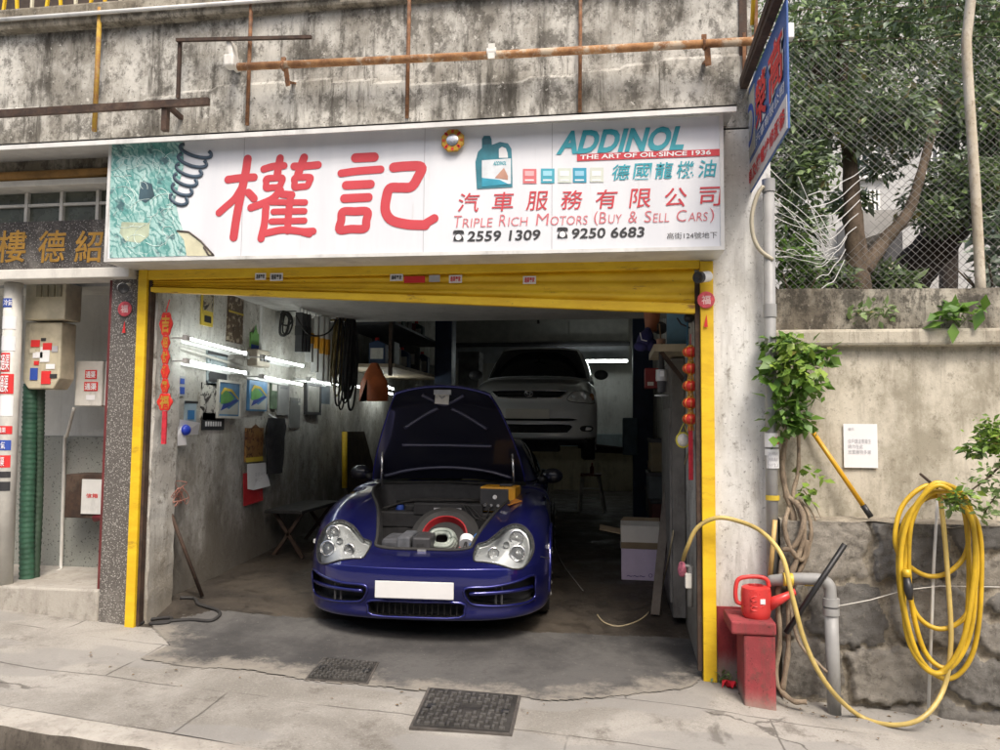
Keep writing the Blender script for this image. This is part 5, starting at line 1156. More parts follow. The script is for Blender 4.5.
t = thing('shelf_tub', 'orange brown tub and rags above the navy bag', 'tub', PY(652, 325, 1.1)); c = PY(652, 323, 1.1); m = MB(); m.lathe([(.05, -.07), (.065, .08), (.06, .08), (.048, -.05)], c, 14); m.build('tub', plain('orange_brown_tub', (.35, .12, .05), .5), t, smooth='angle'); m = MB(); m.ball((c[0] + .06, c[1], c[2] - .04), (.06, .05, .05), 10, 8); m.build('rag', M['dark'], t, smooth=True)
t = thing('paint_pot', 'pinkish pot standing on the beige shelf', 'pot', PY(662, 340, .8)); c = PY(661, 344, .8); m = MB(); m.lathe([(.03, 0), (.035, .06), (.032, .065)], (c[0], .8, shz), 14); m.build('pot', plain('pinkish_clay', (.45, .26, .18), .6), t, smooth='angle'); m = MB(); m.tube([(c[0], .8, shz + .05), (c[0] - .01, .82, shz + .18)], .005, 5); m.build('brush', M['wood'], t)
# fan head with blue cord and brush
c = PY(689, 318, .3); t = thing('extractor_fan', 'dark little fan at the top right corner with a blue cord and brush below', 'fan', c)
m = MB(); m.ball(c, (.035, .05, .035), 12, 8); m.build('motor', M['black'], t, smooth=True)
m = MB(); m.tube([PY(677, 318, .3), PY(681, 324, .3), PY(690, 328, .3)], .006, 6); m.build('guard', M['black'], t)
a, b = PY(687, 373, .25), PY(687.5, 322, .25); m = MB(); m.tube([b, a], .006, 6); m.build('cord', plain('blue_cord', (.03, .14, .24), .6), t)
a = PY(684.5, 388, .25); m = MB(); m.prism([(a[0] - .02, .24, a[2]), (a[0] + .03, .24, a[2] - .005), (a[0] + .025, .24, a[2] + .10), (a[0] + .01, .24, a[2] + .10)], (0, .025, 0)); m.build('brush', M['dark'], t, bevel=.003)
# yellow mask with elastic
c = PY(683, 440, .25); t = thing('dust_mask', 'white dust mask with yellow rim hanging on the right wall below the lanterns', 'mask', c)
m = MB(); m.ball(c, (.04, .03, .045), 14, 10); m.build('shell', M['off_white'], t, smooth=True)
m = MB(); m.tube([(c[0] + .043 * math.cos(a), c[1] - .004, c[2] + .048 * math.sin(a)) for a in np.linspace(0, 6.28, 18)], .007, 6); m.tube([(c[0] - .03, c[1], c[2] + .03), (c[0] + .005, c[1], c[2] + .11), (c[0] + .03, c[1], c[2] + .03)], .005, 5); m.build('rim', plain('lemon_yellow', (.55, .48, .05), .5), t, smooth=True)
# tap with pink rag where the hose starts
c = PY(682, 566, .1); t = thing('water_tap', 'grey water tap wrapped with a pink rag at the foot of the right wall', 'tap', c)
m = MB(); m.tube([c + np.array([.05, .0, -.25]), c + np.array([.05, 0, 0]), c], .018, 8); m.build('pipe', M['grey_pipe'], t, smooth=True)
m = MB(); m.ball(c + np.array([0, 0, -.02]), (.028, .03, .05), 10, 8); m.build('rag', plain('pink_rag', (.42, .12, .17), .9, 0, .5, 30), t, smooth=True)
c2 = PY(688, 580, .1); m = MB(); m.box(c2[0] - .02, c2[0] + .02, .06, .12, c2[2] - .045, c2[2] + .045); m.build('white_block', M['off_white'], t, bevel=.004)
# grey steel cupboard and stacked dark stock along the right wall
a = PX(668, 470, XR - .3); t = thing('steel_locker', 'stained grey steel locker along the right wall beneath the shelf', 'locker', (XR - .1, 1.3, 0))
zf = zg(.4, 1.6); m = MB(); m.box(XR - .10, XR - .005, .95, 2.0, zf, PY(680, 358, .95)[2]); m.build('case', plain('dark_stained_steel', (.17, .16, .145), .6, 0, .3, 4, grime=.8), t, bevel=.005)
m = MB(); m.box(XR - .115, XR - .101, 1.0, 1.95, zf + .1, 1.6); m.build('door', plain('dull_locker', (.20, .19, .175), .5, 0, .2, grime=.6), t)
prnd = random.Random(21)
rc = [((.05, .05, .055), 'black'), ((.13, .04, .03), 'dark red'), ((.10, .12, .13), 'slate grey'), ((.2, .16, .09), 'tan'), ((.03, .05, .09), 'navy')]
pos = ['on the floor by the lift post', 'on the lowest box by the lift post', 'third up by the lift post', 'topmost of the stack by the lift post', 'on the floor behind the lift post', 'second up behind the lift post', 'topmost of the stack behind the lift post']
z = [zg(.3, 2.9), zg(.3, 3.9)]
for i, s in enumerate(pos):
    g = 0 if i < 4 else 1; y = 2.9 if g == 0 else 3.9; h = prnd.uniform(.26, .38); cc, cn = rc[i % 5]; w = prnd.uniform(.12, .2)
    t = thing('parts_bin', '%s parts bin, %s' % (cn, s), 'bin', (XR - .1, y, z[g]), 'parts bins stacked at the right wall'); m = MB(); m.box(XR - w, XR - .01, y, y + .6, z[g], z[g] + h - .02); m.build('bin', plain('bin_' + cn, cc, .5, 0, .2), t, bevel=.012)
    m = MB(); m.box(XR - w - .01, XR - .005, y - .01, y + .61, z[g] + h - .06, z[g] + h - .02); m.build('lid', M['dark'], t, bevel=.005); z[g] += h - .018

# ------------------------------------------------------------------ cars
def paint(name, c, metal, rough, coat=1.0):
    k = NM(name, rough, metal, .5); k.color(c); k.b.inputs['Coat Weight'].default_value = coat; k.b.inputs['Coat IOR'].default_value = 1.65
    n = k.noise(7, 8, .7); k.put(k.b.inputs['Coat Roughness'], k.step(n, .35, .75, .015, .05)); return k.m
M['blue_paint'] = paint('navy_blue_metallic_paint', (.010, .013, .165), .75, .34)
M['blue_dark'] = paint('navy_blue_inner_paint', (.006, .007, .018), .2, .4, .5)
M['silver_paint'] = paint('silver_metallic_paint', (.80, .81, .82), .1, .36)
M['glass'] = NM('dark_car_glass', .04, 0, .6); M['glass'].color((.012, .014, .015)); M['glass'] = M['glass'].m
M['trunk_black'] = plain('black_trunk_liner', (.022, .022, .023), .7, 0, .3, 12)
M['lens'] = plain('pale_headlamp_reflector', (.55, .56, .55), .3, .1, .05, 3, coat=.8)
M['reflector'] = plain('satin_reflector', (.62, .63, .63), .32, .55, .05, 3)
def clear_glass():
    k = NM('clear_lamp_glass', .03); t = k.t; tr = t.nodes.new('ShaderNodeBsdfTransparent'); tr.inputs[0].default_value = (.93, .95, .95, 1); gl = t.nodes.new('ShaderNodeBsdfGlossy'); gl.inputs['Roughness'].default_value = .03
    fr = t.nodes.new('ShaderNodeFresnel'); fr.inputs['IOR'].default_value = 1.5; mx = t.nodes.new('ShaderNodeMixShader'); t.links.new(fr.outputs[0], mx.inputs[0]); t.links.new(tr.outputs[0], mx.inputs[1]); t.links.new(gl.outputs[0], mx.inputs[2])
    out = [n_ for n_ in t.nodes if n_.type == 'OUTPUT_MATERIAL'][0]; t.links.new(mx.outputs[0], out.inputs['Surface']); return k.m
M['clear'] = clear_glass()
M['lamp_ring'] = plain('lamp_ring_grey', (.40, .41, .41), .2, .2, .1); M['lamp_white'] = plain('lamp_white', (.72, .73, .72), .1, .3, .05, coat=1.0); M['amber'] = plain('amber_lens', (.35, .12, .02), .15, 0, .1, coat=1.0)

def cr(P, n):
    """Catmull-Rom resampling of rows along axis 0"""
    P = np.asarray(P, float); out = []
    for i in range(len(P) - 1):
        p1, p2 = P[i], P[i + 1]; p0 = P[i - 1] if i else 2 * p1 - p2; p3 = P[i + 2] if i + 2 < len(P) else 2 * p2 - p1
        for k in range(n):
            t = k / n; out.append(.5 * (2 * p1 + (p2 - p0) * t + (2 * p0 - 5 * p1 + 4 * p2 - p3) * t * t + (3 * p1 - 3 * p2 + p3 - p0) * t ** 3))
    out.append(P[-1]); return np.array(out)
class Car:
    def __init__(s, net, root, res=8):
        """net[column][row] = (x, y, z) of the right half; y runs back from the nose"""
        N = np.array(net, float); G = cr(N, res)                      # columns resampled
        G = cr(np.swapaxes(G, 0, 1), res)                              # rows, columns, 3
        L = G[:, ::-1].copy(); L[:, :, 0] *= -1
        s.G = np.concatenate([L[:, :-1], G], 1); s.nr, s.nc = s.G.shape[:2]; s.root = root
        s.faces = [(j * s.nc + i, j * s.nc + i + 1, (j + 1) * s.nc + i + 1, (j + 1) * s.nc + i) for j in range(s.nr - 1) for i in range(s.nc - 1)]
        s.V = s.G.reshape(-1, 3); s.bvh = BVHTree.FromPolygons([Vector(v) for v in s.V], s.faces)
        s.cut = np.zeros(len(s.faces), bool)
        s.C = np.array([s.V[list(f)].mean(0) for f in s.faces])
    def front(s, x, z, lift=0.0, fb=None):
        h = s.bvh.ray_cast(Vector((x, -1, z)), Vector((0, 1, 0)))
        if h[0] is None:
            h = s.bvh.find_nearest(Vector((x, .3, z)))
        n = h[1].normalized(); n = n if n.y < 0 else -n
        return Vector(h[0]) + n * lift
    def top(s, x, y, lift=0.0):
        h = s.bvh.ray_cast(Vector((x, y, 3)), Vector((0, 0, -1)))
        if h[0] is None: h = s.bvh.find_nearest(Vector((x, y, .9)))
        n = h[1].normalized(); n = n if n.z > 0 else -n
        return Vector(h[0]) + n * lift
    def cut_front(s, poly, ymax=1.0):
        for i, c in enumerate(s.C):
            if c[1] < ymax and not s.cut[i] and in_poly(c[0], c[2], poly): s.cut[i] = True
    def cut_top(s, poly, zmin):
        for i, c in enumerate(s.C):
            if c[2] > zmin and not s.cut[i] and in_poly(c[0], c[1], poly): s.cut[i] = True
    def arch(s, y, z, r, xmin):
        for i, c in enumerate(s.C):
            if abs(c[0]) > xmin and (c[1] - y) ** 2 + (c[2] - z) ** 2 < r * r: s.cut[i] = True
    def body(s, mat):
        m = MB(); m.add(s.V, [f for f, c in zip(s.faces, s.cut) if not c]); return m.build('body', mat, s.root, smooth=True, local=True)
    def patch(s, poly, name, mat, lift, bulge=0.0, parent=None, step=.012):
        """a lens or plate that follows the body inside the front-view polygon"""
        P = np.array(poly); c = P.mean(0); rings = 9; n = len(P); vs_ = []; 
        for k in range(rings + 1):
            f = k / rings
            for p in P:
                q = c + (p - c) * f; w = s.front(q[0], q[1], lift + bulge * (1 - f ** 2)); vs_.append(w)
        m = MB(); fs = [(k * n + i, k * n + (i + 1) % n, (k + 1) * n + (i + 1) % n, (k + 1) * n + i) for k in range(rings) for i in range(n)]
        # skirt to close the edge into the body
        b = len(vs_)
        for p in P: w = s.front(p[0], p[1], -.02); vs_.append(w)
        fs += [(rings * n + i, rings * n + (i + 1) % n, b + (i + 1) % n, b + i) for i in range(n)]
        m.add(vs_, fs); return m.build(name, mat, parent or s.root, smooth=True, local=True)
    def rim(s, poly, r, name, mat, lift=0.0, parent=None):
        m = MB(); m.tube([s.front(p[0], p[1], lift) for p in poly], r, 6, closed=True); return m.build(name, mat, parent or s.root, smooth=True, local=True)
def smooth_poly(pts, n=5): return [tuple(p) for p in spline(pts, n, True)]
def mir(P): return [(-x, z) for x, z in P][::-1]

def wheel(root, x, y, z, r, w, side, steer=0.0):
    """side +1: outer face towards +x"""
    rot = Matrix.Rotation(R(90) * side, 3, 'Y')
    m = MB(); m.lathe([(r * .64, -w / 2), (r * .93, -w / 2), (r, -w * .36), (r, w * .36), (r * .93, w / 2), (r * .66, w / 2), (r * .62, w * .3)], (x, y, z), 36, rot); ty = m.build('tyre', M['rubber'], root, smooth='angle', local=True)
    m = MB(); m.lathe([(r * .64, -w * .3), (r * .64, w * .42), (r * .60, w * .46), (r * .58, w * .2)], (x, y, z), 36, rot)
    for k in range(5):
        a = 2 * math.pi * k / 5; v0 = rot @ Vector((r * .1 * math.cos(a), r * .1 * math.sin(a), w * .30)); v1 = rot @ Vector((r * .61 * math.cos(a), r * .61 * math.sin(a), w * .42)); c = Vector((x, y, z)); m.tube([c + v0, c + v1], [r * .10, r * .13], 6)
    m.lathe([(r * .17, w * .1), (r * .17, w * .42), (r * .10, w * .45)], (x, y, z), 16, rot)
    m.build('rim', M['silver'], ty, smooth='angle', local=True)
    m = MB(); m.lathe([(r * .5, -.01), (r * .5, .02)], (x, y, z), 24, rot); m.build('brake_disc', M['grey'], ty, local=True)

# ---- the blue sports car
spot = PY(414, 622, .03)
CX, CY = PY(414, 600, .05)[0], .06
CZf = zg(CX, .6) - .0
car = thing('sports_car', 'navy blue sports car with its front lid raised, half out of the garage', 'car', (CX, CY, CZf), None, R(4.0))
car.rotation_euler = (R(.8), R(.2), R(4.0))
#      r0 lip back, r1 lip, r2, r3 nose, r4, r5, r6 top of bumper, r7 lid front, r8, r9 axle, r10, r11 cowl, r12 door, r13, r14, r15, r16, r17
net = [
 [(0,.16,.12),(0,.05,.15),(0,.035,.24),(0,.0,.36),(0,0.0020,.472),(0,0.0230,.500),(0,.125,.54),(0,.25,.565),(0,.60,.675),(0,1.0,.79),(0,1.45,.885),(0,1.62,.92),(0,2.4,.93),(0,3.3,.93),(0,3.9,.86),(0,4.3,.72),(0,4.42,.5),(0,4.38,.2)],
 [(.27,.17,.12),(.27,.06,.15),(.27,.045,.24),(.27,.012,.36),(.27,0.0140,.472),(.27,0.0330,.500),(.27,.135,.542),(.27,.26,.57),(.27,.60,.68),(.27,1.0,.785),(.27,1.45,.88),(.27,1.62,.915),(.27,2.4,.93),(.27,3.3,.93),(.27,3.9,.86),(.27,4.29,.72),(.27,4.41,.5),(.27,4.37,.2)],
 [(.48,.21,.12),(.48,.105,.15),(.48,.09,.24),(.48,.055,.36),(.48,0.0590,.472),(.48,0.0780,.500),(.48,.175,.558),(.48,.29,.61),(.48,.60,.705),(.48,1.0,.79),(.50,1.45,.87),(.52,1.62,.91),(.5,2.4,.93),(.5,3.3,.93),(.5,3.9,.85),(.5,4.26,.71),(.5,4.37,.5),(.5,4.33,.2)],
 [(.62,.27,.125),(.62,.17,.15),(.62,.155,.24),(.62,.12,.36),(.62,0.1240,.472),(.62,0.1480,.500),(.61,.24,.61),(.60,.36,.69),(.60,.62,.775),(.61,1.0,.84),(.63,1.45,.88),(.66,1.62,.91),(.64,2.4,.93),(.64,3.3,.93),(.64,3.9,.83),(.64,4.2,.69),(.64,4.31,.5),(.64,4.27,.2)],
 [(.745,.38,.13),(.745,.28,.155),(.745,.265,.25),(.745,.23,.36),(.745,0.2340,.472),(.735,0.2430,.500),(.72,.32,.62),(.71,.43,.71),(.71,.66,.80),(.72,1.0,.855),(.75,1.45,.875),(.77,1.62,.895),(.76,2.4,.92),(.77,3.3,.93),(.76,3.9,.80),(.74,4.1,.66),(.74,4.2,.5),(.74,4.16,.2)],
 [(.825,.52,.14),(.83,.44,.16),(.83,.43,.255),(.83,.40,.36),(.828,.41,.45),(.82,.43,.525),(.815,.465,.60),(.81,.55,.68),(.815,.74,.755),(.83,1.0,.80),(.84,1.45,.82),(.85,1.62,.84),(.85,2.4,.87),(.87,3.3,.88),(.85,3.9,.74),(.82,4.0,.62),(.81,4.05,.48),(.81,4.0,.2)],
 [(.855,.63,.15),(.865,.59,.17),(.87,.58,.26),(.872,.565,.36),(.872,.57,.44),(.870,.585,.51),(.868,.61,.565),(.868,.67,.62),(.872,.80,.67),(.880,1.0,.69),(.875,1.45,.69),(.875,1.62,.69),(.875,2.4,.70),(.895,3.3,.70),(.88,3.85,.62),(.86,3.9,.54),(.85,3.95,.44),(.85,3.9,.2)],
 [(.86,.67,.15),(.872,.66,.18),(.877,.655,.26),(.880,.655,.34),(.882,.66,.39),(.882,.68,.43),(.882,.71,.45),(.883,.76,.47),(.885,.85,.48),(.887,1.0,.48),(.875,1.45,.46),(.872,1.62,.45),(.872,2.4,.45),(.895,3.3,.46),(.885,3.75,.46),(.87,3.8,.42),(.86,3.85,.36),(.86,3.8,.2)],
 [(.85,.69,.15),(.862,.70,.165),(.866,.71,.175),(.868,.72,.18),(.87,.735,.18),(.87,.76,.18),(.87,.785,.18),(.87,.82,.18),(.87,.89,.18),(.87,1.0,.18),(.855,1.45,.17),(.85,1.62,.17),(.85,2.4,.17),(.87,3.3,.17),(.87,3.6,.17),(.86,3.7,.17),(.86,3.75,.17),(.86,3.7,.17)],
]
k = Car(net, car, 9)
open_r = [(0, .262), (.20, .264), (.30, .275), (.338, .30), (.352, .40), (.40, .62), (.48, .93), (.58, 1.18), (.625, 1.42), (.60, 1.53), (.50, 1.56), (.25, 1.575), (0, 1.58)]
opening = open_r + [(-x, y) for x, y in open_r[-2:0:-1]]
opening = smooth_poly(opening, 4)
k.cut_top(opening, .5)
k.arch(.97, .315, .352, .55); k.arch(3.32, .32, .355, .55)
# air intakes in the bumper
int_r = smooth_poly([(.33, .365), (.50, .375), (.66, .395), (.775, .415), (.785, .33), (.77, .245), (.62, .235), (.45, .245), (.36, .27)], 5)
int_l = mir(int_r)
mid = smooth_poly([(-.30, .268), (0, .27), (.30, .268), (.325, .22), (.29, .168), (0, .163), (-.29, .168), (-.325, .22)], 3)
for P in (int_r, int_l, mid): k.cut_front(P)
hl_r = smooth_poly([(.378, .602), (.44, .620), (.50, .66), (.56, .705), (.63, .732), (.70, .716), (.755, .655), (.77, .575), (.74, .508), (.69, .476), (.62, .485), (.54, .510), (.45, .524), (.382, .53), (.368, .565)], 4)
for P in (hl_r, mir(hl_r)): k.cut_front(P)
body = k.body(M['blue_paint'])
for P, nm in ((int_r, 'air_intake'), (int_l, 'air_intake'), (mid, 'air_intake')):
    m = MB(); n = len(P); o_ = [k.front(x, z, .001) for x, z in P]; cz = sum(z for _, z in P) / n; cx = sum(x for x, _ in P) / n
    i_ = [Vector((p.x * .0 + cx + (p.x - cx) * .96, p.y + .10, cz + (p.z - cz) * .96)) for p in o_]
    m.add(o_ + i_, [(i, (i + 1) % n, n + (i + 1) % n, n + i) for i in range(n)] + [tuple(range(n, 2 * n))]); a_ = m.build(nm, M['trunk_black'], car, local=True, smooth=False)
    m = MB(); m.tube(o_, .009, 6, closed=True); m.build('intake_edge', M['blue_paint'], a_, smooth=True, local=True)
    if P is not mid:
        s = 1 if P is int_r else -1
        m = MB(); m.tube([k.front(s * x, .325 + .012 * (x - .35), -.012) for x in np.linspace(.36, .775, 12)], .014, 8); m.build('fin', M['blue_paint'], a_, smooth=True, local=True)
        m = MB(); q = k.front(s * .56, .33, -.03); m.tube([(q.x - .02, q.y, .25), (q.x - .02, q.y, .38)], .008, 6); m.tube([(q.x + .02, q.y, .25), (q.x + .02, q.y, .38)], .008, 6); m.build('strut', M['dark'], a_, local=True)
    else:
        m = MB()
        for x in np.linspace(-.27, .27, 14): q = k.front(x, .195, -.05); m.box(x - .004, x + .004, q.y - .004, q.y + .004, .170, .262)
        m.build('grille', M['rubber'], a_, local=True)
# plate
m = MB(); q = k.front(0, .355); ypl = q.y - .022
m.box(-.262, .262, ypl, ypl + .008, .300, .412); pl = m.build('number_plate', plain('blank_white_plate', (.70, .70, .69), .4, 0, .03), car, local=True, bevel=.004)
m = MB()
for s in (-1, 1): m.box(s * .2 - .03, s * .2 + .03, ypl + .008, ypl + .06, .33, .40)
m.build('plate_bracket', M['black'], pl, local=True)
# headlamps
hl_r = smooth_poly([(.378, .602), (.44, .620), (.50, .66), (.56, .705), (.63, .732), (.70, .716), (.755, .655), (.77, .575), (.74, .508), (.69, .476), (.62, .485), (.54, .510), (.45, .524), (.382, .53), (.368, .565)], 4)
for P, s in ((hl_r, 1), (mir(hl_r), -1)):
    h = k.patch(P, 'headlight', M['reflector'], -.030)
    m = MB(); n = len(P); e0 = [k.front(x, z, .003) for x, z in P]; e1 = [k.front(x, z, -.030) for x, z in P]; m.add(e0 + e1, [(i, (i + 1) % n, n + (i + 1) % n, n + i) for i in range(n)]); m.build('lamp_housing', M['lens'], h, smooth=True, local=True)
    k.rim(P, .0055, 'lamp_seal', M['trunk_black'], .003, h)
    k.patch(P, 'lamp_glass', M['clear'], .006, .012, h)
    def bowl(x, z, r, dz, mat):
        c = k.front(s * x, z, dz); nn = Vector((s * .12, -1, .12)).normalized(); q = nn.to_track_quat('Z', 'Y').to_matrix()
        m = MB(); m.lathe([(r * 1.10, -.004), (r * 1.10, .010), (r, .012), (r * .8, -.012), (r * .35, -.026), (.002, -.028)], c, 26, q); o = m.build('lamp_bowl', mat, h, smooth='angle', local=True)
        m = MB(); m.ball(c + nn * -.012, r * .26, 12, 8); m.build('bulb', M['lamp_white'], o, smooth=True, local=True)
    bowl(.655, .668, .047, -.008, M['chrome']); bowl(.665, .572, .050, -.008, M['chrome']); bowl(.50, .578, .036, -.010, M['chrome']); bowl(.585, .628, .020, -.012, M['lamp_ring'])
for s in (-1, 1):
    m = MB(); m.tube([k.bvh.find_nearest(Vector((s * x, y, z)))[0] for x, y, z in ((.76, .44, .50), (.80, .50, .49), (.84, .56, .48), (.87, .62, .47))], .0035, 5); m.build('panel_gap', M['rubber'], body, smooth=True, local=True)
# luggage bay
tub = MB(); n = len(opening)
o_ = [k.top(x, y, .0) for x, y in opening]; 
i1 = [Vector((x * .93, .98 + (y - .98) * .95, p.z - .05)) for (x, y), p in zip(opening, o_)]
i2 = [Vector((x * .88, .96 + (y - .96) * .90, .40 if y < 1.08 else .66)) for (x, y) in opening]
tub.add(o_ + i1 + i2, [(i, (i + 1) % n, n + (i + 1) % n, n + i) for i in range(n)] + [(n + i, n + (i + 1) % n, 2 * n + (i + 1) % n, 2 * n + i) for i in range(n)] + [tuple(range(2 * n, 3 * n))])
bay = tub.build('luggage_bay', M['trunk_black'], car, local=True, smooth='angle')
m = MB(); m.tube([p + Vector((0, 0, .004)) for p in o_], .013, 8, closed=True); m.build('weather_strip', M['rubber'], bay, smooth=True, local=True)
m = MB(); m.box(-.52, .52, 1.06, 1.5, .60, .725); m.box(-.30, .30, 1.12, 1.38, .72, .775); m.box(-.22, .34, 1.05, 1.10, .70, .80); m.build('battery_cover', M['trunk_black'], bay, local=True, bevel=.012)
for (x_, y_, r_, mt_) in ((-.36, 1.2, .035, M['blue_ink']), (-.26, 1.16, .022, M['black']), (.12, 1.3, .028, M['red_ink'])):
    m = MB(); m.lathe([(r_, 0), (r_, .03), (r_ * .8, .04)], (x_, y_, .725), 14); m.build('filler_cap', mt_, bay, local=True, smooth='angle')
for q_ in range(4):
    m = MB(); m.tube(spline([(-.48 + .04 * q_, 1.1 + .03 * q_, .74), (-.30, 1.2 + .05 * q_, .79), (-.05, 1.38, .80 - .01 * q_), (.22, 1.33 + .03 * q_, .78), (.40, 1.40, .76)], 6), .009, 6); m.build('wiring_loom', M['rubber'], bay, local=True, smooth=True)
m = MB(); m.box(-.43, -.36, 1.062, 1.064, .66, .70); m.build('warning_label', M['print_yellow'], bay, local=True)
m = MB(); m.box(-.05, .17, 1.03, 1.045, .735, .765); m.build('warning_label', M['grey_ink'], bay, local=True)
m = MB(); m.tube([(-.4, 1.3, .78), (-.2, 1.22, .80), (.2, 1.22, .81), (.45, 1.3, .79)], .016, 8); m.build('wiring_loom', M['rubber'], bay, smooth=True, local=True)
m = MB(); m.box(-.03, .03, .235, .262, .562, .575); m.build('lid_catch', M['silver'], car, local=True)
# raised lid (inner face towards the street)
HB = Vector((0, 1.50, .955)); HA = R(62); HLn = .885
def hood(u, v, d=0.0):
    """u -1..1 across, v 0 hinge .. 1 tip, d depth below the outer skin"""
    hw = .655 - .07 * v - .205 * v ** 1.4
    tip = 1 - .055 * abs(u) ** 2.2 * v
    L = HLn * v * tip
    crown = .045 * (1 - u * u) + .02 * math.sin(math.pi * v) - .16 * max(0, v - .80) * 1.2
    y = HB.y - L * math.cos(HA) + (crown - d) * math.sin(HA) * 1.0
    z = HB.z + L * math.sin(HA) + (crown - d) * math.cos(HA)
    return Vector((hw * u, y, z))
m = MB(); m.grid(lambda a, b: hood(2 * a - 1, b), 28, 26)
ld = m.build('front_lid', M['blue_paint'], car, smooth=True, local=True)
m = MB(); m.grid(lambda a, b: hood((2 * a - 1) * (.995), b * .995, .022 + .012 * (1 - abs(2 * a - 1) ** 6) * min(1, b * 8) * min(1, (1 - b) * 8)), 28, 26)
edge = [hood(u, 0) for u in np.linspace(-1, 1, 24)] + [hood(1, v) for v in np.linspace(0, 1, 20)[1:]] + [hood(u, 1) for u in np.linspace(1, -1, 24)[1:]] + [hood(-1, v) for v in np.linspace(1, 0, 20)[1:-1]]
inn = m.build('inner_skin', M['blue_dark'], ld, smooth=True, local=True)
m = MB(); m.tube([p + Vector((0, -.008, -.002)) for p in edge], .013, 8, closed=True); m.build('lid_edge', M['blue_paint'], ld, smooth=True, local=True)
M['blue_rib'] = paint('pale_inner_rib_paint', (.045, .045, .085), .1, .4, .6)  # rib colour, paler than the inner skin around it
def ribpath(pts, r, nm):
    m = MB(); P = spline([(u, v, 0) for u, v in pts], 8); m.tube([hood(p[0], p[1], .036) for p in P], r, 8); m.build(nm, M['blue_rib'], inn, smooth=True, local=True)
ribpath([(-.85, .035), (-.5, .095), (0, .12), (.5, .095), (.85, .035)], .014, 'rib'); ribpath([(-.66, .37), (-.3, .36), (.3, .36), (.66, .37)], .014, 'rib')
ribpath([(-.66, .56), (-.35, .69), (-.12, .76)], .015, 'rib'); ribpath([(.66, .56), (.35, .69), (.12, .76)], .015, 'rib')
ribpath([(-.42, .93), (-.2, .85), (0, .80), (.2, .85), (.42, .93)], .015, 'rib')
m = MB(); c = hood(0, .955, .045); m.box(-.07, .07, c.y - .015, c.y + .02, c.z - .02, c.z + .02); m.tube([(c.x - .02, c.y - .02, c.z - .03), (c.x, c.y - .035, c.z - .05), (c.x + .02, c.y - .02, c.z - .03)], .006, 6); m.build('latch', M['silver'], inn, local=True)
m = MB(); c = hood(.0, .88, .052); m.obox((c.x - .01, c.y - .004, c.z), (.115, .004, .085), Matrix.Rotation(R(4), 3, 'Y')); m.build('paper_tag', M['off_white'], inn, local=True)
for s in (-1, 1):
    m = MB(); m.tube([(s * .57, 1.42, .86), hood(s * .93, .30, .02)], .010, 8); m.build('gas_strut', M['chrome'], ld, smooth=True, local=True)
# cabin
def cabin(root, belt, roof, pm, split, glass=None, glassmats=None):
    """belt/roof: half outlines (x, y, z), front centre -> side -> rear centre; split marks pillar indices"""
    B = cr(belt, 5); T = cr(roof, 5); n = len(B); m = MB(); Bf = np.concatenate([B, B[::-1] * [-1, 1, 1]]); Tf = np.concatenate([T, T[::-1] * [-1, 1, 1]]); n2 = len(Bf)
    lev = [0, .15, .5, .85, 1.0]; vs_ = []
    for t in lev:
        for a, b in zip(Bf, Tf): p = a * (1 - t) + b * t; c = np.array([0, (belt[0][1] + belt[-1][1]) / 2, p[2]]); d = p - c; bul = .03 * 4 * t * (1 - t); vs_.append(p + np.array([d[0] / (np.linalg.norm(d) + 1e-6), d[1] / (np.linalg.norm(d) + 1e-6), 0]) * bul)
    fs = [(j * n2 + i, j * n2 + (i + 1) % n2, (j + 1) * n2 + (i + 1) % n2, (j + 1) * n2 + i) for j in range(len(lev) - 1) for i in range(n2)]
    m.add(vs_, fs)
    # roof as concentric rings with a slight crown
    b = len(m.v); c = T.mean(0) * [0, 1, 1]; last = (len(lev) - 1) * n2; rings = 5; v2 = []
    for r_ in range(1, rings + 1):
        f = 1 - r_ / rings
        for p in Tf: q = c + (p - c) * f; q[2] = p[2] * f + c[2] * (1 - f) + .035 * (1 - f * f); v2.append(q)
    m.add(v2, [(r_ * n2 + i, r_ * n2 + (i + 1) % n2, (r_ + 1) * n2 + (i + 1) % n2, (r_ + 1) * n2 + i) for r_ in range(rings - 1) for i in range(n2)])
    m.f += [(last + i, last + (i + 1) % n2, b + (i + 1) % n2, b + i) for i in range(n2)]; m.mi += [0] * n2
    cab = m.build('cabin', pm, root, smooth=True, local=True)
    def pane(i0, i1, t0, t1, name, side):
        mm = MB(); idx = np.linspace(i0, i1, 12); ts = np.linspace(t0, t1, 5); V = []
        for t in ts:
            for q in idx:
                a = np.array([np.interp(q, range(n), B[:, k]) for k in range(3)]); bb = np.array([np.interp(q, range(n), T[:, k]) for k in range(3)]); p = a * (1 - t) + bb * t
                c = np.array([0, (belt[0][1] + belt[-1][1]) / 2, p[2]]); d = p - c; d = d / (np.linalg.norm(d) + 1e-6); p = p + d * (.03 * 4 * t * (1 - t) + .007); V.append(p * [side, 1, 1])
        mm.add(V, [(j * 12 + i, j * 12 + i + 1, (j + 1) * 12 + i + 1, (j + 1) * 12 + i) for j in range(4) for i in range(11)]); return mm
    mm = pane(0, split[0], .04, .94, 'w', 1); m2 = pane(0, split[0], .04, .94, 'w', -1); mm.add(m2.v, m2.f); mm.build('windscreen', M['glass'], cab, smooth=True, local=True, weld=True)
    for s in (1, -1):
        for (i0, i1) in split[1]: pane(i0, i1, .12, .88, 'w', s).build('side_window', M['glass'], cab, smooth=True, local=True)
    mm = pane(split[2], n - 1, .08, .92, 'w', 1); m2 = pane(split[2], n - 1, .08, .92, 'w', -1); mm.add(m2.v, m2.f); mm.build('rear_window', M['glass'], cab, smooth=True, local=True)
    return cab
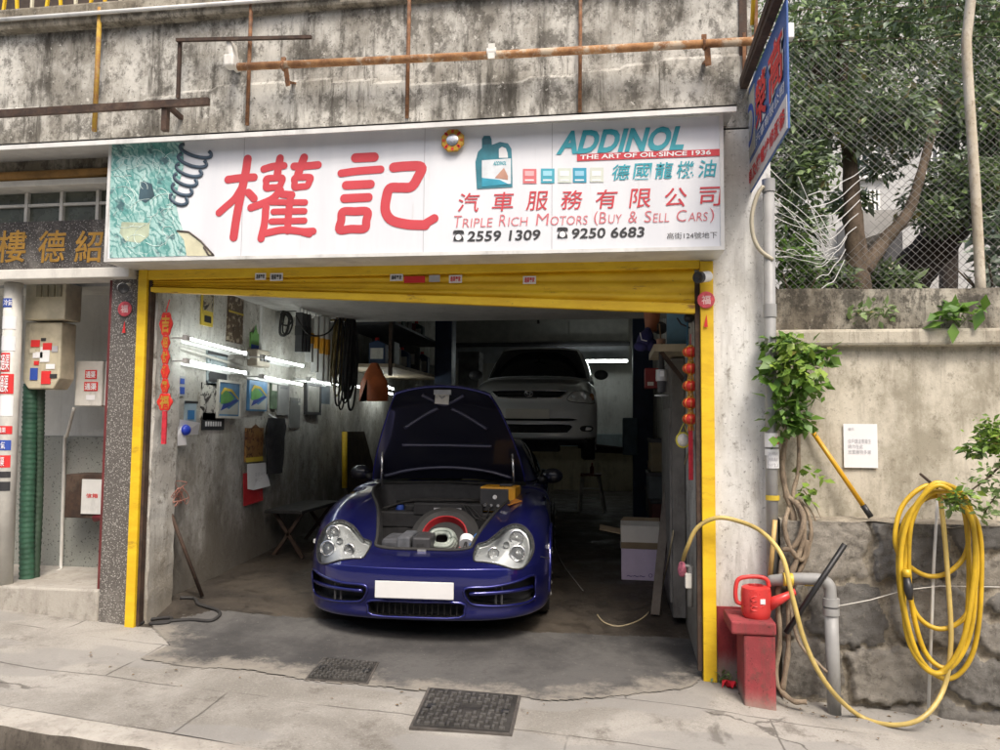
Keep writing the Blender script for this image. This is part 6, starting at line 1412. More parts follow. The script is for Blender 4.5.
belt = [(0, 1.60, .925), (.35, 1.63, .92), (.62, 1.75, .92), (.74, 2.0, .925), (.77, 2.5, .93), (.76, 3.0, .94), (.66, 3.6, .93), (.3, 3.95, .88), (0, 4.0, .87)]
roof = [(0, 2.16, 1.265), (.30, 2.18, 1.262), (.47, 2.25, 1.255), (.545, 2.4, 1.26), (.56, 2.6, 1.27), (.53, 2.85, 1.26), (.45, 3.05, 1.24), (.22, 3.2, 1.22), (0, 3.22, 1.22)]
cab = cabin(car, belt, roof, M['blue_paint'], (11, [(14.5, 25)], 31))
M['screen'] = NM('windscreen_over_beige_dash', .06, 0, .6); M['screen'].color((.16, .15, .10)); M['screen'] = M['screen'].m
for o_w in cab.children:
    if o_w.name.startswith('windscreen'): o_w.data.materials[0] = M['screen']
for s in (-1, 1):
    m = MB(); c = Vector((s * .885, 1.93, .965)); m.ball(c, (.095, .055, .068), 18, 12); mr = m.build('wing_mirror', M['blue_dark'], car, smooth=True, local=True)
    m = MB(); m.tube([(s * .76, 1.9, .92), (s * .84, 1.92, .95)], [.04, .025], 10); m.build('mirror_stalk', M['black'], mr, smooth=True, local=True)
    m = MB(); m.ball(c + Vector((0, .045, 0)), (.08, .015, .055), 14, 8); m.build('mirror_glass', M['chrome'], mr, smooth=True, local=True)
    wheel(car, s * .765, .97, .315, .315, .225, s); wheel(car, s * .77, 3.32, .32, .32, .26, s)
    m = MB(); c = k.bvh.find_nearest(Vector((s * .9, .62, .56)))[0]; m.obox((c.x, c.y, c.z), (.014, .09, .03)); m.build('side_marker', M['lamp_white'], car, local=True, bevel=.004)
    ap = []
    for a in np.linspace(-.32, math.pi + .32, 30):
        yy, zz = .97 + .352 * math.cos(a), .315 + .352 * math.sin(a); h_ = k.bvh.ray_cast(Vector((s * 2, yy, zz)), Vector((-s, 0, 0))); ap.append(h_[0] if h_[0] is not None else Vector((s * .86, yy, zz)))
    m = MB(); m.tube(ap, .014, 8); m.build('wheel_arch', M['blue_paint'], car, smooth=True, local=True)
    m = MB(); m.add(*(lambda V: (V, [(i, i + 1, 14 + i + 1, 14 + i) for i in range(13)]))([(s * .60, .97 + .362 * math.cos(a), .315 + .362 * math.sin(a)) for a in np.linspace(-.2, math.pi + .2, 14)] + [(s * .872, .97 + .352 * math.cos(a), .315 + .352 * math.sin(a)) for a in np.linspace(-.2, math.pi + .2, 14)])); m.build('wheel_housing', M['trunk_black'], car, smooth=True, local=True)
m = MB(); m.box(-.80, .80, .62, 3.9, .15, .2); m.build('underbody', M['trunk_black'], car, local=True)
m = MB(); m.tube([(-.60, 1.66, .945), (-.1, 1.62, .955), (.1, 1.61, .955)], .012, 6); m.tube([(0.05, 1.66, .945), (.5, 1.64, .95)], .012, 6); m.build('wiper', M['black'], cab, smooth=True, local=True)
m = MB(); m.box(-.56, -.36, 1.72, 1.722, .985, 1.03); m.build('licence_disc', M['off_white'], cab, local=True)
m = MB(); m.grid(lambda u, v: (-.66 + 1.32 * u, 1.57 + .08 * v + .02 * math.cos(u * 3.14), .905 + .03 * v), 20, 3); m.build('cowl_panel', M['trunk_black'], car, local=True, smooth=True)

# ---- things lying in and on the blue car: separate things, standing in the world
def cw_(x, y, z):
    car_m = Matrix.Translation(Vector((CX, CY, CZf))) @ (Matrix.Rotation(R(4), 4, 'Z') @ Matrix.Rotation(R(.2), 4, 'Y') @ Matrix.Rotation(R(.8), 4, 'X')); return car_m @ Vector((x, y, z))
def on_car(mb):
    mb.v = [tuple(cw_(*p)) for p in mb.v]; return mb
t = thing('spare_tyre', 'black spare tyre with red inner rim leaning in the open luggage bay', 'tyre', cw_(.12, .7, .42))
rot = Matrix.Rotation(R(48), 3, 'X'); c = (.10, .66, .585)
m = MB(); m.lathe([(.17, -.05), (.21, -.06), (.255, -.04), (.262, 0), (.255, .04), (.21, .06), (.17, .05), (.165, 0)], c, 40, rot); on_car(m).build('tyre', M['rubber'], t, smooth='angle')
m = MB(); m.lathe([(.172, -.045), (.172, .050), (.160, .054), (.152, .02), (.14, -.03)], c, 36, rot); on_car(m).build('rim', plain('dull_red_rim', (.36, .02, .025), .45, 0, .2), t, smooth='angle')
t = thing('coiled_hose', 'pale grey hose coiled inside the spare tyre', 'hose', cw_(.1, .5, .5)); m = MB()
for i, (rr, dz) in enumerate(((.10, .05), (.095, .08), (.085, .10), (.06, .09))): m.tube([Vector(c) + rot @ Vector((rr * math.cos(a) - .01, rr * math.sin(a) * .9 - .06, dz + .008 * math.sin(3 * a))) for a in np.linspace(0, 6.28, 26)], .016, 8)
on_car(m); tag(m.build('hose', plain('pale_grey_hose', (.30, .34, .30), .45, 0, .3, 10), t, smooth=True))
t = thing('white_roll', 'white roll of tape beside the spare tyre in the luggage bay', 'roll', cw_(.27, .48, .52)); m = MB(); m.lathe([(.022, -.03), (.05, -.03), (.052, .03), (.022, .03)], (.285, .46, .60), 20, Matrix.Rotation(R(-60), 3, 'X')); on_car(m).build('roll', M['paper'], t, smooth='angle'); m = MB(); m.tube([(.285, .43, .60), (.28, .40, .57), (.27, .38, .53)], .012, 6); on_car(m).build('loose_end', M['black'], t, smooth=True)
m = MB(); m.grid(lambda u, v: (.31 + .11 * u, .42 + .16 * v, .575 + .02 * math.sin(9 * u + 5 * v) + .05 * v), 10, 10); on_car(m); tag(m.build('blue_cloth', plain('bright_blue_cloth', (.03, .17, .52), .8, 0, .3, 20), smooth=True, fix=False), 'bright blue cloth stuffed in the luggage bay corner', 'cloth')
m_ = None
t = thing('tool_bag', 'grey soft tool bag at the left of the luggage bay', 'bag', cw_(-.2, .45, .42)); m = MB(); m.box(-.31, -.10, .32, .62, .42, .63); on_car(m).build('body', plain('charcoal_cloth', (.05, .052, .058), .9, 0, .3, 20), t, bevel=.03); m = MB(); m.box(-.19, -.10, .31, .635, .42, .645); on_car(m).build('flap', plain('slate_cloth', (.085, .09, .10), .9, 0, .25, 20), t, bevel=.012)
t = thing('black_case', 'black case standing between grey bag and spare tyre', 'case', cw_(.0, .45, .42)); m = MB(); m.box(-.085, .045, .32, .60, .42, .645); on_car(m).build('body', M['dark'], t, bevel=.015); m = MB(); m.box(-.05, .0, .315, .319, .57, .60); on_car(m).build('clasp', M['trunk_black'], t)
# yellow battery charger on the wing
zt = .728
t = thing('battery_charger', 'yellow battery charger with black front panel standing on the car wing', 'charger', cw_(.47, 1.2, zt))
BR = Matrix.Rotation(R(-8), 3, 'Z'); bc = Vector((.470, 1.20, zt + .105))
def bx_(x0, x1, y0, y1, z0, z1): m = MB(); m.box(x0, x1, y0, y1, z0, z1); m.v = [tuple(bc + BR @ Vector(p)) for p in m.v]; return on_car(m)
bx_(-.145, .145, -.11, .11, -.10, .10).build('case', plain('charger_yellow', (.62, .30, .015), .45, 0, .12), t, bevel=.008)
bx_(-.142, .09, -.118, -.109, -.092, .085).build('front_panel', M['dark'], t, bevel=.004)
m = MB(); 
for i in range(4): m.lathe([(.014, 0), (.012, .018)], (-.10 + i * .055, -.118, -.045), 12, Matrix.Rotation(R(90), 3, 'X'))
m.v = [tuple(bc + BR @ Vector(p)) for p in m.v]; on_car(m).build('knob', M['chrome'], t)
m = MB(); m.lathe([(.018, 0), (.016, .01)], (-.02, -.118, .02), 14, Matrix.Rotation(R(90), 3, 'X')); m.v = [tuple(bc + BR @ Vector(p)) for p in m.v]; on_car(m).build('dial', M['paper'], t)
bx_(.0, .10, -.04, .04, .10, .118).build('handle', M['dark'], t, bevel=.006)
m = MB(); m.prism([(.60, 1.04, .845), (.66, .90, .845), (.56, .86, .815), (.535, 1.02, .80)], (0, 0, .006)); on_car(m); tag(m.build('orange_rag', plain('orange_cloth', (.42, .16, .02), .8, 0, .2)), 'small orange cloth on the wing below the yellow charger', 'cloth')
m = MB()
for j in range(3): m.tube(spline([cw_(.40 + .05 * j, 1.075, zt + .05), cw_(.36 + .05 * j, .98, zt - .03), cw_(.26 + .05 * j, .92, .70), cw_(.20 + .03 * j, 1.0, .77), cw_(.16, 1.15, .80)], 8), .006, 6)
tag(m.build('jump_lead', M['rubber'], smooth=True), 'black leads running from the yellow charger into the car', 'cable')

# ---- the silver saloon on the lift
car2 = thing('silver_saloon', 'silver saloon car raised on the lift at the back of the garage', 'car', (SCX, SCY, CZ), None, R(1.0))
car2.scale = (.93, 1, 1.02)
net2 = [
 [(0,.12,.17),(0,.03,.19),(0,.01,.28),(0,.0,.40),(0,.02,.50),(0,.06,.555),(0,.10,.60),(0,.13,.66),(0,.20,.735),(0,.45,.82),(0,.9,.90),(0,1.12,.935),(0,2.4,.95),(0,3.4,.95),(0,3.9,.94),(0,4.2,.80),(0,4.3,.5),(0,4.25,.2)],
 [(.36,.14,.17),(.36,.05,.19),(.36,.03,.28),(.36,.02,.40),(.36,.04,.50),(.36,.08,.555),(.36,.12,.60),(.36,.15,.66),(.36,.22,.735),(.36,.46,.815),(.36,.9,.895),(.36,1.14,.93),(.36,2.4,.95),(.36,3.4,.95),(.36,3.9,.93),(.36,4.18,.79),(.36,4.28,.5),(.36,4.23,.2)],
 [(.60,.20,.17),(.60,.11,.19),(.60,.09,.28),(.60,.08,.40),(.60,.10,.50),(.60,.14,.555),(.60,.18,.60),(.60,.21,.66),(.60,.28,.73),(.60,.50,.80),(.60,.92,.88),(.62,1.18,.915),(.60,2.4,.94),(.60,3.4,.94),(.60,3.88,.91),(.60,4.12,.78),(.60,4.22,.5),(.60,4.17,.2)],
 [(.75,.32,.18),(.755,.24,.20),(.755,.22,.28),(.755,.21,.40),(.75,.23,.50),(.745,.26,.555),(.745,.30,.60),(.74,.33,.65),(.73,.39,.71),(.725,.58,.765),(.73,.95,.84),(.74,1.2,.875),(.74,2.4,.90),(.74,3.4,.91),(.73,3.85,.87),(.72,4.0,.75),(.73,4.1,.48),(.73,4.05,.2)],
 [(.82,.50,.19),(.83,.44,.21),(.835,.42,.28),(.835,.41,.40),(.83,.42,.49),(.825,.44,.54),(.825,.46,.58),(.82,.49,.62),(.815,.54,.66),(.815,.68,.70),(.82,1.0,.75),(.825,1.22,.77),(.83,2.4,.79),(.83,3.4,.80),(.82,3.8,.77),(.81,3.9,.68),(.81,3.95,.44),(.81,3.9,.2)],
 [(.835,.60,.2),(.845,.58,.22),(.85,.57,.28),(.85,.565,.38),(.85,.57,.45),(.85,.58,.49),(.85,.60,.52),(.85,.63,.55),(.85,.68,.57),(.85,.78,.59),(.85,1.0,.6),(.85,1.22,.6),(.85,2.4,.61),(.85,3.4,.62),(.85,3.75,.6),(.84,3.8,.54),(.84,3.85,.36),(.84,3.8,.2)],
 [(.83,.63,.19),(.84,.64,.19),(.845,.65,.19),(.845,.66,.19),(.845,.67,.19),(.845,.69,.19),(.845,.71,.19),(.845,.74,.19),(.845,.8,.19),(.845,.86,.19),(.845,1.0,.19),(.845,1.22,.19),(.845,2.4,.19),(.845,3.4,.19),(.845,3.6,.19),(.84,3.7,.19),(.84,3.75,.19),(.84,3.7,.19)],
]
k2 = Car(net2, car2, 8)
grl = smooth_poly([(-.45, .722), (0, .728), (.45, .722), (.42, .675), (.36, .645), (0, .638), (-.36, .645), (-.42, .675)], 4)
low = smooth_poly([(-.52, .345), (0, .345), (.52, .345), (.50, .26), (.44, .245), (0, .24), (-.44, .245), (-.50, .26)], 3)
slot = smooth_poly([(-.56, .415), (0, .415), (.56, .415), (.55, .378), (0, .375), (-.55, .378)], 3)
fog = smooth_poly([(.66, .325), (.76, .33), (.80, .30), (.76, .265), (.67, .268), (.64, .295)], 4)
for P in (grl, low, slot): k2.cut_front(P)
k2.arch(.86, .30, .335, .55); k2.arch(3.4, .30, .335, .55)
k2.body(M['silver_paint'])
for P, nm in ((grl, 'grille'), (low, 'air_intake'), (slot, 'air_intake')):
    m = MB(); n = len(P); o_ = [k2.front(x, z, .001) for x, z in P]; i_ = [p + Vector((0, .07, 0)) for p in o_]
    m.add(o_ + i_, [(i, (i + 1) % n, n + (i + 1) % n, n + i) for i in range(n)] + [tuple(range(n, 2 * n))]); a_ = m.build(nm, M['trunk_black'], car2, local=True)
    m = MB(); m.tube(o_, .008, 6, closed=True); m.build('trim', M['chrome'] if nm == 'grille' else M['silver_paint'], a_, smooth=True, local=True)
    if nm == 'grille':
        for z in (.665, .695): m = MB(); m.tube([k2.front(x, z, -.015) for x in np.linspace(-.41, .41, 13)], .006, 6); m.build('slat', M['dark'], a_, smooth=True, local=True)
        m = MB(); c = k2.front(0, .685, .01)
        for (rx, rz_, cz_) in ((.052, .034, 0), (.018, .030, .002), (.036, .014, .012)): m.tube([(c.x + rx * math.cos(t), c.y - .004, c.z + cz_ + rz_ * math.sin(t)) for t in np.linspace(0, 6.28, 20)], .005, 5)
        m.build('emblem', M['chrome'], a_, smooth=True, local=True)
m = MB(); q = k2.front(0, .46); m.box(-.27, .27, q.y - .02, q.y - .01, .405, .515); m.build('number_plate', plain('blank_cream_plate', (.70, .67, .60), .5, 0, .03), car2, local=True, bevel=.004)
hl2 = smooth_poly([(.50, .67), (.56, .715), (.66, .73), (.74, .715), (.80, .66), (.81, .60), (.76, .585), (.64, .59), (.53, .60), (.48, .625)], 4)
for P, s in ((hl2, 1), (mir(hl2), -1)):
    h = k2.patch(P, 'headlight', plain('saloon_lamp', (.78, .79, .78), .25, .1, .05, 3, coat=.8), .006, .008); k2.rim(P, .005, 'lamp_seal', M['dark'], .003, h)
    for (x, z, r, mt) in ((.655, .66, .055, M['lamp_white']), (.545, .645, .030, M['lamp_white'])):
        m = MB(); c = k2.front(s * x, z, .016); m.lathe([(.0005, 0), (r * .9, -.003), (r, .003), (r, -.02)], c, 20, Matrix.Rotation(R(90), 3, 'X')); m.build('lamp', mt, h, smooth=True, local=True)
    m = MB(); c = k2.front(s * .765, .655, .014); m.ball(c, (.035, .012, .045), 10, 8); m.build('indicator', M['amber'], h, smooth=True, local=True)
for P, s in ((fog, 1), (mir(fog), -1)):
    f_ = k2.patch(P, 'fog_lamp', M['dark'], .004); m = MB(); c = k2.front(s * .72, .297, .012); m.ball(c, (.06, .012, .024), 12, 8); m.build('lens', M['lamp_white'], f_, smooth=True, local=True)
belt = [(0, 1.10, .94), (.40, 1.14, .935), (.66, 1.30, .92), (.76, 1.6, .92), (.79, 2.2, .93), (.78, 2.9, .94), (.70, 3.4, .95), (.35, 3.62, .95), (0, 3.65, .95)]
roof = [(0, 1.72, 1.38), (.30, 1.74, 1.375), (.50, 1.82, 1.365), (.57, 2.0, 1.37), (.58, 2.4, 1.38), (.56, 2.75, 1.37), (.50, 2.95, 1.35), (.25, 3.1, 1.33), (0, 3.12, 1.33)]
c2 = cabin(car2, belt, roof, M['silver_paint'], (11.5, [(14, 20), (21, 27)], 31))
m = MB(); m.obox((.10, 1.5, 1.14), (.2, .01, .05), Matrix.Rotation(R(30), 3, 'X')); m.build('dashboard_paper', M['paper'], c2, local=True)
for s in (-1, 1):
    m = MB(); m.ball((s * .90, 1.45, .99), (.10, .06, .065), 16, 10); mr = m.build('wing_mirror', M['dark'], car2, smooth=True, local=True)
    wheel(car2, s * .73, .86, .22, .30, .18, s); wheel(car2, s * .73, 3.4, .22, .30, .18, s)
m = MB(); m.box(-.72, .72, .2, 4.0, .14, .22); m.build('underbody', M['trunk_black'], car2, local=True)
m = MB(); m.box(-.6, .35, .55, 1.0, .02, .14); m.tube([(-.7, .86, .12), (.7, .86, .12)], .03, 8); m.build('engine_tray', M['trunk_black'], car2, local=True)

# ------------------------------------------------------------------ the retaining wall on the right
WXE = 7.0
zt_, zl1, zl0, zs_top = PY(880, 288, .10)[2], PY(880, 329, .02)[2], PY(880, 346, .02)[2], PY(880, 517, .0)[2]
rw = thing('retaining_wall', 'stained retaining wall with rubble stone foot right of the garage', 'wall', (2.5, .2, -.2))
m = MB()
def prp(u, v): x = .985 + (WXE - .985) * u; z = zl1 - .02 + (zt_ - zl1 + .02) * v; return (x, .10 + .018 * math.sin(x * 3 + z * 5) + .012 * math.sin(x * 11 + 4 * z), z + (.012 * math.sin(x * 2.3) if v > .9 else 0))
m.grid(prp, 120, 14); m.box(.985, WXE, .125, .45, zl1 - .1, zt_ - .015)
m.build('parapet', M['parapet'], rw, smooth=False, fix=False)
m = MB(); m.box(.985, WXE, .0, .4, zl0, zl1); m.build('ledge', weathered('pale_cement_ledge', (.50, .46, .37), (.34, .305, .235), (.12, .10, .075), 1.6, .6, .6, .5, th=.52, bump=.5), rw, bevel=.02)
m = MB()
def pls(u, v): x = .985 + (WXE - .985) * u; z = zs_top - .3 + (zl0 - zs_top + .3) * v; return (x, .07 + .006 * math.sin(x * 4 + z * 3) - .006 * _sm(PY(880, 458, .07)[2], PY(880, 466, .07)[2] - .0, z) * 0, z)
m.grid(pls, 80, 60); m.box(.985, WXE, .09, .5, -1, zl0); m.build('render_coat', M['plaster'], rw, smooth=False, fix=False)
m = MB()
def lg(u, v):
    x = .985 + (WXE - .985) * u; y = .09 - .22 * v; return (x, y, zs_top - .01 - .015 * v * v + .010 * math.sin(x * 9) * v + .006 * math.sin(x * 23 + 5 * v))
m.grid(lg, 120, 5)
m.build('mortar_top', weathered('grey_lime_mortar', (.36, .325, .26), (.23, .20, .155), (.08, .068, .052), 2, .6, .5, .6, bump=.8), rw, fix=False, smooth=True)
stone_m = [M_ for M_ in bpy.data.materials if M_.name == 'grey_lime_mortar']
for i, (a_, b_, c_) in enumerate((((.17, .148, .115), (.095, .082, .065), (.032, .028, .022)), ((.125, .118, .108), (.07, .067, .062), (.026, .025, .023)), ((.27, .23, .175), (.145, .122, .09), (.05, .042, .032)))):
    stone_m.append(weathered('granite_block_%d' % i, a_, b_, c_, 2.8, .75, .3, .8, th=.49, bump=1.0))
# rubble: cells of a jittered course pattern, stones stand proud of the mortar
g_ = np.random.default_rng(5); seeds = []; zz_ = zs_top + .02
for hh in (.36, .40, .34, .26, .34):
    x_ = .6 + g_.uniform(0, .4)
    while x_ < 6.4:
        w_ = g_.uniform(.34, .72)
        if g_.random() < .3 and hh > .33: seeds += [(x_ + w_ / 2, zz_ - hh * .28, .8), (x_ + w_ / 2 + g_.uniform(-.1, .1), zz_ - hh * .76, .8)]
        else: seeds.append((x_ + w_ / 2, zz_ - hh / 2 + g_.uniform(-.04, .04), 1.0))
        x_ += w_
    zz_ -= hh
seeds = np.array(seeds); RX, RZ = 360, 96; gx = np.linspace(.985, 5.8, RX); gz = np.linspace(-.85, zs_top - .02, RZ); XX, ZZ = np.meshgrid(gx, gz)
fx = XX + .012 * np.sin(ZZ * 11 + XX * 5) + .012 * np.sin(ZZ * 29 + XX * 17) + .01 * np.sin(XX * 61 + ZZ * 47); fz = ZZ + .012 * np.sin(XX * 9 + 1) + .010 * np.sin(XX * 27 + ZZ * 19) + .009 * np.sin(XX * 70 - ZZ * 41)
D_ = np.maximum(np.abs(fx[..., None] - seeds[:, 0]) * .72, np.abs(fz[..., None] - seeds[:, 1])) + .35 * np.hypot(fx[..., None] - seeds[:, 0], fz[..., None] - seeds[:, 1])
srt = np.sort(D_, -1); ids = D_.argmin(-1); gap = srt[..., 1] - srt[..., 0]
tilt = g_.uniform(-.10, .10, (len(seeds), 2)); lev_ = g_.uniform(-.012, .02, len(seeds)); joint = .016 + .022 * np.sin(XX * 4.1 + ZZ * 3.3) ** 2
rise = np.clip((gap - joint) / .035, 0, 1); rise = rise * rise * (3 - 2 * rise)
relief = rise * (.030 + lev_[ids] + tilt[ids, 0] * (XX - seeds[ids, 0]) + tilt[ids, 1] * (ZZ - seeds[ids, 1]))
rough_ = .007 * np.sin(XX * 37 + 3 * np.sin(ZZ * 23)) * np.sin(ZZ * 41 + 2 * np.sin(XX * 19)) + .004 * np.sin(XX * 91 + ZZ * 63) * np.sin(ZZ * 103 - XX * 47)
YY = -.105 - relief - rough_ + g_.normal(0, .0016, XX.shape)
mm_ = MB(); mm_.v = [tuple(p) for p in np.stack([XX, YY, ZZ], -1).reshape(-1, 3)]; vari = g_.uniform(0, 1, len(seeds))
mm_.f = [(j * RX + i, j * RX + i + 1, (j + 1) * RX + i + 1, (j + 1) * RX + i) for j in range(RZ - 1) for i in range(RX - 1)]; mm_.mi = [0] * len(mm_.f)
def rubble():
    """granite blocks of several tones, pale lime mortar between them"""
    k = NM('mortared_rubble', .92, 0, .25); a1 = k.n('ShaderNodeAttribute'); a1.attribute_name = 'rise'; a2 = k.n('ShaderNodeAttribute'); a2.attribute_name = 'tone'
    r_ = k.n('ShaderNodeValToRGB'); cr_ = r_.color_ramp; cr_.elements[0].position = 0; cr_.elements[0].color = (.14, .136, .128, 1); cr_.elements[1].position = 1; cr_.elements[1].color = (.32, .295, .25, 1)
    e = cr_.elements.new(.45); e.color = (.22, .205, .18, 1); k.t.links.new(a2.outputs['Fac'], r_.inputs[0])
    n1 = k.noise(6, 12, .8); n2 = k.noise(26, 8, .8); n3 = k.noise(70, 4, .7)
    st_ = k.mix(r_.outputs[0], (.06, .054, .046), k.step(n1, .49, .62, 0, .62)); st_ = k.mix(st_, (.34, .31, .25), k.step(n2, .56, .68, 0, .6)); st_ = k.mix(st_, (.03, .027, .023), k.step(n3, .60, .68, 0, .5))
    mo = k.mix((.36, .325, .26), (.20, .175, .135), k.step(n1, .40, .60)); mo = k.mix(mo, (.07, .06, .047), k.step(n2, .55, .65, 0, .7))
    edge = k.math('ADD', a1.outputs['Fac'], k.math('MULTIPLY', k.math('SUBTRACT', k.noise(18, 8, .7), .5), .55)); col = k.mix(mo, st_, k.step(edge, .28, .55))
    moss = k.noise(2.4, 9, .75); col = k.mix(col, (.10, .11, .05), k.step(moss, .58, .70, 0, .45))
    k.color(col); k.bump(k.math('ADD', n1, k.math('ADD', k.math('MULTIPLY', n2, .5), k.math('MULTIPLY', n3, .3))), .9, .015); return k.m
ro = mm_.build('rubble_stone', rubble(), rw, smooth=True, fix=False)
for nm_, arr in (('rise', rise), ('tone', vari[ids])): at_ = ro.data.attributes.new(nm_, 'FLOAT', 'POINT'); at_.data.foreach_set('value', arr.reshape(-1).astype(np.float32))

# ------------------------------------------------------------------ notice, poles, pipes
a, b = PY(844, 467.5, .055), PY(877, 424, .055); t = thing('paper_notice', 'white paper notice with faint grey lines taped on the rendered wall', 'notice', ((a[0] + b[0]) / 2, .055, a[2]))
m = MB(); m.box(a[0], b[0], .052, .056, a[2], b[2]); sh_ = m.build('sheet', M['paper'], t)
m = MB()
def nt(body, px0, px1, py0, py1): p, q = PY(px0, py1, .052), PY(px1, py0, .052); put_text(m, body, (p[0], .052, p[2]), (1, 0, 0), (0, 0, 1), (0, -1, 0), q[0] - p[0], q[2] - p[2], 0.0)
nt('啟示', 848, 854, 427.5, 430.5); nt('住戶請注意衛生', 848, 871, 439, 443.5); nt('請勿在此', 848, 863, 444.5, 448.5); nt('放置雜物多謝', 848, 871, 450, 454); m.build('lettering', M['grey_ink'], sh_)
t = thing('yellow_rod', 'yellow pole with black end resting on the stone ledge and leaning on the wall', 'pole', PY(868, 516, -.05))
pa_, pb_ = PY(871, 517, -.06), PY(806, 422, .04); d = (pb_ - pa_)
m = MB(); m.tube([pa_ + d * .11, pb_], .015, 10); m.build('pole', plain('orange_yellow_plastic', (.62, .33, .015), .4, 0, .1), t, smooth=True)
m = MB(); m.tube([pa_, pa_ + d * .12], .018, 10); m.build('grip', M['black'], t, smooth=True)
# grey downpipe with stickers
PYY = -.09
a, b = PY(773, 597, PYY), PY(768.5, 182, PYY); t = thing('drain_pipe', 'tall grey downpipe with red and white labels between pillar and creeper', 'drainpipe', a)
m = MB(); m.tube([(a[0], PYY, a[2] - .06), ((a[0] + b[0]) / 2, PYY, (a[2] + b[2]) / 2), (b[0], PYY, b[2])], .035, 16); m.build('pipe', M['grey_pipe'], t, smooth=True)
for py in (186, 311, 462): c = PY(773 - (597 - py) * .0108, py, PYY); m = MB(); m.tube([(c[0], PYY, c[2] - .04), (c[0], PYY, c[2] + .04)], .040, 16); m.build('socket', M['grey_pipe'], t, smooth='angle')
def curved_label(px, y0, y1, mat, nm='label'):
    A, B = PY(px, y1, PYY), PY(px, y0, PYY); vs_ = []; m = MB()
    for z in (A[2], B[2]):
        for q in range(11): an = -math.pi * .97 + math.pi * .94 * q / 10; vs_.append((A[0] + .0415 * math.cos(an), PYY + .0415 * math.sin(an), z))
    m.add(vs_, [(q, q + 1, 12 + q, 11 + q) for q in range(10)]); return m.build(nm, mat, t, smooth=True), A, B
L_, A, B = curved_label(771.5, 433, 447, M['paper']); curved_label(771.5, 437, 444, M['red_ink'])
m = MB(); put_text(m, '通渠', (A[0] - .025, PYY - .043, A[2] + .025), (1, 0, 0), (0, 0, 1), (0, -1, 0), .05, .032, .02); m.build('lettering', M['paper'], L_)
L_, A, B = curved_label(772, 449, 468, M['paper']); m = MB()
for i, s in enumerate(('24小時服務', '專業通渠', '9123')): put_text(m, s, (A[0] - .028, PYY - .042, B[2] - .035 - i * .035), (1, 0, 0), (0, 0, 1), (0, -1, 0), .056, .02, .0)
m.build('lettering', M['grey_ink'], L_)
curved_label(772.5, 495, 500, plain('yellow_tape', (.55, .40, .04), .5), 'tape')
# thin ring of hose at the top of the pipe
P = [PY(x, y, -.12) for x, y in ((763, 186), (757, 196), (752, 215), (753, 235), (760, 250), (773, 260))]; pipe('loose_conduit', 'beige conduit bowing out beside the top of the grey downpipe', P, .013, plain('beige_plastic', (.42, .38, .28), .5, 0, .15), 'conduit', None, 8, 6)
# elbow pipe
EYY = -.26
t = thing('elbow_pipe', 'grey elbow pipe leaving the downpipe and turning down to the ground', 'pipe', PY(832, 690, EYY))
P = spline([PY(770, 581, -.16), PY(790, 579, -.22), PY(812, 579, EYY), PY(822, 580, EYY), PY(829, 586, EYY), PY(830.5, 598, EYY), PY(831, 608, EYY)], 6); m = MB(); m.tube(P, .034, 14); m.build('bend', M['grey_pipe'], t, smooth=True)
a, b = PY(831, 606, EYY), PY(834, 690, EYY); m = MB(); m.tube([a, (b[0], EYY, zg(b[0], EYY) - .02)], .037, 14); m.build('upright', M['grey_pipe'], t, smooth=True)
m = MB(); m.tube([a + np.array([0, 0, .045]), a + np.array([0, 0, .0])], .047, 14); m.tube([a + np.array([0, 0, -.01]), a + np.array([0, 0, -.05])], .044, 14); m.build('coupling', M['grey_pipe'], t, smooth='angle')
for px in (788, 809): c = PY(px, 579.5, -.24); m = MB(); m.tube([c + np.array([-.025, 0, 0]), c + np.array([.025, 0, 0])], .037, 14); m.build('yellow_tape', plain('yellow_tape', (.55, .40, .04)), t, smooth='angle')
pipe('black_bar', 'black square bar leaning across the elbow pipe', [PY(845, 544, -.32), PY(786, 633, -.30)], .016, M['black'], 'bar', None, 4)
pipe('bamboo_stick', 'short bamboo stick tied to the grey downpipe', [PY(770, 580, -.14), PY(775, 520, -.13)], .014, plain('bamboo', (.50, .34, .13), .5, 0, .25), 'stick')
t_ = PY(926, 706, -.22); pipe('white_rod', 'thin white rod standing on the ground inside the coiled yellow hose', [(t_[0], -.24, zg(t_[0], -.24)), PY(934, 560, -.2), PY(938, 492, -.10)], .009, M['white_metal'], 'rod', None, 8)

# ------------------------------------------------------------------ yellow hose
HY = -.27
M['hose'] = plain('yellow_hose_plastic', (.58, .37, .02), .42, 0, .25, 5, grime=.45); M['hose_pale'] = plain('faded_yellow_hose', (.55, .41, .13), .42, 0, .22, 5, grime=.45)
t = thing('garden_hose', 'big coil of yellow hose hanging on the stone wall, end running to the tap', 'hose', PY(940, 690, HY))
loops = [((937, 496), (905, 520), (899, 580), (915, 650), (946, 679), (972, 655), (981, 590), (976, 520)),
         ((930, 485), (903, 505), (895, 540), (905, 562), (928, 576), (952, 570), (968, 545), (960, 500)),
         ((939, 489), (914, 512), (908, 560), (914, 610), (940, 629), (968, 612), (977, 560), (966, 505)),
         ((935, 492), (912, 520), (910, 590), (924, 650), (948, 668), (964, 640), (969, 570), (962, 506)),
         ((941, 483), (922, 498), (906, 548), (906, 630), (930, 672), (958, 660), (974, 610), (971, 510)),
         ((943, 486), (916, 505), (902, 545), (903, 600), (918, 655), (941, 672), (966, 630), (974, 530))]
m = MB(); prnd = random.Random(6)
for i, L in enumerate(loops):
    P = spline([PY(x, y, HY + .05 - i * .022 + (.02 * math.sin(q * 1.9 + i))) for q, (x, y) in enumerate(L)], 8, True); m.tube(P, .0135, 10, closed=True)
m.build('coil', M['hose'], t, smooth=True)
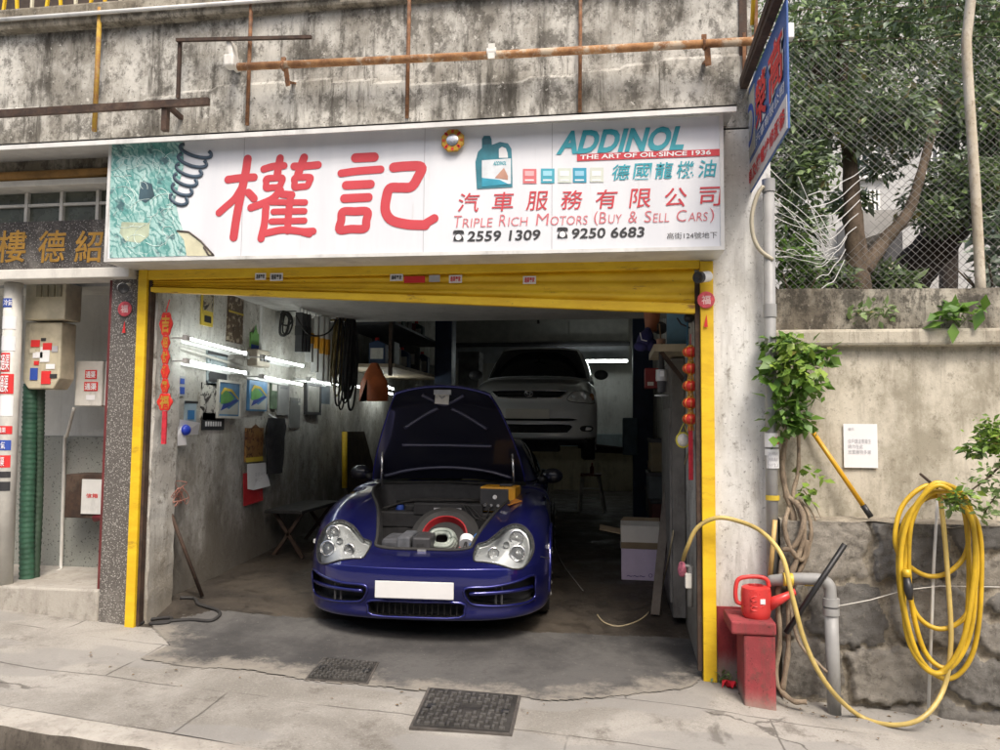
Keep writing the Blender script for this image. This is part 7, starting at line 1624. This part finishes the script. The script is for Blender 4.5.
P = [PY(683, 560, .06), PY(687, 548, -.05), PY(697, 528, -.10), PY(716, 518, -.13), PY(738, 521, -.16), PY(762, 532, -.3), PY(782, 556, -.42), PY(792, 595, -.45), PY(806, 645, -.46), PY(828, 686, -.48), PG(858, 718) + np.array([0, 0, .017]), PG(890, 728) + np.array([0, 0, .017]), PY(922, 718, -.42), PY(944, 688, -.32), PY(951, 640, -.30), PY(948, 580, -.29), PY(944, 530, -.28), PY(939, 488, -.25)]
m = MB(); m.tube(spline(P, 8), .0130, 10); m.build('supply_length', M['hose_pale'], t, smooth=True)
c = PY(907, 588, HY - .1); m = MB(); m.tube([c + np.array([0, 0, .06]), c + np.array([.005, -.01, -.01]), c + np.array([.01, -.01, -.06])], [.018, .024, .015], 10); m.build('trigger_nozzle', M['black'], t, smooth=True)
m = MB(); m.tube([c + np.array([0, 0, .06]), c + np.array([0, 0, .10])], .021, 10); m.build('hose_connector', M['hose'], t, smooth=True)
a, b = PY(929, 479, -.20), PY(937, 488, -.33); m = MB(); m.tube([(a[0], -.08, a[2] + .02), b], .008, 6); tag(m.build('iron_spike', M['dark_steel'], smooth=True), 'iron spike in the wall carrying the hose coil', 'hook')
# thin cords on the wall
pipe('cord', 'thin pale cord stretched from the elbow pipe across the stones', [PY(833, 607, -.30), PY(870, 600, -.24), PY(905, 590, -.22), PY(940, 586, -.21), PY(1000, 587, -.2)], .003, M['off_white'], 'cord', None, 5)

# ------------------------------------------------------------------ red plinth with watering can
pc = PG(763, 709); y0 = PG(763, 709)[1]
x0, x1 = PY(744, 660, y0)[0], PY(776, 660, y0)[0]; ztp = PY(758, 622, y0)[2]; zf = zg(x0, y0) - .05
t = thing('red_plinth', 'narrow red painted concrete pedestal at the pillar foot', 'pedestal', ((x0 + x1) / 2, y0 + .1, zf))
rp_ = weathered('worn_red_paint', (.34, .06, .066), (.25, .045, .05), (.12, .06, .05), 2.2, .65, .5, .8, low=(.02, .16, (.30, .25, .21)), bump=.3)
m = MB(); m.box(x0, x1, y0, y0 + .26, zf, ztp - .075); m.build('column', rp_, t, bevel=.01)
m = MB(); m.box(x0 - .07, x1 + .005, y0 - .012, y0 + .30, ztp - .073, ztp); m.build('top_slab', rp_, t, bevel=.012)
cc = PY(756, 605, y0 + .12); cx_, cy2 = cc[0], y0 + .12; rz = ztp
t = thing('watering_can', 'red plastic watering can with long spout standing on the red pedestal', 'watering can', (cx_, cy2, rz))
S = (PY(773, 600, cy2)[0] - PY(742, 600, cy2)[0]) / 2
can_m = plain('red_can_plastic', (.62, .05, .045), .33, 0, .08, 4)
hh = PY(757, 586, cy2)[2] - rz
m = MB(); m.lathe([(S * .82, 0), (S * .90, .012), (S * .97, hh * .25), (S * .98, hh * .8), (S * .93, hh * .96), (S * .80, hh), (S * .55, hh * 1.03), (S * .5, hh * 1.0), (S * .48, hh * .9)], (cx_, cy2, rz), 32); m.build('body', can_m, t, smooth='angle')
m = MB(); tp_ = PY(793, 592.5, cy2 - .03); m.tube([(cx_ + S * .78, cy2 - .01, rz + hh * .42), (cx_ + S * 1.5, cy2 - .02, rz + hh * .62), tp_], [.038, .028, .016], 12); m.tube([tp_ - np.array([.012, 0, .003]), tp_ + np.array([.012, 0, .004])], .02, 12); m.build('spout', can_m, t, smooth=True)
hp = [PY(x, y, cy2) for x, y in ((742, 604), (736.5, 601), (735.5, 590), (738, 580), (746, 577), (760, 577), (767, 580), (769, 587))]
m = MB(); m.tube(spline(hp, 6), .0125, 10); m.build('handle', can_m, t, smooth=True)
c = PY(763, 602, cy2 - S); m = MB(); m.box(c[0] - .014, c[0] + .014, cy2 - S * .99, cy2 - S * .90, c[2] - .014, c[2] + .014); m.build('label', M['paper'], t)
m = MB(); 
for (dx, dz, w) in ((-.015, .03, .028), (-.005, .0, .036), (-.02, -.025, .024)): m.tube([(cx_ + dx + w * math.cos(a), cy2 - S * .975 + .004, rz + hh * .5 + dz + w * .5 * math.sin(a)) for a in np.linspace(0, 6.28, 12)], .004, 5)
m.build('embossing', can_m, t, smooth=True)
c = PG(729, 690); m = MB(); m.grid(lambda u, v: (c[0] - .04 + .075 * u + .02 * v, c[1] + .0 - .05 * u * v + .1 * v, c[2] + .005 + .05 * abs(math.sin(4 * u + 5 * v)) * (1 - .4 * v)), 10, 10); tag(m.build('red_cloth', plain('scarlet_cloth', (.60, .015, .03), .8, 0, .2), smooth=True, fix=False), 'crumpled scarlet cloth on the pavement by the red pedestal', 'cloth')

# ------------------------------------------------------------------ manhole covers
def manhole(px, label, seed):
    C4 = [PG(*p) for p in px]; cen = sum(C4) / 4; t = thing('manhole_cover', label, 'manhole cover', cen, 'iron manhole covers in the pavement')
    C4 = [np.array([c[0], c[1], zg(c[0], c[1]) + .012]) for c in C4]
    def bl(u, v, dz=0): p = (C4[0] * (1 - u) + C4[1] * u) * (1 - v) + (C4[3] * (1 - u) + C4[2] * u) * v; return p + np.array([0, 0, dz])
    m = MB(); m.prism([bl(0, 0), bl(1, 0), bl(1, 1), bl(0, 1)], (0, 0, -.05)); fr = m.build('frame', plain('iron_frame', (.10, .09, .08), .7, .2, .3, 8, bump=.4), t)
    im = plain('worn_cast_iron', (.07, .066, .06), .55, .5, .35, 6, bump=.4, grime=.3)
    m = MB(); m.prism([bl(.03, .03, .004), bl(.97, .03, .004), bl(.97, .97, .004), bl(.03, .97, .004)], (0, 0, -.004)); cv = m.build('cover', im, t)
    m = MB()
    for i in range(12):
        for j in range(9):
            u0, v0 = .06 + .88 * i / 12, .07 + .86 * j / 9; w = .052 if (i + j) % 2 else .024; h = .036 if (i + j) % 2 else .074
            if abs(u0 - .5) < .10 and abs(v0 - .5) < .1: continue
            m.prism([bl(u0, v0, .004), bl(u0 + w, v0, .004), bl(u0 + w, v0 + h, .004), bl(u0, v0 + h, .004)], (0, 0, .009))
    m.build('raised_pattern', plain('polished_iron_tread', (.13, .125, .115), .5, .4, .25, 6, grime=.4), cv)
    m = MB()
    for u in (.12, .88): p = bl(u, .5, .006); m.box(p[0] - .02, p[0] + .02, p[1] - .03, p[1] + .03, p[2], p[2] + .003)
    m.build('lifting_slot', M['black'], cv)
manhole([(409, 730), (512, 737), (521, 698), (428, 690)], 'large square iron manhole cover nearest the street', 1)
manhole([(305, 681), (368, 686), (379, 664), (324, 659)], 'smaller iron manhole cover set in the dark asphalt apron', 2)

# ------------------------------------------------------------------ plants
def leaf_mat(name, lo, hi, rough=.45, trans=.25):
    k = NM(name, rough, 0, .5); g = k.n('ShaderNodeNewGeometry'); n = k.noise(1.6, 3, .5)
    f = k.math('ADD', k.math('MULTIPLY', g.outputs['Random Per Island'], .65), k.math('MULTIPLY', k.step(n, .3, .7), .35)); c = k.mix(lo, hi, f); c = k.mix(c, (.22, .17, .05), k.step(g.outputs['Random Per Island'], .955, .965, 0, .8)); c = k.mix(c, tuple(v_ * .5 for v_ in lo), k.step(k.noise(9, 3, .5), .56, .68, 0, .5))
    k.color(c); k.b.inputs['Subsurface Weight'].default_value = 0
    tr = k.n('ShaderNodeBsdfTranslucent'); k.t.links.new(c, tr.inputs['Color']); mx = k.n('ShaderNodeMixShader'); mx.inputs[0].default_value = trans
    k.t.links.new(k.b.outputs[0], mx.inputs[1]); k.t.links.new(tr.outputs[0], mx.inputs[2]); out = [n_ for n_ in k.t.nodes if n_.type == 'OUTPUT_MATERIAL'][0]; k.t.links.new(mx.outputs[0], out.inputs['Surface']); return k.m
M['leaf_dark'] = leaf_mat('dark_tree_leaf', (.05, .09, .038), (.21, .28, .13)); M['leaf_mid'] = leaf_mat('mid_tree_leaf', (.09, .16, .05), (.28, .38, .15)); M['leaf_bright'] = leaf_mat('bright_creeper_leaf', (.06, .15, .02), (.18, .32, .05)); M['leaf_lime'] = leaf_mat('lime_sprig_leaf', (.10, .22, .03), (.32, .44, .07)); M['leaf_pale'] = leaf_mat('grey_green_leaf', (.13, .19, .13), (.36, .43, .32), .35)
M['bark'] = weathered('rough_bark', (.16, .12, .085), (.10, .075, .05), (.035, .027, .02), 4, .6, .5, .5, bump=1.0); M['bark_dark'] = weathered('dark_bark', (.07, .055, .045), (.045, .035, .028), (.016, .013, .011), 4, .6, .5, .4, bump=1.0); M['root'] = weathered('pale_creeper_root', (.34, .27, .19), (.22, .17, .12), (.08, .06, .045), 4, .5, .5, .4, bump=.7)
def leaves(name, mat, parent, clumps, n, size, aspect=.42, droop=.5, seed=1, front=0.0, flat=.0):
    """clumps: (x, y, z, rx, ry, rz, weight); small folded leaf faces spread through them"""
    g = np.random.default_rng(seed); W = np.array([c[6] for c in clumps], float); W /= W.sum(); idx = g.choice(len(clumps), n, p=W); C = np.array([c[:6] for c in clumps], float)[idx]
    d = g.normal(size=(n, 3)); d /= np.linalg.norm(d, axis=1)[:, None]; rad = g.random(n) ** .45; pos = C[:, :3] + d * rad[:, None] * C[:, 3:6] + g.normal(size=(n, 3)) * .02
    ax = g.normal(size=(n, 3)); ax[:, 2] = ax[:, 2] * .5 - droop; ax += d * .5; ax /= np.linalg.norm(ax, axis=1)[:, None]
    up = g.normal(size=(n, 3)) * .5 + np.array([0, -.35, .9]); sd = np.cross(ax, up); sd /= np.linalg.norm(sd, axis=1)[:, None] + 1e-9; nr = np.cross(sd, ax)
    L = size * g.uniform(.45, 1.45, n); w = L * aspect
    b = pos; l = pos + ax * (L * .45)[:, None] + sd * (w * .5)[:, None] + nr * (L * .08)[:, None]; r = pos + ax * (L * .45)[:, None] - sd * (w * .5)[:, None] + nr * (L * .08)[:, None]; tip = pos + ax * L[:, None]; md = pos + ax * (L * .5)[:, None]
    V = np.stack([b, l, tip, r], 1).reshape(-1, 3); off = np.array(ORG.get(parent.name, (0, 0, 0))) if parent else 0
    me = bpy.data.meshes.new(name); nn = n * 4
    me.vertices.add(nn); me.vertices.foreach_set('co', (V - off).ravel()); fi = np.arange(n)[:, None] * 4; tri = np.concatenate([fi + [[0, 1, 2]], fi + [[0, 2, 3]]], 1).reshape(-1, 3)
    me.loops.add(len(tri) * 3); me.loops.foreach_set('vertex_index', tri.ravel()); me.polygons.add(len(tri)); me.polygons.foreach_set('loop_start', np.arange(len(tri)) * 3); me.polygons.foreach_set('loop_total', np.full(len(tri), 3)); me.update(calc_edges=True); me.validate()
    me.materials.append(mat); o = bpy.data.objects.new(name, me); COL.objects.link(o)
    if parent: o.parent = parent; ORG[o.name] = Vector(off)
    return o
def cl(px, py, y, r, w=1.0, sq=.8): p = PY(px, py, y); return (p[0], p[1], p[2], r, r * .9, r * sq, w)
# creeper on the downpipe corner
t = thing('creeper', 'leafy green creeper with twisted roots climbing beside the grey downpipe', 'creeper', PY(795, 600, -.05))
leaves('foliage', M['leaf_bright'], t, [cl(785, 345, -.12, .09, 1.2), cl(800, 355, -.14, .12, 2), cl(780, 375, -.15, .11, 1.6), cl(802, 385, -.16, .14, 2.2), cl(788, 410, -.16, .12, 1.8), cl(800, 420, -.14, .09, 1), cl(775, 340, -.1, .06, .5), cl(822, 352, -.12, .05, .4), cl(782, 428, -.13, .08, .8), cl(768, 350, -.05, .07, .6)], 560, .075, .62, .55, 3)
leaves('foliage', M['leaf_lime'], t, [cl(795, 345, -.22, .10, 1), cl(808, 375, -.24, .08, .7), cl(785, 365, -.24, .07, .6), cl(810, 490, -.08, .05, .25), cl(820, 475, -.05, .03, .1), cl(803, 470, -.05, .03, .12)], 170, .06, .6, .5, 4)
m = MB(); prnd = random.Random(9)
def root(pts, r0, r1): P = spline([PY(x + prnd.uniform(-2, 2), y, d) for x, y, d in pts], 7); m.tube(P, list(np.linspace(r0 * .72, r1 * .72, len(P)) * (1 + .12 * np.sin(np.arange(len(P)) * 1.3))), 8)
root([(790, 420, -.03), (783, 460, -.05), (787, 490, -.06), (792, 520, -.09), (789, 560, -.11), (782, 590, -.13)], .022, .03)
root([(797, 430, 0), (800, 470, -.02), (793, 495, -.06), (800, 515, -.12), (806, 535, -.14), (799, 555, -.16), (790, 575, -.17)], .015, .025)
root([(785, 495, -.05), (797, 505, -.12), (805, 522, -.17), (796, 545, -.18), (784, 550, -.17)], .024, .02); root([(790, 505, -.06), (783, 525, -.14), (790, 548, -.18), (801, 560, -.16), (808, 540, -.15)], .02, .018)
root([(798, 500, -.05), (808, 510, -.1), (812, 530, -.13), (806, 555, -.14), (797, 575, -.15), (789, 600, -.17)], .014, .02)
root([(784, 560, -.14), (779, 600, -.18), (781, 640, -.2), (777, 680, -.22), (790, 700, -.28), (808, 702, -.3)], .022, .02); root([(790, 575, -.15), (787, 610, -.19), (790, 650, -.21), (783, 690, -.24)], .018, .022); root([(788, 595, -.17), (800, 640, -.25), (815, 660, -.28), (825, 672, -.28)], .014, .012)
root([(806, 500, -.05), (815, 520, -.09), (819, 540, -.1)], .008, .004); root([(803, 490, -.04), (813, 505, -.07), (822, 518, -.1)], .006, .003)
m.build('root', M['root'], t, smooth=True)
# sprig at the right edge
t = thing('overhanging_branch', 'bright leafy sprays hanging in from the right edge over the hose', 'branch', PY(1010, 480, -.3)); m = MB()
twigs = [[(1060, 430, -.3), (1015, 440, -.35), (985, 448, -.38), (968, 450, -.4)], [(1060, 440, -.3), (1010, 460, -.38), (985, 480, -.42), (962, 497, -.44), (950, 505, -.45)], [(1060, 455, -.3), (1015, 475, -.4), (995, 497, -.43), (983, 516, -.45)], [(1050, 440, -.25), (1005, 430, -.33), (990, 436, -.36)]]
lfc = []
for T in twigs:
    P = spline([PY(*p) for p in T], 8); m.tube(P, list(np.linspace(.008, .002, len(P))), 6)
    for p in P[5:]: lfc.append((p[0], p[1], p[2], .03, .03, .03, 1))
m.build('twig', M['bark'], t, smooth=True)
leaves('foliage', M['leaf_mid'], t, lfc, 420, .048, .55, .35, 6); leaves('foliage', M['leaf_lime'], t, [cl(985, 440, -.4, .07, 1), cl(975, 448, -.42, .05, .6), cl(998, 432, -.35, .07, 1), cl(962, 492, -.46, .06, .5), cl(953, 503, -.46, .03, .2), cl(990, 425, -.36, .06, .9), cl(1003, 448, -.4, .07, .8)], 330, .045, .55, .3, 7)
def small_plant(px, py, y, n, size, r, label, mat, seed, zbase=None):
    p = PY(px, py, y); t = thing('small_plant', label, 'plant', p, 'small plants rooted in the walls'); m = MB(); rr = random.Random(seed); lc = []
    for k in range(7):
        q = p + np.array([rr.uniform(-r, r), rr.uniform(-r, .02), rr.uniform(.3, 1) * r * 1.1]); m.tube([p, (p + q) / 2 + np.array([0, 0, r * .2]), q], .003, 5); lc.append((q[0], q[1], q[2], r * .35, r * .3, r * .25, 1))
    m.build('stem', M['leaf_mid'], t); leaves('foliage', mat, t, lc, n, size, .5, .2, seed)
small_plant(959, 327, .07, 46, .10, .11, 'broad leaved plant growing out of the parapet foot', M['leaf_bright'], 12)
small_plant(867, 322, .08, 34, .06, .08, 'small pale weed on the ledge, left of the broad leaved plant', M['leaf_mid'], 13)
small_plant(884, 318, .08, 24, .05, .06, 'tiny weed on the ledge between two larger ones', M['leaf_mid'], 14)
p = PG(716, 683); small_plant(718, 684, p[1] + .02, 60, .035, .06, 'weed tuft at the foot of the right yellow rail', M['leaf_mid'], 15)

# dead leaves and grit swept against the wall foot
g3 = np.random.default_rng(8); m = MB(); lit = []
for q in range(150):
    if q < 95: x = g3.uniform(.7, 3.2); y = -.16 - abs(g3.normal(0, .13))
    else: x = g3.uniform(-4.2, 1.5); y = g3.uniform(-1.0, -.02) if x < -3.4 or x > .6 else g3.uniform(-.95, -.45)
    a = g3.uniform(0, 6.28); L = g3.uniform(.008, .03); z = zg(x, y) + .008; c_, s_ = math.cos(a), math.sin(a)
    m.add([(x, y, z), (x + L * .5 * c_ - L * .25 * s_, y + L * .5 * s_ + L * .25 * c_, z + L * .2), (x + L * c_, y + L * s_, z), (x + L * .5 * c_ + L * .25 * s_, y + L * .5 * s_ - L * .25 * c_, z + L * .15)], [(0, 1, 2), (0, 2, 3)])
tag(m.build('leaf_litter', plain('dead_leaf', (.16, .10, .045), .8, 0, .5, 40), fix=False), kind='stuff')

# ------------------------------------------------------------------ garden behind the wall
m = MB(); GZ = zt_ - .12
m.grid(lambda u, v: (.9 + 16 * u, .45 + 14 * v, GZ + .06 * math.sin(5 * u * 6) * math.sin(v * 17) + .25 * v), 40, 40); tag(m.build('garden_soil', M['soil'], smooth=True), kind='structure')
fn = thing('chain_link_fence', 'rusty chain link fence with leaning pale post along the wall top', 'fence', (2.2, .3, zt_))
FY = .27; fx0, fx1, fz0, fz1 = .95, 4.6, zt_ - .02, PY(900, 42, .27)[2]
m = MB(); s = .052; x = fx0 - (fz1 - fz0)
prnd = random.Random(17)
def in_hole(x, z):
    h0 = PY(828, 200, FY); return ((x - h0[0]) / .27) ** 2 + ((z - h0[2]) / .36) ** 2 < 1
while x < fx1:
    for sgn in (1, -1):
        pts = []; nseg = 24
        for k in range(nseg + 1):
            tt = k / nseg; zz = fz0 + (fz1 - fz0) * tt; xx = (x + (zz - fz0)) if sgn > 0 else (x + (fz1 - zz)); pts.append((xx + .006 * math.sin(zz * 4 + x), FY + .004 * math.sin(k * 2.6) + .02 * math.sin(xx * 1.7 + zz), zz))
        seg = []
        for p in pts + [None]:
            if p is not None and fx0 <= p[0] <= fx1 and not in_hole(p[0], p[2]): seg.append(p)
            else:
                if len(seg) > 1: m.tube(seg, .0016, 3, cap=False)
                seg = []
    x += s
m.build('wire_mesh', plain('weathered_wire', (.17, .165, .155), .6, .3, .3), fn)
m = MB(); P = [PY(981, 288, .2), PY(976, 200, .2), PY(967, 60, .2), PY(968, 25, .2), PY(974, -25, .17)]; P[0][2] -= .1; m.tube(spline(P, 4), .03, 10); m.build('fence_post', weathered('pale_rusty_post', (.55, .50, .40), (.44, .38, .28), (.2, .13, .08), 3, .5, .4, .4), fn, smooth=True)
for py in (38, 22, 6):
    m = MB(); prnd2 = random.Random(py); P = [PY(780 + i * 24, py + (2 if i % 3 == 0 else 0) + prnd2.uniform(-1.5, 1.5) + (6 - i) * .6, .22) for i in range(11)]; m.tube(spline(P, 4), .0022, 5)
    for q in spline(P, 2)[::1]: m.bar(q + np.array([-.01, 0, -.012]), q + np.array([.01, 0, .012]), .002)
    m.build('barbed_strand', M['dark_steel'], fn)
m = MB(); prnd = random.Random(23)
for k in range(13):
    a0 = prnd.uniform(2.0, 3.9); P = [PY(832 + 6 * math.cos(k), 258 - k * 1.2, FY - .02)]
    for j in range(1, 6): P.append(PY(832 + math.cos(a0) * j * 9 * (1 + .1 * k % 3) + prnd.uniform(-3, 3) + (14 * math.sin(j) if k > 7 else 0), 262 - abs(math.sin(a0)) * j * 9 - (k * j * 1.6 if k > 5 else 0) + prnd.uniform(-3, 3), FY - .03 - .02 * j))
    m.tube(spline(P, 4), .0022, 5)
for k in range(9):
    y0 = 175 + k * 12; P = [PY(808 + k * 1.2 + (8 if k > 5 else 10) * j * (1.15 - .06 * k), y0 + 28 - abs(j - 2.5) * 3 - j * 6 + prnd.uniform(-2, 2), FY - .05) for j in range(6)]; m.tube(spline(P, 4), .003, 5)
m.build('torn_wire', M['white_metal'], fn)
def tree(label, trunks, clumps, n, mats, seed, bark, size=.11):
    b = PY(*trunks[0][0][:3]); t = thing('tree', label, 'tree', (b[0], b[1], GZ)); first = True
    m = MB()
    for T in trunks:
        P = [PY(x, y, d) for x, y, d, r in T]
        if first: P[0][2] = GZ - .05; first = False
        P2 = spline(P, 7); rr = np.interp(np.linspace(0, 1, len(P2)), np.linspace(0, 1, len(T)), [q[3] for q in T]); rr = rr * (1 + .06 * np.sin(np.arange(len(rr)) * 1.7)); m.tube(P2, list(rr), 12)
    m.build('trunk', bark, t, smooth=True)
    k = max(1, len(mats)); 
    for i, (mt, fr, sz_) in enumerate(mats): leaves('crown', mt, t, clumps, int(n * fr), sz_, .40, .45, seed + i)
    return t
tree('brown forked tree behind the torn fence, nearest the blue sign',
     [[(862, 300, 1.6, .105), (857, 262, 1.6, .088), (852, 200, 1.6, .068), (848, 130, 1.65, .055), (840, 50, 1.7, .05), (836, -60, 1.8, .04)], [(862, 272, 1.6, .07), (885, 240, 1.7, .056), (908, 212, 1.8, .046), (922, 170, 1.9, .038), (940, 100, 2.0, .03)], [(850, 150, 1.62, .05), (825, 90, 1.6, .035), (800, 40, 1.5, .02)]],
     [cl(800, 40, 1.5, .45), cl(835, 70, 1.7, .5), cl(870, 30, 1.8, .5), cl(820, 130, 1.5, .38), cl(795, 170, 1.4, .3), cl(865, 110, 1.5, .38), cl(905, 60, 1.9, .5), cl(880, -30, 1.9, .6), cl(810, -40, 1.7, .6), cl(900, 120, 1.4, .28), cl(790, 110, 1.5, .35), cl(835, -100, 1.9, .6), cl(945, -20, 1.9, .5), cl(800, 225, 1.5, .22, .6), cl(850, 200, 2.2, .18, .4), cl(880, 160, 2.4, .24, .5), cl(925, 120, 2.3, .35)],
     15500, [(M['leaf_dark'], .38, .078), (M['leaf_mid'], .32, .078), (M['leaf_pale'], .30, .085)], 40, M['bark'])
tree('dark thick leaning tree behind the fence post',
     [[(880, 315, 2.6, .2), (912, 275, 2.5, .19), (945, 235, 2.4, .17), (968, 200, 2.4, .14), (990, 150, 2.4, .11), (1020, 60, 2.5, .08)], [(968, 205, 2.4, .1), (952, 150, 2.6, .06), (940, 80, 2.8, .04)]],
     [cl(985, 60, 2.4, .5), cl(960, 110, 2.2, .4), cl(1000, 130, 2.2, .4), cl(955, 180, 2.1, .30), cl(985, 190, 2.0, .32), cl(940, 215, 2.0, .2, .7), cl(1010, 0, 2.4, .6), cl(960, 0, 2.6, .5), cl(1040, 90, 2.5, .6), cl(925, 200, 2.4, .22, .5), cl(975, -60, 2.6, .6), cl(1000, 225, 2.0, .2, .5)],
     11000, [(M['leaf_dark'], .42, .078), (M['leaf_mid'], .42, .08), (M['leaf_pale'], .16, .085)], 50, M['bark_dark'])
tree('dark bushy tree filling the gap at the back of the garden',
     [[(945, 310, 6.5, .14), (950, 200, 6.5, .1), (955, 60, 6.5, .08)]],
     [cl(800, 10, 5.5, .9), cl(850, 60, 6, .8), cl(900, 20, 6.2, 1.0), cl(960, 60, 6.4, .9), cl(1000, 20, 6.5, 1.0), cl(800, 100, 5.2, .6), cl(1000, 110, 6, .6), cl(860, -60, 6, 1), cl(960, -60, 6.2, 1.1), cl(800, 180, 5, .5, .7), cl(1010, 200, 6, .6)],
     7000, [(M['leaf_dark'], .5, .12), (M['leaf_mid'], .5, .12)], 60, M['bark_dark'])
def shrub(label, spots, n, mats, size, seed, y):
    p = PY(spots[0][0], 288, y); t = thing('shrub', label, 'shrub', (p[0], y, GZ), 'shrubs along the garden floor'); m = MB()
    for k in range(6): a = k * 1.05; m.tube([(p[0], y, GZ - .02), (p[0] + .12 * math.cos(a), y + .1 * math.sin(a), GZ + .2), (p[0] + .25 * math.cos(a), y + .2 * math.sin(a), GZ + .35)], [.012, .009, .004], 6)
    m.build('stem', M['bark'], t)
    for i, (mt, fr) in enumerate(mats): leaves('foliage', mt, t, [cl(a_, b_, y, r_) for a_, b_, r_ in spots], int(n * fr), size, .4, .25, seed + i)
shrub('yellow green shrub beside the blue sign foot, left end of the garden', [(795, 265, .18), (785, 250, .15), (805, 280, .14)], 420, [(M['leaf_bright'], .6), (M['leaf_dark'], .4)], .09, 70, .9)
shrub('dark fern clump between the two tree trunks', [(885, 278, .14), (900, 282, .14), (870, 284, .1)], 420, [(M['leaf_dark'], .6), (M['leaf_mid'], .4)], .11, 72, 1.9)
shrub('pale broad leaved shrub at the right edge beyond the fence post', [(996, 245, .16), (1008, 262, .16), (990, 275, .12), (1000, 225, .1)], 260, [(M['leaf_pale'], .7), (M['leaf_mid'], .3)], .13, 74, .7)
shrub('dark low shrub by the torn fence', [(822, 272, .14), (808, 282, .14), (840, 280, .12)], 420, [(M['leaf_dark'], .8), (M['leaf_mid'], .2)], .09, 76, 1.3)
# white building across the garden
wb = thing('white_building', 'white building with grey porch canopy beyond the garden trees', 'building', PY(900, 300, 11)); BY = 11.0
wm_ = weathered('white_painted_block', (.50, .50, .49), (.43, .43, .42), (.26, .25, .23), .5, .2, .3, .1)
a, b = PY(776, 300, BY), PY(1040, 20, BY); m = MB(); m.box(a[0] - .3, b[0] + 6, BY, BY + 4, GZ - .5, 13); m.build('wall', wm_, wb)
a, b = PY(868, 248, BY - 1.2), PY(908, 212, BY - 1.2); m = MB(); m.prism([(a[0] - .2, BY - 1.4, a[2] + .1), (b[0] + .1, BY - 1.4, a[2] + .45), (b[0] + .1, BY - 1.4, b[2]), (a[0] - .2, BY - 1.4, b[2])], (0, 1.4, 0)); m.build('porch_canopy', plain('porch_grey', (.30, .29, .27), .7, 0, .15, 3), wb)
a, b = PY(884, 300, BY - .1), PY(902, 232, BY - .1); m = MB(); m.box(a[0], b[0], BY - .12, BY - .01, a[2], b[2]); m.build('doorway', M['dark'], wb)
a, b = PY(885, 290, BY - 1.3), PY(905, 262, BY - 1.3); m = MB(); m.box(a[0], b[0], BY - 1.3, BY - 1.2, GZ, b[2]); m.build('porch_wall', plain('porch_beige', (.50, .45, .33), .7, 0, .1), wb)
for (x0, y0, x1, y1) in ((862, 190, 878, 215), (854, 132, 880, 176), (925, 150, 950, 185), (960, 60, 990, 110), (830, 30, 860, 80)):
    a, b = PY(x0, y1, BY - .03), PY(x1, y0, BY - .03); m = MB(); m.box(a[0], b[0], BY - .04, BY + .02, a[2], b[2]); w_ = m.build('window', plain('far_window_glass', (.06, .07, .075), .15, 0, .3), wb)
    m = MB()
    for q in np.linspace(a[0], b[0], 5): m.box(q - .02, q + .02, BY - .08, BY - .041, a[2], b[2])
    m.box(a[0], b[0], BY - .085, BY - .081, (a[2] + b[2]) / 2 - .02, (a[2] + b[2]) / 2 + .02); m.build('window_bars', M['white'], w_)
    m = MB(); m.box(a[0] - .08, b[0] + .08, BY - .12, BY, a[2] - .08, a[2] - .001); m.build('sill', M['white'], w_)
m = MB(); a = PY(868, 280, BY - 2); 
for i in range(16): x = a[0] - 2.6 + i * .16; m.box(x, x + .03, BY - 2, BY - 1.97, GZ, GZ + 1.1)
m.box(a[0] - 2.7, a[0], BY - 2.01, BY - 1.96, GZ + 1.1, GZ + 1.15); tag(m.build('white_railing', M['white']), 'white barred railing in front of the white building', 'railing')
c = PY(786, 34, .05); t = thing('flood_light', 'little white box lamp on the corner behind the top of the blue sign', 'lamp', c); m = MB(); m.box(c[0] - .02, c[0] + .04, .0, .06, c[2] - .05, c[2] + .05); m.build('housing', M['white'], t, bevel=.006); m = MB(); m.bar((c[0], .03, c[2]), (.88, .06, c[2]), .015); m.build('arm', M['rust'], t)
